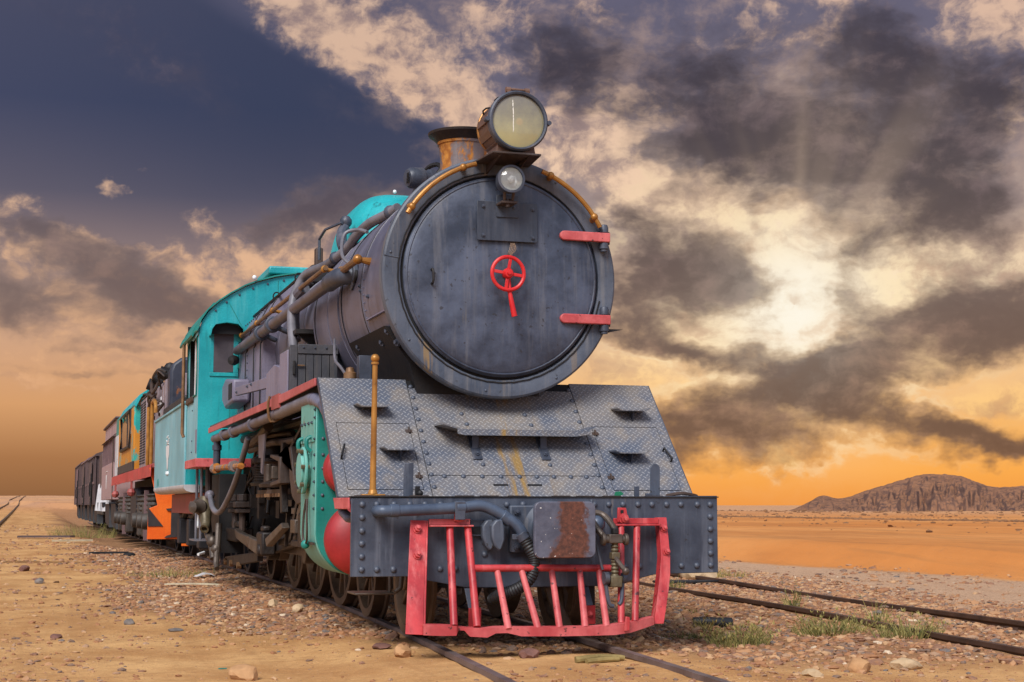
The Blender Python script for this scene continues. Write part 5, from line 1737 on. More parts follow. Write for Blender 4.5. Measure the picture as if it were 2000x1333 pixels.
    sec = [(-0.915, -0.40, 0.112, 0.176), (-0.80, -0.405, 0.105, 0.172), (-0.70, -0.40, 0.104, 0.166), (-0.680, -0.375, 0.135, 0.158), (-0.640, -0.37, 0.132, 0.152), (-0.612, -0.40, 0.096, 0.150), (-0.50, -0.415, 0.088, 0.146), (-0.44, -0.40, 0.112, 0.150),
           (-0.36, -0.395, 0.112, 0.150), (-0.27, -0.41, 0.090, 0.146), (0.0, -0.415, 0.084, 0.142), (0.25, -0.41, 0.082, 0.140), (0.37, -0.405, 0.082, 0.148), (0.50, -0.37, 0.092, 0.158), (0.60, -0.33, 0.112, 0.172), (0.70, -0.28, 0.132, 0.182)]
    vs_, fs = [], []
    for x, y, z0, z1 in sec:
        vs_ += [(x, y, z0), (x, y, z1), (x, y + 0.014, z1 + 0.002), (x, y + 0.075, z1 + 0.004), (x, y + 0.075, z1 - 0.008), (x, y + 0.014, z1 - 0.012), (x, y + 0.014, z0)]
    m = 7
    for i in range(len(sec) - 1):
        for k in range(m):
            k2 = (k + 1) % m
            fs.append((i * m + k, i * m + k2, i * m + m + k2, i * m + m + k))
    fs += [tuple(range(m)), tuple(range(len(sec) * m - 1, len(sec) * m - 1 - m, -1))]
    p.add(vs_, fs)
    p.build('bottom_strap', 'red_faded', cc, angle=40)
    MB().prism([(0.44, 0.105), (0.475, 0.108), (0.478, 0.195), (0.45, 0.20)], 'y', -0.405, -0.388).build('strap_clip', 'red', cc, 0.003)
    MB().prism([(-0.36, 0.0), (0.52, 0.0), (0.60, 0.16), (-0.80, 0.16), (-0.80, 0.0)], 'z', 0.118, 0.126).build('bottom_tray', 'iron_brown', cc).location = (0, -0.33, 0)
    # support stays behind the strap
    for x0 in (-0.50, 0.30):
        st = MB().bar((x0, 0.04, 0.42), (x0 + 0.01, -0.06, 0.25), 0.075, 0.014, (0, 1, 0)).build('support_stay', 'iron_grey', cc, 0.003)
        MB().span((x0 - 0.035, -0.10, 0.13), (x0 + 0.05, -0.085, 0.255)).build('stay_foot', 'red_dark', st, 0.003)
        RED_NUT.at(st, (x0 + 0.008, -0.101, 0.20), scale=0.7)
    # guard irons / frames under the beam
    MB().prism([(-0.545, 0.46), (-0.515, 0.46), (-0.50, 0.10), (-0.53, 0.10)], 'y', 0.30, 0.42).build('guard_iron', 'iron_grey', L)
    MB().prism([(0.33, 0.40), (0.42, 0.40), (0.42, 0.16), (0.36, 0.12)], 'y', 0.10, 0.16).build('guard_iron', 'iron_dark', L)
    MB().span((-0.50, 0.5, 0.35), (0.45, 3.2, 0.62)).build('bogie_frame', 'iron_dark', L)
    MB().prism([(0.10, 0.36), (0.16, 0.36), (0.30, 0.10), (0.20, 0.08)], 'y', 0.22, 0.26).build('rail_guard', 'oily_steel', L)
    # left step bracket hanging behind the beam
    stp = MB().span((-1.18, 0.45, 0.318), (-0.90, 0.75, 0.332)).tube([(-0.93, 0.5, 0.325), (-0.93, 0.5, 0.46)], 0.012, 8).tube([(-0.89, 0.52, 0.33), (-0.85, 0.52, 0.36), (-0.84, 0.52, 0.46)], 0.018, 8).build('front_step', 'oily_steel', L, 0.004)

    # ---------------- cylinders
    for sg in (-1, 1):
        def mx(pts): return [(sg * -x, z) for x, z in pts]
        arc = [(-0.95 + 0.335 * math.cos(a), 0.735 + 0.335 * math.sin(a)) for a in np.linspace(PI * 0.97, PI * 1.62, 14)]
        pr = [(-0.70, 1.71), (-1.283, 1.71), (-1.283, 1.0)] + arc + [(-0.70, 0.45)]
        cy = MB().prism(mx(pr), 'y', 1.47, 2.12).build('cylinder_casing', 'teal_casing', L, 0.012, angle=25)
        MB().prism(mx([(x * 0.992 - 0.005, z) for x, z in pr]), 'y', 1.438, 1.468).build('casing_front', 'teal_dark', cy, 0.004, angle=25)
        # separate cover plate at the top, bolted flanges, edge rivets
        MB().span((sg * 1.284, 1.50, 1.40), (sg * 1.292, 2.09, 1.715)).build('cover_plate', 'teal_casing', cy, 0.003)
        for y in (1.58, 1.72, 1.88, 2.02):
            NUT.at(cy, (sg * 1.292, y, 1.545), (0, 0, R(90 * sg)), 0.7)
        for z in (1.64, 1.58, 1.42, 1.30, 1.20, 1.10, 1.0, 0.90):
            NUT.at(cy, (sg * 1.284, 1.50, z), (0, 0, R(90 * sg)), 0.6)
            RIVET.at(cy, (sg * 1.235, 1.438, z), scale=0.6)
        for y in (1.62, 2.0):
            MB().tube([(sg * 1.29, y, 1.44), (sg * 1.325, y, 1.42), (sg * 1.325, y, 1.36), (sg * 1.295, y, 1.33)], 0.016, 8, sub=3).build('catch', 'teal_dark', cy)
        MB().cyl((sg * 1.27, 1.80, 1.19), (sg * 1.355, 1.80, 1.19), 0.135, 28).cyl((sg * 1.31, 1.80, 1.19), (sg * 1.335, 1.80, 1.19), 0.18, 28).build('valve_flange', 'teal_casing', cy, 0.008)
        for k in range(7):
            a = 2 * PI * k / 7 + 0.3
            MB().cyl((sg * 1.30, 1.80 + 0.16 * math.cos(a), 1.19 + 0.16 * math.sin(a)), (sg * 1.362, 1.80 + 0.16 * math.cos(a), 1.19 + 0.16 * math.sin(a)), 0.017, 6).build('flange_bolt', 'olive_steel', cy)
        MB().tube([(sg * 1.30, 1.72, 0.97), (sg * 1.315, 1.64, 0.85), (sg * 1.315, 1.62, 0.74), (sg * 1.31, 1.66, 0.66), (sg * 1.31, 1.76, 0.63), (sg * 1.315, 1.80, 0.70), (sg * 1.31, 1.80, 0.85), (sg * 1.30, 1.76, 0.97)], 0.009, 6, sub=4).build('drain_rod', 'rusty_brown', cy)
        MB().ball((sg * 1.31, 1.72, 0.63), 0.035, 10).build('drain_cock', 'teal_dark', cy)
        MB().bar((sg * 1.285, 1.49, 0.64), (sg * 1.285, 2.10, 0.64), 0.012, 0.02).build('casing_joint', 'rusty_brown', cy)
        # red domed covers
        MB().lathe([(0.27, 0.14), (0.275, 0.05), (0.26, 0.02), (0.20, -0.03), (0.11, -0.06), (0.0005, -0.07)], (sg * 0.952, 1.30, 0.675), (0, 1, 0), 40).build('cylinder_cover', 'red_dark', cy)
        MB().lathe([(0.19, 0.14), (0.195, 0.05), (0.18, 0.01), (0.12, -0.03), (0.0005, -0.045)], (sg * 1.045, 1.30, 1.19), (0, 1, 0), 32).build('valve_cover', 'red_dark', cy)

    # ---------------- wheels
    for y, r, ns in ((0.95, 0.40, 9), (2.80, 0.40, 9), (4.30, 0.68, 14), (5.84, 0.68, 14), (7.40, 0.68, 14), (9.35, 0.42, 9)):
        tx = float(track_x(y))
        for sg in (-1, 1):
            spoked_wheel('wheel', L, tx + sg * 0.565, y, r, sg, ns, weight=r > 0.6, width=0.125)
        MB().cyl((tx - 0.5, y, r), (tx + 0.5, y, r), 0.07, 12).build('axle', 'iron_dark', L)
    MB().span((-0.44, 1.9, 0.55), (-0.36, 9.6, 1.25)).build('frame_plate', 'iron_dark', L)
    MB().span((0.40, 1.9, 0.55), (0.48, 9.6, 1.25)).build('frame_plate', 'iron_dark', L)
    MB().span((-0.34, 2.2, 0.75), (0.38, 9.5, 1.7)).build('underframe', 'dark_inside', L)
    MB().span((-0.75, 8.2, 0.45), (0.79, 9.7, 1.5)).build('ash_pan', 'iron_dark', L, 0.03)

    # ---------------- rods and valve gear on the near side
    vg = empty('valve_gear', (0, 0, 0), L)
    MB().span((-1.06, 2.15, 0.845), (-0.96, 3.95, 0.90)).build('slide_bar', 'oily_steel', vg, 0.006)
    MB().span((-1.06, 2.15, 0.56), (-0.96, 3.95, 0.615)).build('slide_bar', 'iron_brown', vg, 0.006)
    MB().span((-1.09, 3.0, 0.60), (-0.93, 3.42, 0.86)).build('crosshead', 'iron_brown', vg, 0.02)
    MB().cyl((-1.0, 2.05, 0.73), (-1.0, 3.1, 0.73), 0.04, 12).build('piston_rod', 'oily_steel', vg)
    MB().prism([(3.2, 0.64), (5.84, 0.43), (5.84, 0.57), (3.2, 0.74)], 'x', -0.97, -0.90).cyl((-0.99, 5.84, 0.50), (-0.88, 5.84, 0.50), 0.13, 20).build('connecting_rod', 'iron_brown', vg, 0.008)
    MB().span((-0.86, 4.30, 0.45), (-0.79, 7.40, 0.56)).cyl((-0.88, 4.3, 0.505), (-0.78, 4.3, 0.505), 0.12, 18).cyl((-0.88, 7.4, 0.505), (-0.78, 7.4, 0.505), 0.12, 18).cyl((-0.88, 5.84, 0.505), (-0.78, 5.84, 0.505), 0.14, 18).build('coupling_rod', 'oily_steel', vg, 0.008)
    # broad V of the eccentric crank and radius links
    MB().prism([(7.70, 0.66), (7.52, 0.555), (5.95, 0.43), (5.60, 0.45), (5.66, 0.56), (7.35, 0.63)], 'x', -1.10, -1.03).build('eccentric_rod', 'oily_steel', vg, 0.01)
    MB().prism([(5.05, 0.525), (5.15, 0.60), (4.15, 0.765), (4.05, 0.72)], 'x', -1.12, -1.05).build('union_link', 'oily_steel', vg, 0.008)
    MB().span((-1.12, 5.35, 0.43), (-0.98, 5.72, 0.66)).span((-1.10, 5.42, 0.66), (-1.02, 5.60, 0.72)).cyl((-1.14, 5.53, 0.48), (-0.98, 5.53, 0.48), 0.06, 14).build('crank_fork', 'iron_brown', vg, 0.02)
    MB().prism([(3.2, 0.70), (4.95, 0.60), (4.95, 0.54), (3.2, 0.60)], 'x', -1.02, -0.99).build('guide_rail', 'iron_brown', vg, 0.006)
    # expansion link and its bracket (a big curved yoke)
    mb = MB()
    yk = [(3.55, 1.44), (3.50, 1.36), (3.42, 1.22), (3.30, 1.10), (3.12, 1.04), (2.60, 1.06)]
    yo = [(4.05, 1.40), (3.80, 1.44), (3.66, 1.42), (3.62, 1.30), (3.58, 1.16), (3.44, 1.0), (3.2, 0.93), (2.60, 0.96)]
    mb.prism(yk[::-1][::-1] + yo[::-1], 'x', -1.14, -1.06)
    mb.build('link_bracket', 'rusty_brown', vg, 0.012)
    MB().prism([(4.02, 1.36), (4.62, 1.40), (4.62, 1.37), (4.12, 1.32), (4.10, 1.16), (4.60, 1.135), (4.60, 1.10), (4.0, 1.12)], 'x', -1.16, -1.06).build('link_yoke', 'rusty_brown', vg, 0.008)
    MB().prism([(4.25, 1.50), (4.36, 1.50), (4.44, 1.20), (4.34, 0.85), (4.22, 0.86), (4.32, 1.2)], 'x', -1.10, -1.04).build('expansion_link', 'iron_brown', vg, 0.006)
    MB().span((-1.155, 4.52, 1.17), (-1.08, 4.72, 1.29)).cyl((-1.17, 4.62, 1.15), (-1.17, 4.62, 1.31), 0.03, 10).build('die_block', 'oily_steel', vg, 0.006)
    MB().bar((-1.06, 4.05, 1.42), (-1.06, 3.05, 1.70), 0.03, 0.035).build('lifting_arm', 'iron_brown', vg)
    MB().bar((-1.03, 4.3, 0.9), (-1.03, 4.4, 0.55), 0.03, 0.05).bar((-1.0, 3.35, 1.7), (-1.0, 3.4, 1.2), 0.05, 0.07, (1, 0, 0)).bar((-1.02, 3.75, 1.05), (-1.02, 4.25, 0.60), 0.025, 0.05).bar((-1.06, 3.55, 1.0), (-1.06, 3.95, 0.62), 0.02, 0.05).build('hanger_rods', 'iron_brown', vg)
    MB().bar((-1.05, 3.3, 1.0), (-1.05, 3.6, 0.75), 0.05, 0.09).span((-1.10, 3.5, 0.68), (-1.0, 3.75, 0.8)).build('combination_lever', 'oily_steel', vg, 0.008)
    MB().tube([(-1.0, 7.25, 1.525), (-1.0, 6.4, 1.53), (-1.02, 5.5, 1.545), (-1.04, 4.6, 1.52), (-1.05, 3.75, 1.505)], 0.034, 10, sub=3).build('drain_pipe', 'rusty_brown', vg)
    MB().tube([(-1.1, 6.55, 1.57), (-1.1, 5.8, 1.60), (-1.12, 5.2, 1.66), (-1.14, 4.9, 1.68)], 0.05, 10, sub=3).tube([(-1.1, 5.7, 1.62), (-1.0, 5.3, 1.62), (-0.9, 4.9, 1.62)], 0.028, 8, sub=3).build('drain_pipe', 'rusty_brown', vg)
    # air pump with ribbed body and splashers
    ap = MB().lathe([(0.0005, 1.12), (0.22, 1.12), (0.23, 1.15), (0.17, 1.17), (0.17, 1.34), (0.21, 1.36), (0.21, 1.40), (0.15, 1.44), (0.14, 1.64), (0.0005, 1.65)], (-0.92, 6.05, 0), (0, 0, 1), 24).build('air_pump', 'iron_brown', vg)
    for k in range(6):
        MB().lathe([(0.17, 0), (0.195, 0.004), (0.195, 0.010), (0.17, 0.014)], (-0.92, 6.05, 1.18 + k * 0.026), (0, 0, 1), 20).build('cooling_fin', 'iron_brown', ap)
    MB().lathe([(0.0005, 1.10), (0.19, 1.10), (0.20, 1.13), (0.15, 1.15), (0.15, 1.33), (0.19, 1.35), (0.0005, 1.40)], (-0.96, 5.35, 0), (0, 0, 1), 20).build('pump_cylinder', 'rusty_brown', vg)
    MB().prism([(4.7, 1.60), (5.15, 1.60), (5.1, 1.38), (4.95, 1.38), (4.95, 1.24), (4.85, 1.22)], 'x', -1.20, -1.185).build('heat_shield', 'pipe_mauve', vg)
    MB().span((-1.0, 4.9, 1.04), (-0.7, 6.6, 1.08)).build('pump_shelf', 'rusty_brown', vg)
    mb = MB()
    for k in range(9):
        mb.cyl((-1.005, 4.95 + k * 0.19, 1.005), (-1.005, 4.95 + k * 0.19, 1.04), 0.022, 6)
    mb.build('shelf_bolts', 'brass_dull', vg)['kind'] = 'stuff'
    for y in (5.84, 7.40):
        mb = MB()
        pts = [(y + 0.75 * math.cos(a), 0.68 + 0.75 * math.sin(a)) for a in np.linspace(R(60), R(170), 12)]
        pts2 = [(y + 0.70 * math.cos(a), 0.68 + 0.70 * math.sin(a)) for a in np.linspace(R(170), R(60), 12)]
        mb.prism(pts + pts2, 'x', -0.72, -0.60)
        mb.build('splasher', 'rusty_brown', vg)
    # springs and brake gear
    for y in (7.9, 8.55):
        MB().cyl((-0.98, y, 0.62), (-0.98, y, 1.0), 0.04, 10).box((-0.98, y, 0.93), (0.2, 0.22, 0.07)).box((-0.98, y, 0.86), (0.16, 0.18, 0.05)).cyl((-0.98, y, 0.97), (-0.98, y, 1.05), 0.07, 10).build('spring_hanger', 'rusty_brown', vg, 0.008)
    MB().span((-1.04, 8.0, 0.50), (-0.84, 9.1, 0.66)).span((-1.0, 8.15, 0.66), (-0.88, 8.8, 0.74)).build('equalising_beam', 'iron_brown', vg, 0.02)
    MB().prism([(6.35, 0.44), (9.1, 0.305), (9.2, 0.285), (9.2, 0.19), (8.9, 0.19), (6.35, 0.34)], 'x', -1.02, -0.96).build('brake_beam', 'iron_brown', vg, 0.006)
    for y in (9.0, 8.45, 7.8):
        MB().cyl((-1.05, y, 0.245), (-1.0, y, 0.245), 0.038, 10).build('pin', 'brass_dull', vg)
    mb = MB()
    rr_ = random.Random(3)
    for k in range(46):
        y0 = rr_.uniform(2.5, 8.8)
        z0 = rr_.uniform(0.75, 1.6)
        x0 = rr_.uniform(-0.95, -0.62)
        if rr_.random() < 0.5:
            mb.tube([(x0, y0, z0), (x0 + rr_.uniform(-.05, .05), y0 + rr_.uniform(-.1, .4), z0 + rr_.uniform(-.3, .3)), (x0, y0 + rr_.uniform(0.2, .8), z0 + rr_.uniform(-.3, .2))], rr_.uniform(0.008, 0.024), 7, sub=3)
        else:
            mb.box((x0, y0, z0), (rr_.uniform(.04, .16), rr_.uniform(.05, .3), rr_.uniform(.05, .25)), (0, 0, 0))
    mb.build('pipe_tangle', 'iron_brown', vg)['kind'] = 'stuff'
    MB().tube([(-0.9, 3.0, 1.70), (-0.9, 8.5, 1.70)], 0.05, 8).tube([(-0.7, 2.5, 1.6), (-0.7, 8.5, 1.58)], 0.08, 8).build('frame_pipe', 'iron_brown', vg)

    # ---------------- injector pipework below the cab
    ij = empty('injector', (0, 0, 0), L)
    MB().tube([(-1.25, 8.20, 1.70), (-1.25, 8.22, 1.30)], 0.042, 12).tube([(-1.25, 8.21, 1.62), (-1.25, 8.21, 1.56)], 0.055, 12).build('delivery_pipe', 'iron_grey', ij)
    MB().tube([(-1.22, 9.3, 1.42), (-1.22, 9.3, 1.0), (-1.24, 9.1, 0.85)], 0.04, 10).build('feed_pipe', 'rusty_brown', ij)
    MB().tube([(-1.28, 8.1, 1.345), (-1.27, 7.3, 1.34), (-1.25, 6.0, 1.325)], 0.033, 10).cyl((-1.28, 8.15, 1.345), (-1.28, 7.95, 1.345), 0.06, 10).cyl((-1.26, 6.6, 1.335), (-1.26, 6.45, 1.335), 0.06, 8).build('brass_valve', 'chimney_rust', ij)
    MB().tube([(-1.22, 5.75, 1.60), (-1.24, 6.0, 1.40), (-1.26, 6.5, 1.13), (-1.28, 7.2, 0.90), (-1.29, 7.7, 0.84), (-1.29, 8.2, 0.90), (-1.28, 8.55, 1.02)], 0.031, 12, sub=6).build('bent_hose', 'pipe_grey', ij)
    MB().ball((-1.28, 8.60, 1.04), 0.06, 12).build('hose_union', 'pipe_mauve', ij)
    MB().lathe([(0.0005, 0), (0.08, 0.01), (0.10, 0.08), (0.07, 0.13), (0.07, 0.2), (0.0005, 0.22)], (-1.30, 8.9, 0.90), (-0.8, -0.6, 0), 16).build('injector_body', 'oily_steel', ij)
    MB().lathe([(0.0005, 0), (0.08, 0.01), (0.10, 0.08), (0.07, 0.13), (0.0005, 0.15)], (-1.28, 9.25, 0.92), (-0.8, -0.6, 0), 16).build('check_valve', 'oily_steel', ij)
    MB().tube([(-1.30, 8.9, 1.02), (-1.30, 8.85, 0.80), (-1.31, 8.7, 0.66)], [0.07, 0.075, 0.05], 12).lathe([(0.05, 0), (0.055, 0.06), (0.035, 0.06), (0.03, 0.0)], (-1.31, 8.7, 0.67), (-0.25, -0.6, -0.35), 14).build('overflow_pipe', 'olive_steel', ij)
    MB().tube([(-1.28, 8.9, 0.75), (-1.27, 8.75, 0.58), (-1.25, 8.55, 0.46), (-1.25, 8.4, 0.30)], [0.055, 0.065, 0.05, 0.035], 10, sub=3).tube([(-1.2, 8.3, 0.7), (-1.22, 8.2, 0.5), (-1.24, 8.15, 0.28), (-1.24, 8.05, 0.2)], [0.04, 0.05, 0.045, 0.03], 10, sub=3).ball((-1.24, 8.2, 0.42), 0.06, 10).ball((-1.25, 8.5, 0.5), 0.07, 10).build('waste_cock', 'oily_steel', ij)
    MB().tube([(-1.33, 9.3, 1.0), (-1.34, 9.3, 0.72), (-1.36, 9.1, 0.66)], 0.012, 6).tube([(-1.3, 8.9, 0.36), (-1.38, 8.8, 0.34)], 0.018, 6).build('cock_handle', 'chrome', ij)
    MB().tube([(-1.28, 9.55, 1.40), (-1.28, 9.55, 0.5)], 0.018, 8).tube([(-1.28, 10.1, 1.40), (-1.28, 10.1, 0.5)], 0.018, 8).span((-1.36, 9.5, 0.48), (-1.1, 10.15, 0.50)).span((-1.36, 9.5, 0.95), (-1.1, 10.15, 0.97)).build('cab_steps', 'pipe_grey', ij)
    MB().span((-1.2, 8.9, 0.35), (-0.85, 9.1, 0.6)).span((-1.12, 9.0, 0.55), (-0.8, 10.0, 1.30)).build('step_back_plate', 'iron_dark', ij)

    # ---------------- cab
    cab = empty('cab', (0, 0, 0), L)
    CXL = 1.40
    prof = [(-CXL, 3.06), (-1.37, 3.16), (-1.29, 3.285), (-1.17, 3.40), (-1.03, 3.50), (-0.86, 3.60), (-0.70, 3.668), (-0.50, 3.73), (-0.30, 3.770), (-0.10, 3.79)]
    full = prof + [(0.04 - x + 0.0, z) for x, z in prof[::-1]]
    full = [(x, z) for x, z in full]
    front = [(-CXL, 1.49)] + full + [(CXL + 0.04, 1.49)]
    fp = MB().prism(front, 'y', 9.0, 9.02).build('front_plate', 'teal', cab, angle=25)
    # bolts along the arch edge
    for (x0, z0), (x1, z1) in zip(prof[2:-1], prof[3:]):
        NUT.at(fp, ((x0 + x1) / 2 + 0.02, 8.999, (z0 + z1) / 2 - 0.045), scale=0.75)
    MB().tube([(-1.05, 8.998, 3.40), (-0.78, 8.998, 2.92)], 0.004, 5).tube([(-0.45, 8.998, 3.70), (-0.45, 8.998, 3.3)], 0.004, 5).tube([(-1.02, 8.998, 2.3), (-1.02, 8.998, 1.6)], 0.004, 5).build('plate_joint', 'teal_dark', fp)
    # roof with a lip over the front
    roof_in = [(-1.435, 3.03)] + [(x - 0.012 * (x < -1.2), z + 0.012) for x, z in prof]
    roof_in = roof_in + [(0.04 - x, z) for x, z in roof_in[::-1]]
    roof_out = [(x * 1.005, z + 0.016) for x, z in roof_in]
    MB().prism(roof_in + roof_out[::-1], 'y', 8.96, 10.95).build('roof', 'teal_dark', cab, angle=25)
    MB().span((-0.55, 9.1, 3.80), (0.6, 10.2, 3.90)).build('roof_vent', 'teal', cab, 0.02)
    MB().prism([(-1.47, 3.02), (-1.44, 3.10), (-1.20, 3.44), (-1.18, 3.42), (-1.42, 3.08), (-1.45, 3.0)], 'y', 9.3, 10.9).build('rain_gutter', 'teal_dark', cab)
    MB().ball((-0.75, 8.95, 3.72), 0.03, 10).build('roof_eye', 'chrome', cab)
    for xs in (-1, 1):
        x0, x1 = xs * CXL + (0.04 if xs > 0 else 0), xs * (CXL - 0.02) + (0.04 if xs > 0 else 0)
        sw = MB().span((x0, 9.02, 1.49), (x1, 10.36, 2.27)).span((x0, 9.02, 3.04), (x1, 10.36, 3.10)).span((x0, 9.02, 2.27), (x1, 9.16, 3.04)).span((x0, 10.30, 2.27), (x1, 10.36, 3.04)).build('side_wall', 'teal_faded_sheen', cab)
        MB().tube([(x0 - 0.004 * xs * -1, 9.16, 2.27), (x0 - 0.004 * xs * -1, 10.30, 2.27), (x0 - 0.004 * xs * -1, 10.30, 3.04), (x0 - 0.004 * xs * -1, 9.16, 3.04)], 0.014, 8, closed=True).build('window_frame', 'teal_dark', sw)
        MB().span((x0 * 0.985, 9.16, 2.30), (x0 * 0.982, 9.62, 3.04)).build('sliding_pane', 'dark_glass', sw)
        MB().span((x0 * 0.99, 9.60, 2.28), (x0 * 0.98, 9.64, 3.04)).build('pane_bar', 'white_paint', sw)
        MB().span((x0 * 1.02, 9.5, 2.20), (x0 * 0.98, 10.32, 2.285)).build('arm_rest', 'rusty_brown', sw, 0.02)
        MB().prism([(9.02, 3.06), (10.36, 3.06), (10.36, 2.98), (9.9, 3.02), (9.6, 2.97), (9.02, 3.0)], 'x', x0 * 1.012, x0 * 1.006).build('window_blind', 'teal_faded_sheen', sw)
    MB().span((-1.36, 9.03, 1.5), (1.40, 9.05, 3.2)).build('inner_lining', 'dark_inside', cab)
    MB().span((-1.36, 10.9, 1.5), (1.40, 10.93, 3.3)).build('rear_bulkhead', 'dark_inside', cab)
    MB().span((-1.36, 9.05, 1.49), (1.40, 10.3, 1.52)).build('cab_floor', 'iron_dark', cab)
    MB().span((-1.415, 8.985, 1.385), (1.455, 10.38, 1.488)).build('red_skirt', 'red_faded', cab, 0.004)
    MB().span((-1.408, 9.05, 1.56), (-1.401, 9.17, 1.84)).build('grey_patch', 'boiler_pale', cab)
    for z in (1.58, 1.72, 2.1, 2.2):
        NUT.at(cab, (-1.401, 9.62, z), FACE_LEFT, 0.5)
    MB().tube([(-1.43, 10.43, 3.05), (-1.45, 10.44, 3.0), (-1.45, 10.44, 1.85), (-1.43, 10.43, 1.80)], 0.022, 8).build('grab_pole', 'brass_dull', cab)
    # front window with sun hood
    fw_ = MB().span((-1.272, 8.985, 2.49), (-0.925, 8.999, 2.535)).span((-1.272, 8.985, 3.06), (-0.925, 8.999, 3.10)).span((-1.272, 8.985, 2.535), (-1.225, 8.999, 3.06)).span((-0.985, 8.985, 2.535), (-0.925, 8.999, 3.06)).build('front_window', 'teal', cab, 0.003)
    pts = [(-1.228, 2.545), (-1.12, 2.530), (-0.985, 2.548), (-0.982, 3.06), (-1.10, 3.066), (-1.228, 3.06)]
    MB().prism(pts, 'y', 8.988, 8.996).build('pane', 'window_mesh', fw_)
    mb = MB()
    arc = [(-1.29, 2.98), (-1.275, 3.06), (-1.235, 3.12), (-1.10, 3.145), (-0.965, 3.13), (-0.905, 3.07), (-0.89, 2.98)]
    arc2 = [(x * 0.997 + 0.003, z - 0.012) for x, z in arc]
    mb.prism(arc + arc2[::-1], 'y', 8.80, 8.998)
    mb.build('sun_hood', 'teal', fw_)
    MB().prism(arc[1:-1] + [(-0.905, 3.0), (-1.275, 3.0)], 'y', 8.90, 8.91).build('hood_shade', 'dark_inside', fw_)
    for z in (2.62, 2.95):
        MB().span((-0.935, 8.97, z - 0.03), (-0.905, 8.99, z + 0.03)).build('hinge', 'teal_dark', fw_)
    return L


def buffer_face_material():
    # grey-violet plate with one large patch of brown rust
    m = bpy.data.materials.new('buffer_face')
    m.use_nodes = True
    N = Nodes(m.node_tree)
    co = N.node('ShaderNodeTexCoord').outputs['Object']
    x, y, z = N.sep(co)
    n = N.noise(co, 7.0, 6.0, 0.65)
    n2 = N.noise(co, 30.0, 4.0, 0.6)
    base = N.mix(N.step(n, 0.35, 0.65), srgb(70, 71, 84), srgb(98, 99, 112))
    w = N.mul(N.sub(n, 0.5), 0.34)
    dx = N.math('ABSOLUTE', N.sub(N.add(x, w), N.add(0.09, N.mul(N.sub(z, 0.77), 0.08))))
    m1 = N.step(dx, N.add(0.135, N.mul(N.sub(0.766, z), 0.10)), 0.085)
    rust = N.mix(N.step(n2, 0.35, 0.65), srgb(72, 42, 32), srgb(104, 60, 44))
    c = N.mix(m1, base, rust)
    sp = N.noise(co, 60.0, 1.0, 0.5)
    c = N.mix(N.step(sp, 0.74, 0.77), c, srgb(210, 206, 200))
    b = N.node('ShaderNodeBsdfPrincipled')
    N.put(b.inputs['Base Color'], c)
    N.put(b.inputs['Roughness'], N.step(m1, 0.0, 1.0, 0.45, 0.8))
    bp = N.node('ShaderNodeBump')
    bp.inputs['Strength'].default_value = 0.15
    bp.inputs['Distance'].default_value = 0.01
    N.put(bp.inputs['Height'], N.add(n, n2))
    N.l.new(bp.outputs[0], b.inputs['Normal'])
    o = N.node('ShaderNodeOutputMaterial')
    N.l.new(b.outputs[0], o.inputs[0])
    MAT['buffer_face'] = m


buffer_face_material()
LOCO = build_locomotive()


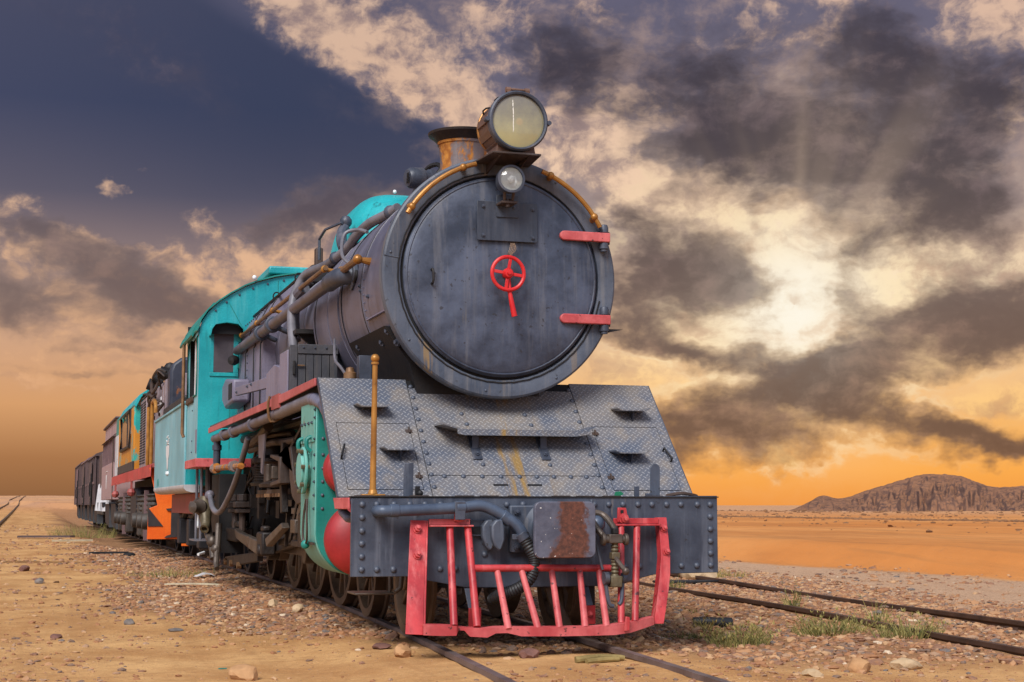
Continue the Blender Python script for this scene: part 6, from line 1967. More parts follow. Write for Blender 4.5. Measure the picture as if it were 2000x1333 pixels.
# ------------------------------------------------------------------ tender
def build_tender():
    T = empty('tender', (0, 13, 0))
    tag(T, 'pale turquoise tender with white emblem coupled behind the steam locomotive cab', 'tender')
    T.location = (0, 0, 0)
    Y0, Y1, Z0, Z1, W = 10.62, 15.72, 1.12, 2.255, 1.40
    tk = MB().span((-W, Y0, Z0 + 0.06), (W + 0.04, Y1, Z1)).build('tank', 'teal_faded_sheen', T, 0.012)
    MB().span((-W + 0.02, Y0 - 0.012, Z0 + 0.06), (W + 0.02, Y0 - 0.002, Z1 - 0.03)).build('front_sheet', 'teal', tk)
    MB().span((-W - 0.02, Y0 - 0.01, Z1 - 0.005), (W + 0.06, Y1 + 0.02, Z1 + 0.03)).build('top_coping', 'teal_faded_sheen', tk, 0.008)
    lip = [(-W - 0.005, Z0 + 0.07), (-W - 0.005, Z0 + 0.03), (-W + 0.03, Z0 - 0.01), (-W + 0.10, Z0 - 0.03), (-W + 0.2, Z0 - 0.03), (-W + 0.2, Z0 + 0.07)]
    MB().prism(lip, 'y', Y0 - 0.02, Y1).build('bottom_roll', 'dirty_white', tk, angle=60)
    MB().span((-1.3, Y0 + 1.6, Z1 + 0.03), (1.3, Y1 - 0.2, Z1 + 0.22)).build('coal_space', 'bogie_black', tk, 0.03)
    mb = MB()
    for k in range(5):
        mb.span((-1.20, Y0 - 0.10, 1.22 + 0.085 * k), (-1.05, Y0 - 0.02, 1.26 + 0.085 * k))
    mb.build('step_rungs', 'teal_dark', T)
    for x0 in (-1.35, -1.28):
        pass
    # emblem: bird crest over two lines of painted script
    ey, ez = 13.20, 1.66
    xs = -W - 0.003
    mb = MB()

    def flat(pts):
        mb.prism([(ey - 0.62 * a, ez + b) for a, b in pts], 'x', xs - 0.002, xs)
    flat([(-0.46, 0.135), (-0.20, 0.125), (0.0, 0.150), (0.20, 0.125), (0.46, 0.140), (0.40, -0.02), (0.22, -0.07), (0.16, -0.20), (0.0, -0.235), (-0.14, -0.20), (-0.24, -0.06), (-0.42, 0.0)])
    cr = mb.build('emblem_bird', 'white_paint', T)
    mb = MB()
    for pts in ([(-0.30, 0.215), (-0.1, 0.185), (0.1, 0.195), (0.3, 0.185), (0.36, 0.235)], [(-0.22, 0.155), (0.05, 0.165), (0.28, 0.158)], [(0.0, 0.245), (0.08, 0.275)], [(-0.2, 0.255), (-0.16, 0.262)],
                [(-0.3, -0.275), (-0.1, -0.295), (0.05, -0.285), (0.22, -0.30), (0.36, -0.28)], [(-0.24, -0.245), (-0.22, -0.28)], [(0.08, -0.25), (0.10, -0.285)], [(0.30, -0.245), (0.32, -0.28)]):
        mb.tube([(xs - 0.001, ey - 0.62 * a, ez + b) for a, b in pts], 0.010, 5)
    mb.build('emblem_script', 'white_paint', T)
    mb = MB()
    for a in (0, 0.16):
        mb.ball((xs, 15.0 - a * 1.4, 1.27), 0.05, 10, (0.1, 0.7, 1.3))
    mb.build('paint_smudge', 'teal_dark', T)
    # frame, axleboxes and wheels
    MB().span((-1.12, Y0 + 0.2, 0.80), (-1.0, Y1 - 0.1, 1.09)).build('side_frame', 'red_dull', T, 0.006)
    MB().span((1.04, Y0 + 0.2, 0.80), (1.16, Y1 - 0.1, 1.09)).build('side_frame', 'red_dull', T, 0.006)
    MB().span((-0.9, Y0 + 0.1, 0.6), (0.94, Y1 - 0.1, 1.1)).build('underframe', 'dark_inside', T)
    for y in (11.6, 13.1, 14.6):
        for sg in (-1, 1):
            bogie_wheel(T, float(track_x(y)) + sg * 0.565, y, 0.42, sg)
        MB().span((-1.10, y - 0.18, 0.33), (-0.86, y + 0.18, 0.72)).build('axlebox', 'bogie_black', T, 0.02)
        MB().tube([(-1.02, y - 0.6, 0.86), (-1.02, y, 0.74), (-1.02, y + 0.6, 0.86)], 0.05, 8, sub=4).build('leaf_spring', 'iron_dark', T)
    MB().tube([(-1.1, 10.7, 0.95), (-1.12, 11.2, 0.84), (-1.12, 11.9, 0.80)], 0.03, 8, sub=4).build('feed_hose', 'rubber', T)
    return T


build_tender()


# ------------------------------------------------------------------ diesel locomotive
def build_diesel():
    D = empty('diesel_locomotive', (0, 0, 0))
    tag(D, 'rusting diesel locomotive with orange striped snowplough front and ochre turquoise cab behind the tender', 'locomotive')
    # platform
    MB().span((-1.34, 17.05, 1.56), (1.38, 30.6, 1.63)).build('platform', 'red_dull', D, 0.006)
    mb = MB()
    n = 28
    v, f = [], []
    rr = random.Random(5)
    for i in range(n + 1):
        y = 17.05 + 13.5 * i / n
        v += [(-1.352, y, 1.615), (-1.352 - 0.01 * rr.random(), y, 1.40 + 0.012 * rr.random())]
    for i in range(n):
        f.append((2 * i, 2 * i + 2, 2 * i + 3, 2 * i + 1))
    v2 = [(a + 0.012, b, c) for a, b, c in v]
    m = len(v)
    mb.add(v + v2, f + [tuple(q + m for q in t[::-1]) for t in f] + [(2 * i + 1, 2 * i + 3, 2 * i + 3 + m, 2 * i + 1 + m) for i in range(n)])
    mb.build('platform_valance', 'red', D)
    for y in (22.4, 28.6):
        MB().span((-1.37, y, 1.12), (-1.33, y + 0.1, 1.45)).ball((-1.35, y + 0.05, 1.18), 0.09, 8).build('jack_bracket', 'red_dull', D)
    # pilot plough
    pl = MB().prism([(-1.37, 1.56), (-1.16, 1.56), (-0.95, 1.20), (-0.92, 0.98), (0.96, 0.98), (0.99, 1.20), (1.2, 1.56), (1.41, 1.56), (1.41, 0.36), (0.84, 0.36), (0.84, 0.22), (-0.80, 0.22), (-0.80, 0.34), (-1.385, 0.34), (-1.37, 0.86), (-1.22, 0.92)], 'y', 17.22, 17.27).build('plough', 'plow_orange', D, 0.004)
    MB().prism([(-1.378, 0.88), (-1.375, 0.56), (-1.12, 0.56)], 'y', 17.205, 17.218).build('plough_stripe', 'stripe_black', pl)
    MB().prism([(-1.08, 0.86), (-0.88, 0.88), (-0.62, 0.86), (-0.66, 0.83), (-0.80, 0.82), (-0.80, 0.42), (-0.66, 0.40), (-0.62, 0.37), (-0.85, 0.38), (-1.10, 0.36), (-1.06, 0.40), (-0.99, 0.42), (-0.99, 0.82), (-1.06, 0.83)], 'y', 17.19, 17.205).build('plough_stripe', 'stripe_black', pl)
    MB().prism([(-1.16, 1.55), (-0.9, 1.55), (-0.9, 1.18), (-0.95, 1.2)], 'y', 17.24, 17.26).build('pilot_opening', 'dark_inside', pl)
    MB().lathe([(0.25, 0), (0.25, 0.05), (0.08, 0.1), (0.08, 0.5)], (-0.55, 16.75, 0.75), (0, 1, 0), 24).build('buffer', 'bogie_black', D)
    # bogies
    for yb in (20.6, 27.6):
        bg = empty('bogie', (0, 0, 0), D)
        MB().prism([(yb - 2.2, 0.85), (yb - 1.9, 1.15), (yb + 1.9, 1.15), (yb + 2.2, 0.85), (yb + 2.2, 0.62), (yb + 1.5, 0.5), (yb + 0.9, 0.66), (yb - 0.9, 0.66), (yb - 1.5, 0.5), (yb - 2.2, 0.62)], 'x', -1.12, -0.98).build('side_frame', 'bogie_grey', bg, 0.02)
        for dy in (-1.45, 0.0, 1.45):
            MB().span((-1.24, yb + dy - 0.22, 0.30), (-1.05, yb + dy + 0.22, 0.95)).build('axlebox', 'bogie_grey', bg, 0.04)
            MB().lathe([(0.0005, 0), (0.13, 0.01), (0.15, 0.06), (0.15, 0.12)], (-1.36, yb + dy, 0.62), (1, 0, 0), 20).build('axle_cap', 'bogie_grey', bg)
            for s in (-0.42, 0.42):
                th = [(0.075 + 0.018 * math.sin(k * 1.1), 0.016 * k) for k in range(26)]
                MB().lathe(th, (-1.16, yb + dy + s, 0.72), (0, 0, 1), 12).build('coil_spring', 'bogie_grey', bg)
            bogie_wheel(bg, -0.40, yb + dy, 0.45, -1)
            bogie_wheel(bg, 0.76, yb + dy, 0.45, 1)
        MB().span((-1.26, yb - 0.75, 0.26), (-1.18, yb - 0.60, 1.2)).build('brake_hanger', 'wagon_plum', bg)
    MB().span((-1.2, 23.2, 0.45), (1.2, 25.2, 1.3)).build('fuel_tank', 'bogie_black', D, 0.1)
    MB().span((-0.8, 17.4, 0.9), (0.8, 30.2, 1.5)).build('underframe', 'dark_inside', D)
    # hood: black rusted end panel, then stripped mauve engine panels and pipework
    HW = 1.02
    pts = [(-HW, 1.64), (-HW, 3.28), (-HW + 0.05, 3.42), (-HW + 0.18, 3.52), (-0.5, 3.58), (0.54, 3.58), (HW - 0.14, 3.52), (HW - 0.01, 3.42), (HW + 0.04, 3.28), (HW + 0.04, 1.64)]
    he = MB().prism(pts, 'y', 17.7, 18.2).build('hood_end', 'hood_black', D, 0.05)
    MB().span((-0.80, 17.68, 2.55), (-0.15, 17.70, 3.25)).build('grille_panel', 'hood_mauve', he, 0.02)
    MB().tube([(-0.92, 17.66, 2.45), (-0.92, 17.62, 2.25), (-0.72, 17.62, 2.25), (-0.55, 17.62, 2.7)], 0.02, 8, sub=3).tube([(-0.75, 17.62, 2.3), (-0.45, 17.62, 2.65)], 0.02, 8).build('end_handrail', 'pipe_grey', he)
    MB().prism([(x * 0.93, z - 0.12 * (z > 2)) for x, z in pts], 'y', 18.2, 23.0).build('engine_hood', 'hood_mauve', D, 0.04)
    rr = random.Random(8)
    for k in range(11):
        y = 18.35 + 0.40 * k
        h0, h1 = 1.7 + rr.uniform(0, 0.2), rr.uniform(2.7, 3.2)
        MB().span((-HW - 0.02 - rr.uniform(0, 0.03), y, h0), (-HW + 0.1, y + rr.uniform(0.24, 0.36), h1)).build('door_panel', rr.choice(['hood_mauve', 'hood_mauve', 'bogie_black', 'dirty_white', 'rusty_brown']), D, 0.012)
    mb = MB()
    for k in range(13):
        y = rr.uniform(18.2, 22.6)
        z = rr.uniform(2.75, 3.25)
        mb.tube([(-1.06, y, z), (-1.16, y + 0.15, z + rr.uniform(-.2, .2)), (-1.14, y + 0.6, z + rr.uniform(-.25, .1)), (-1.05, y + 0.9, z + rr.uniform(-.4, 0))], rr.uniform(0.015, 0.035), 7, sub=4)
    mb.build('stripped_pipes', 'rusty_brown', D)['kind'] = 'stuff'
    for y in (18.9, 20.3, 21.8):
        MB().cyl((-0.95, y, 3.3), (-1.12, y, 3.36), 0.12, 12).ball((-0.9, y + 0.3, 3.45), 0.12, 10).build('exhaust_fitting', 'iron_dark', D)
    MB().tube([(-1.05, 18.2, 3.3), (-1.15, 18.6, 3.38), (-1.15, 20.0, 3.35), (-1.1, 21.0, 3.2), (-1.1, 22.5, 3.18)], 0.022, 8, sub=4).build('roof_rail', 'bogie_grey', D)
    MB().prism([(17.75, 1.66), (18.2, 1.66), (17.85, 2.55), (17.72, 2.55)], 'x', -1.25, -1.21).build('diagonal_brace', 'hood_mauve', D)
    # louvred radiator doors
    for y0 in (20.9, 21.75):
        lv = MB().span((-1.20, y0, 1.66), (-1.0, y0 + 0.78, 3.02)).build('louvre_door', 'hood_mauve', D, 0.01)
        mb = MB()
        for k in range(24):
            z = 1.75 + 0.052 * k
            for c in range(3):
                mb.box((-1.204, y0 + 0.15 + 0.24 * c, z), (0.012, 0.15, 0.026))
        o = mb.build('louvre_slots', 'dark_inside', lv)
        o['kind'] = 'stuff'
    # gold handrails at the platform end
    MB().tube([(-1.30, 17.9, 1.63), (-1.30, 17.9, 2.62), (-1.30, 17.82, 2.72), (-1.30, 17.5, 2.74), (-1.30, 17.15, 2.66), (-1.30, 17.1, 2.50)], 0.032, 10, sub=4).build('platform_handrail', 'gold', D)
    MB().tube([(-1.32, 18.5, 1.63), (-1.32, 18.5, 2.68)], 0.034, 10).build('platform_handrail', 'gold', D)
    # cab
    cw = 1.32
    cp = [(-cw, 1.63), (-cw, 2.95), (-cw + 0.10, 3.16), (-cw + 0.35, 3.34), (-0.4, 3.48), (0.44, 3.48), (cw - 0.31, 3.34), (cw - 0.06, 3.16), (cw + 0.04, 2.95), (cw + 0.04, 1.63)]
    cb = MB().prism(cp, 'y', 22.6, 28.4).build('cab_body', 'ochre_teal', D, 0.03)
    MB().prism([(x * 1.01, z + 0.02) for x, z in cp[1:-1]] + [(x * 0.98, z - 0.02) for x, z in cp[1:-1]][::-1], 'y', 22.5, 28.5).build('cab_roof', 'teal', cb)
    MB().span((-cw - 0.012, 22.6, 1.64), (-cw + 0.02, 28.4, 1.82)).build('cab_skirt', 'stripe_black', cb)
    wn = MB().span((-cw - 0.02, 23.6, 2.16), (-cw + 0.02, 26.9, 2.92)).build('cab_window', 'dark_glass', cb, 0.02)
    MB().tube([(-cw - 0.02, 23.6, 2.16), (-cw - 0.02, 26.9, 2.16), (-cw - 0.02, 26.9, 2.92), (-cw - 0.02, 23.6, 2.92)], 0.04, 8, closed=True).build('window_rubber', 'rubber', wn)
    MB().span((-cw - 0.03, 24.5, 2.18), (-cw - 0.02, 24.62, 2.90)).build('window_bar', 'rubber', wn)
    MB().tube([(-cw - 0.04, 25.2, 2.95), (-cw - 0.05, 25.5, 2.75), (-cw - 0.04, 26.2, 2.9)], 0.015, 6).build('wiper', 'teal_dark', wn)
    MB().span((-cw - 0.015, 28.4, 1.45), (-cw + 0.03, 29.6, 2.6)).build('white_corner_post', 'dirty_white', D)
    MB().span((-cw, 28.4, 2.3), (cw, 29.6, 3.05)).build('rear_hood', 'teal_dark', D, 0.05)
    return D


build_diesel()


# ------------------------------------------------------------------ coach and wagons
def wagon_bogie(W, yb):
    b = empty('bogie', (0, 0, 0), W)
    MB().prism([(yb - 1.2, 0.75), (yb + 1.2, 0.75), (yb + 0.9, 0.5), (yb - 0.9, 0.5)], 'x', -0.98, -0.88).build('side_frame', 'bogie_black', b)
    MB().prism([(yb - 1.0, 0.95), (yb + 1.4, 0.95), (yb + 1.0, 0.42), (yb - 1.3, 0.30)], 'x', -1.2, -1.0).build('skirt_plate', 'bogie_black', b)
    for dy in (-0.85, 0.85):
        bogie_wheel(b, -0.40, yb + dy, 0.40, -1)
        bogie_wheel(b, 0.76, yb + dy, 0.40, 1)
    return b


def build_coach():
    W = empty('passenger_coach', (0, 0, 0))
    tag(W, 'faded pink passenger coach with barred windows and small white emblem behind the diesel locomotive', 'coach')
    y0, y1, hw = 30.9, 37.3, 1.32
    MB().span((-hw, y0, 1.06), (hw + 0.04, y1, 2.02)).build('lower_body', 'coach_pink', W, 0.01)
    MB().span((-hw + 0.12, y0 + 0.05, 2.0), (hw - 0.08, y1 - 0.05, 2.72)).build('dark_interior', 'dark_inside', W)
    for k in range(9):
        y = y0 + 0.05 + (y1 - y0 - 0.1) * k / 8
        MB().span((-hw + 0.02, y - 0.06, 2.02), (-hw + 0.12, y + 0.06, 2.72)).build('window_bar', 'wagon_plum', W)
    rf = [(-hw - 0.04, 2.68), (-hw + 0.05, 2.76), (-hw + 0.3, 2.86), (0.02, 2.92), (hw - 0.26, 2.86), (hw - 0.01, 2.76), (hw + 0.08, 2.68)]
    MB().prism(rf, 'y', y0 - 0.05, y1 + 0.05).build('roof', 'wagon_brown', W, angle=20)
    MB().span((-hw + 0.06, y0 - 0.6, 2.6), (hw - 0.02, y1 - 0.4, 3.10)).build('clerestory_wall', 'coach_pink', W)
    MB().span((-hw + 0.0, y0 - 0.65, 3.10), (hw + 0.04, y1 - 0.2, 3.16)).build('clerestory_roof', 'wagon_brown', W, 0.02)
    MB().span((-hw - 0.004, y0 + 0.0, 1.06), (-hw + 0.01, y0 + 0.22, 2.7)).build('corner_post', 'rusty_brown', W)
    mb = MB()
    xs, ey, ez = -hw - 0.004, 34.2, 1.56
    mb.prism([(ey + 0.35, ez + 0.18), (ey - 0.35, ez + 0.18), (ey - 0.12, ez - 0.2), (ey + 0.12, ez - 0.2)], 'x', xs - 0.002, xs)
    mb.tube([(xs, ey - 0.3, ez + 0.28), (xs, ey + 0.3, ez + 0.26)], 0.015, 5)
    mb.build('emblem', 'white_paint', W)
    for y in (32.4, 35.9):
        wagon_bogie(W, y)
    MB().span((-0.9, y0, 0.75), (0.94, y1, 1.08)).build('underframe', 'bogie_black', W)
    return W


def build_crane_wagon():
    W = empty('machinery_wagon', (0, 0, 0))
    tag(W, 'short open wagon carrying pale grey machinery and a yellow cover between coach and box wagons', 'wagon')
    y0, y1 = 37.9, 42.2
    MB().span((-1.25, y0, 0.85), (1.29, y1, 1.0)).build('deck', 'bogie_black', W, 0.01)
    rr = random.Random(4)
    for k in range(9):
        y = y0 + 0.1 + 0.46 * k
        MB().cyl((-1.1 - rr.uniform(0, 0.12), y, 0.72), (-1.1, y + 0.05, 1.5 + rr.uniform(-0.12, 0.1)), 0.13, 10).build('machine_leg', 'dirty_white', W)
    for k in range(4):
        MB().span((-1.25, y0 + 0.2 + k, 0.62), (-1.0, y0 + 0.75 + k, 0.86)).build('axle_block', 'bogie_grey', W, 0.02)
    MB().ball((-0.5, 40.2, 1.62), 0.7, 14, (0.9, 1.6, 0.42)).build('yellow_cover', 'gold', W)
    MB().span((-1.2, y0 + 2.2, 1.0), (1.2, y1, 2.55)).build('dark_housing', 'wagon_brown', W, 0.03)
    for y in (38.9, 41.2):
        for sg in (-1, 1):
            bogie_wheel(W, 0.2 + sg * 0.57, y, 0.4, sg)
    return W


def box_wagon(y0, y1, top, mat, label, roofmat, door):
    W = empty('box_wagon', (0, 0, 0))
    tag(W, label, 'wagon', 'old box wagons at the tail of the train')
    hw = 1.28
    bd = MB().span((-hw, y0, 0.92), (hw + 0.04, y1, top - 0.25)).build('body', mat, W, 0.01)
    rf = [(-hw - 0.06, top - 0.28), (-hw - 0.02, top - 0.20), (-hw + 0.35, top - 0.06), (0.02, top), (hw - 0.31, top - 0.06), (hw + 0.06, top - 0.2), (hw + 0.1, top - 0.28)]
    MB().prism(rf, 'y', y0 - 0.1, y1 + 0.1).build('roof', roofmat, W, angle=15)
    n = int((y1 - y0) / 1.1)
    for k in range(n + 1):
        y = y0 + (y1 - y0) * k / n
        MB().span((-hw - 0.05, y - 0.05, 0.92), (-hw - 0.001, y + 0.05, top - 0.28)).build('side_stanchion', 'wagon_brown', W)
    MB().span((-hw - 0.035, y0 + 0.06, 1.62), (-hw - 0.002, y1 - 0.06, 1.70)).build('side_rail', 'wagon_plum', W)
    ym = (y0 + y1) / 2
    dr = MB().span((-hw - 0.075, ym - 0.95, 0.98), (-hw - 0.052, ym + 0.95, top - 0.42)).build('sliding_door', door, W, 0.006)
    MB().tube([(-hw - 0.09, ym - 0.7, 1.2), (-hw - 0.11, ym - 0.7, 1.3), (-hw - 0.11, ym - 0.7, 1.6), (-hw - 0.09, ym - 0.7, 1.7)], 0.02, 6).build('door_handle', 'iron_dark', dr)
    mb = MB()
    for k in range(5):
        mb.box((-hw - 0.14, y0 + 0.28, 0.95 + 0.22 * k), (0.03, 0.45, 0.03))
    mb.tube([(-hw - 0.14, y0 + 0.06, 0.85), (-hw - 0.14, y0 + 0.06, 1.95)], 0.02, 6).tube([(-hw - 0.14, y0 + 0.5, 0.85), (-hw - 0.14, y0 + 0.5, 1.95)], 0.02, 6)
    mb.build('ladder', 'iron_dark', W)
    for y in (y0 + 1.6, y1 - 1.6):
        wagon_bogie(W, y)
    MB().span((-0.9, y0, 0.72), (0.94, y1, 0.93)).build('underframe', 'bogie_black', W)
    return W


build_coach()
build_crane_wagon()
box_wagon(42.6, 49.0, 2.80, 'wagon_brown', 'dark brown box wagon with ladder next to the machinery wagon', 'wagon_brown', 'wagon_brown')
box_wagon(49.6, 57.6, 2.86, 'wagon_plum', 'plum coloured box wagon, second from the end of the train', 'wagon_plum', 'wagon_brown')
box_wagon(58.2, 66.5, 2.92, 'wagon_brown', 'last dark box wagon at the far end of the train', 'wagon_brown', 'wagon_plum')


# ------------------------------------------------------------------ plants and litter on the ground
def gz(x, y):
    return float(terrain(np.array([float(x)]), np.array([float(y)]))[0])


def leaf_material(name, c1, c2):
    m = bpy.data.materials.new(name)
    m.use_nodes = True
    N = Nodes(m.node_tree)
    t = N.node('ShaderNodeAttribute', attribute_name='tone').outputs['Fac']
    b = N.node('ShaderNodeBsdfPrincipled')
    N.put(b.inputs['Base Color'], N.mix(t, srgb(*c1), srgb(*c2)))
    b.inputs['Roughness'].default_value = 0.7
    b.inputs['Specular IOR Level'].default_value = 0.2
    o = N.node('ShaderNodeOutputMaterial')
    N.l.new(b.outputs[0], o.inputs[0])
    MAT[name] = m


leaf_material('dry_grass', (104, 98, 52), (176, 152, 92))
leaf_material('green_grass', (78, 82, 42), (156, 142, 84))


def plant(name, label, x, y, n, h, spread, mat, seed, lean=0.35, cat='plant', group=None, seeds=0):
    P = empty(name, (x, y, gz(x, y)))
    tag(P, label, cat, group)
    rs = np.random.RandomState(seed)
    V, F, T = [], [], []

    def blade(p0, d, ln, w, droop, tone, seg=4):
        d = d / np.linalg.norm(d)
        side = np.cross(d, (0.3, 1, 0.2))
        side = side / np.linalg.norm(side)
        p = p0.copy()
        o = len(V)
        for k in range(seg + 1):
            t = k / seg
            ww = w * (1 - t * 0.92)
            V.append(p - side * ww)
            V.append(p + side * ww)
            T.extend([tone, tone])
            d = d + np.array([0, 0, -droop * t])
            d = d / np.linalg.norm(d)
            p = p + d * ln / seg
        for k in range(seg):
            F.append((o + 2 * k, o + 2 * k + 1, o + 2 * k + 3, o + 2 * k + 2))
        return p
    for i in range(n):
        a = rs.rand() * 2 * PI
        r = spread * np.sqrt(rs.rand())
        p0 = np.array([r * np.cos(a) * 1.15, r * np.sin(a) * 0.7, -0.02])
        out = np.array([np.cos(a) * lean * (0.3 + r / spread) + rs.normal(0, 0.18), np.sin(a) * lean + rs.normal(0, 0.18), 1.0])
        ln = h * (0.45 + 0.6 * rs.rand()) * (1 - 0.35 * r / spread)
        tip = blade(p0, out, ln, 0.0035 + 0.002 * rs.rand(), 0.25 * rs.rand(), rs.rand())
        for k in range(rs.randint(1, 4)):
            t = 0.35 + 0.55 * rs.rand()
            q = p0 * (1 - t) + tip * t
            dd = np.array([rs.normal(0, 0.8), rs.normal(0, 0.8), 0.6 + rs.rand()])
            blade(q, dd, h * (0.10 + 0.16 * rs.rand()), 0.003, 0.2, rs.rand(), 2)
        if seeds and rs.rand() < seeds:
            for k in range(3):
                blade(tip, np.array([rs.normal(0, 0.5), rs.normal(0, 0.5), 0.7]), 0.03, 0.006, 0.1, 1.0, 2)
    o = np_mesh('foliage', np.array(V), np.array(F), MAT[mat], {'tone': np.array(T)}, smooth=True)
    o.parent = P
    rs2 = random.Random(seed)
    mb = MB()
    for k in range(7):
        a = rs2.uniform(0, 2 * PI)
        mb.tube([(0.3 * spread * math.cos(a), 0.3 * spread * math.sin(a), -0.03), (0.6 * spread * math.cos(a), 0.5 * spread * math.sin(a), h * 0.3)], [0.006, 0.003], 5)
    mb.build('stems', mat, P)['kind'] = 'stuff'
    return P


plant('desert_shrub', 'low green tuft just right of the cowcatcher foot', 1.50, 1.05, 90, 0.10, 0.17, 'green_grass', 3)
plant('desert_shrub', 'feathery bush nearest the camera on the right of the cowcatcher', 1.66, 0.42, 170, 0.22, 0.19, 'green_grass', 5, seeds=0.3)
plant('desert_shrub', 'wide green bush growing beside the rusty siding rail', 2.70, 0.95, 190, 0.22, 0.25, 'green_grass', 7, 0.6, seeds=0.2)
plant('desert_shrub', 'spiky bush further right along the rusty siding rail', 3.04, 0.40, 150, 0.22, 0.22, 'green_grass', 9, 0.6, seeds=0.2)
plant('desert_shrub', 'small dry yellow plant by the black rubber tube', 1.92, 1.62, 24, 0.22, 0.06, 'dry_grass', 11, 0.5, seeds=0.6)
plant('grass_clump', 'pale grass clump at the siding rail just past the buffer beam end', 5.55, 9.6, 110, 0.20, 0.30, 'dry_grass', 13)
plant('grass_clump', 'grass clump between the siding rails left of the plain', 6.3, 10.4, 70, 0.16, 0.25, 'dry_grass', 14)
plant('grass_clump', 'green grass clump on the ground left of the pink coach', -1.95, 33.0, 260, 0.45, 0.75, 'green_grass', 15)
plant('grass_clump', 'weeds growing under the tender wheels', -1.35, 12.4, 170, 0.18, 0.55, 'green_grass', 17)
plant('grass_clump', 'tiny sprig beside the far end of the siding', 3.95, 6.9, 30, 0.18, 0.08, 'green_grass', 18)
plant('grass_clump', 'thin sprig standing between the rusty rails', 3.55, 3.2, 26, 0.30, 0.06, 'green_grass', 19)
plant('grass_clump', 'thin sprig leaning over the nearer rusty rail at right', 3.45, 1.55, 26, 0.30, 0.08, 'green_grass', 21)


def rock(name, label, x, y, size, mat, seed, cat='rock', flat=0.7, sink=0.25, group=None):
    import bmesh
    bm = bmesh.new()
    bmesh.ops.create_icosphere(bm, subdivisions=3, radius=1.0)
    rs = np.random.RandomState(seed)
    planes = [(Vector(rs.normal(0, 1, 3)).normalized(), 0.62 + 0.3 * rs.rand()) for _ in range(11)]
    for v in bm.verts:
        for n, d in planes:
            e = v.co.dot(n) - d
            if e > 0:
                v.co -= n * e
        v.co *= 1 + 0.05 * math.sin(v.co.x * 9 + seed) * math.sin(v.co.y * 7)
        v.co = Vector((v.co.x * size[0], v.co.y * size[1], v.co.z * size[2]))
    me = bpy.data.meshes.new(name)
    bm.to_mesh(me)
    bm.free()
    me.polygons.foreach_set('use_smooth', [True] * len(me.polygons))
    me.set_sharp_from_angle(angle=R(25))
    me.materials.append(MAT[mat])
    o = bpy.data.objects.new(name, me)
    COL.objects.link(o)
    o.location = (x, y, gz(x, y) + size[2] * (1 - sink * 2))
    o.rotation_euler = (0, 0, seed * 1.3)
    tag(o, label, cat, group)
    return o


rock('boulder', 'big pale boulder beside the siding rail just right of the buffer beam', 5.25, 9.1, (0.30, 0.24, 0.16), 'boulder', 4)
rock('stone', 'flat dark plum stone lying alone on the sand at left', -3.08, 2.75, (0.075, 0.05, 0.022), 'stone_plum', 6)
rock('stone', 'small dark stone near the wet streak, left edge', -3.36, 14.3, (0.09, 0.08, 0.06), 'stone_plum', 8)
rock('stone', 'dark pebble-sized stone below the wet streak on the sand', -3.16, 11.0, (0.07, 0.06, 0.05), 'stone_grey', 9)
rock('stone', 'grey stone on the sand where the gravel begins', -2.46, 3.8, (0.05, 0.045, 0.035), 'stone_grey', 10)
rock('stone', 'flat slate-blue stone at the edge of the gravel', -2.15, 3.0, (0.075, 0.05, 0.02), 'stone_grey', 12)
rock('stone', 'ochre stone half buried at the bottom edge of the picture', -2.06, -0.55, (0.11, 0.08, 0.06), 'stone_ochre', 14)
rock('stone', 'broad brown flat stone in front of the leading wheel', -1.02, 0.35, (0.09, 0.07, 0.025), 'stone_plum', 16)
rock('stone', 'ochre stone standing on the sand left of the near rail', -0.98, -0.12, (0.075, 0.06, 0.06), 'stone_ochre', 18)
rock('stone', 'reddish stone between the rails ahead of the cowcatcher', -0.22, -0.42, (0.09, 0.07, 0.04), 'stone_plum', 20)
rock('stone', 'large pale stone at the lower right among the rubble', 1.98, -1.30, (0.13, 0.09, 0.05), 'boulder', 22)
rock('stone', 'blocky ochre stone at the lower right beside the paler ones', 1.62, -1.35, (0.085, 0.07, 0.06), 'stone_ochre', 24)
rock('stone', 'white-ish small stone near the bottom right corner', 1.15, -1.62, (0.07, 0.05, 0.03), 'boulder', 26)
rock('stone', 'pale stone on the gravel below the teal cylinder', -0.95, 4.15, (0.07, 0.06, 0.05), 'boulder', 28)
rock('stone', 'second pale stone on the gravel, right of the white strip', -1.02, 5.2, (0.06, 0.05, 0.05), 'boulder', 30)


def ground_thing(name, label, cat, mb, mat, x, y, rz=0.0, dz=0.0, bevel=0.0):
    o = mb.build(name, mat, None, bevel)
    o.location = (x, y, gz(x, y) + dz)
    o.rotation_euler = (0, 0, rz)
    tag(o, label, cat)
    return o


ground_thing('rubber_tube', 'short black rubber tube lying on the gravel right of the cowcatcher', 'tube',
             MB().tube([(-0.16, 0.02, 0.03), (-0.05, 0.0, 0.035), (0.06, -0.01, 0.03), (0.16, 0.01, 0.028)], [0.042, 0.043, 0.042, 0.040], 14, sub=3), 'rubber', 2.15, 1.95, -0.15, 0.012)
ground_thing('metal_plate', 'dark metal offcut lying against the siding rail by the boulder', 'scrap',
             MB().prism([(-0.42, -0.10), (0.10, -0.14), (0.45, 0.0), (0.05, 0.10), (-0.40, 0.12)], 'z', 0.0, 0.03), 'rubber', 4.48, 7.8, 0.0, 0.03, 0.008)
ground_thing('pipe_stub', 'dark pipe stub seen between the cowcatcher bars', 'pipe', MB().tube([(-0.08, 0, 0.05), (0.12, 0.03, 0.05)], 0.05, 12), 'rubber', 1.75, 4.6, 0.2, 0.0)
mbw = MB()
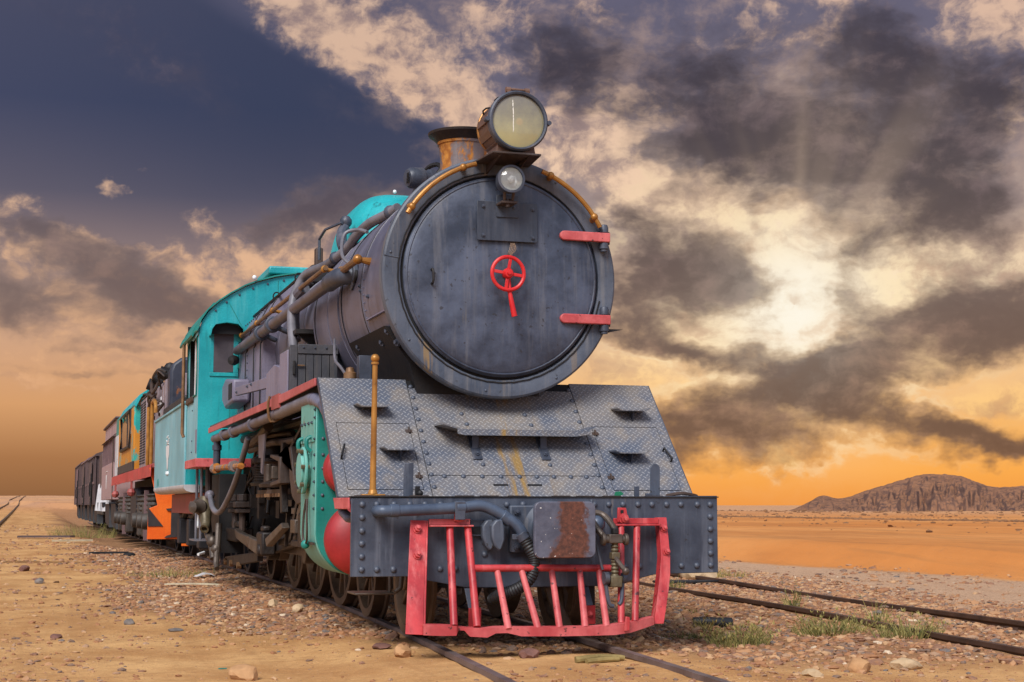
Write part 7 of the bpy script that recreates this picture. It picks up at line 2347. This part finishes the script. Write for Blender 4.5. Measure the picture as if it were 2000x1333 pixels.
pts = [Vector((-0.36, 0.30, 0.0)), Vector((-0.15, 0.10, 0.012)), Vector((0.1, -0.05, 0.012)), Vector((0.30, -0.2, 0.0)), Vector((0.42, -0.34, -0.005))]
sp_ = smooth_path(pts, 5)
for a, b in zip(sp_[:-1], sp_[1:]):
    mbw.bar(a, b + (b - a) * 0.04, 0.10, 0.016)
ground_thing('curved_plank', 'long pale curved strip of wood lying on the gravel left of the wheels', 'plank', mbw, 'pale_wood', -1.27, 9.75, 0.0, 0.035)
ground_thing('white_scrap', 'small bent white scrap near the loco brake beam', 'scrap',
             MB().prism([(-0.16, 0.0), (-0.02, 0.05), (0.05, 0.04), (0.11, 0.0), (0.05, 0.022), (-0.02, 0.03)], 'y', -0.06, 0.06), 'white_paint', -0.98, 11.6, 0.3, 0.03)
ground_thing('glove', 'crumpled ochre cloth glove lying between the rails', 'glove',
             MB().tube([(-0.17, 0.02, 0.02), (-0.08, 0.0, 0.03), (0.03, 0.02, 0.03), (0.14, -0.01, 0.025), (0.17, -0.02, 0.02)], [0.025, 0.035, 0.034, 0.026, 0.015], 10, sub=4)
             .tube([(-0.13, -0.04, 0.015), (0.0, -0.05, 0.022), (0.10, -0.06, 0.02)], [0.02, 0.026, 0.014], 8, sub=4).tube([(-0.02, 0.05, 0.015), (0.08, 0.06, 0.02), (0.15, 0.045, 0.015)], [0.018, 0.022, 0.012], 8, sub=4), 'cloth_ochre', 0.10, -0.85, 0.25, -0.004)
ground_thing('broken_board', 'weathered broken board on the ground left of the diesel locomotive', 'board',
             MB().prism([(-0.5, -0.05), (0.45, -0.10), (0.5, 0.04), (0.2, 0.10), (-0.45, 0.06)], 'z', 0.0, 0.04), 'pale_wood', -2.35, 27.5, 0.3, 0.05)
ground_thing('dark_board', 'dark splintered board behind the paler board left of the train', 'board',
             MB().prism([(-0.7, -0.08), (0.6, -0.05), (0.7, 0.05), (-0.6, 0.10)], 'z', 0.0, 0.05), 'wagon_brown', -2.9, 31.0, -0.2, 0.04)
ground_thing('black_strip', 'flat black rubber strip on the gravel left of the plough', 'strip',
             MB().prism([(-0.38, -0.07), (0.36, -0.06), (0.38, 0.06), (-0.36, 0.08)], 'z', 0.0, 0.035), 'rubber', -1.85, 20.6, 0.1, 0.03)
ground_thing('black_lump', 'small black lump right of the rubber strip near the plough', 'scrap',
             MB().ball((0, 0, 0.03), 0.10, 10, (1.2, 0.8, 0.5)), 'rubber', -1.45, 20.9, 0.0, 0.0)
ground_thing('sleeper_board', 'dark weathered board lying on the sand at the far left', 'board',
             MB().prism([(-0.5, -0.05), (0.5, -0.07), (0.5, 0.06), (-0.5, 0.05)], 'z', 0.0, 0.03), 'pale_wood', -4.6, 17.7, -0.3, 0.01)
ground_thing('blue_glass_shard', 'tiny blue-green glass shard on the sand at the bottom', 'shard',
             MB().prism([(-0.028, -0.006), (0.028, -0.007), (0.025, 0.007), (-0.022, 0.006)], 'z', 0.0, 0.006), 'teal_dark', -2.12, -0.02, 0.2, 0.004)
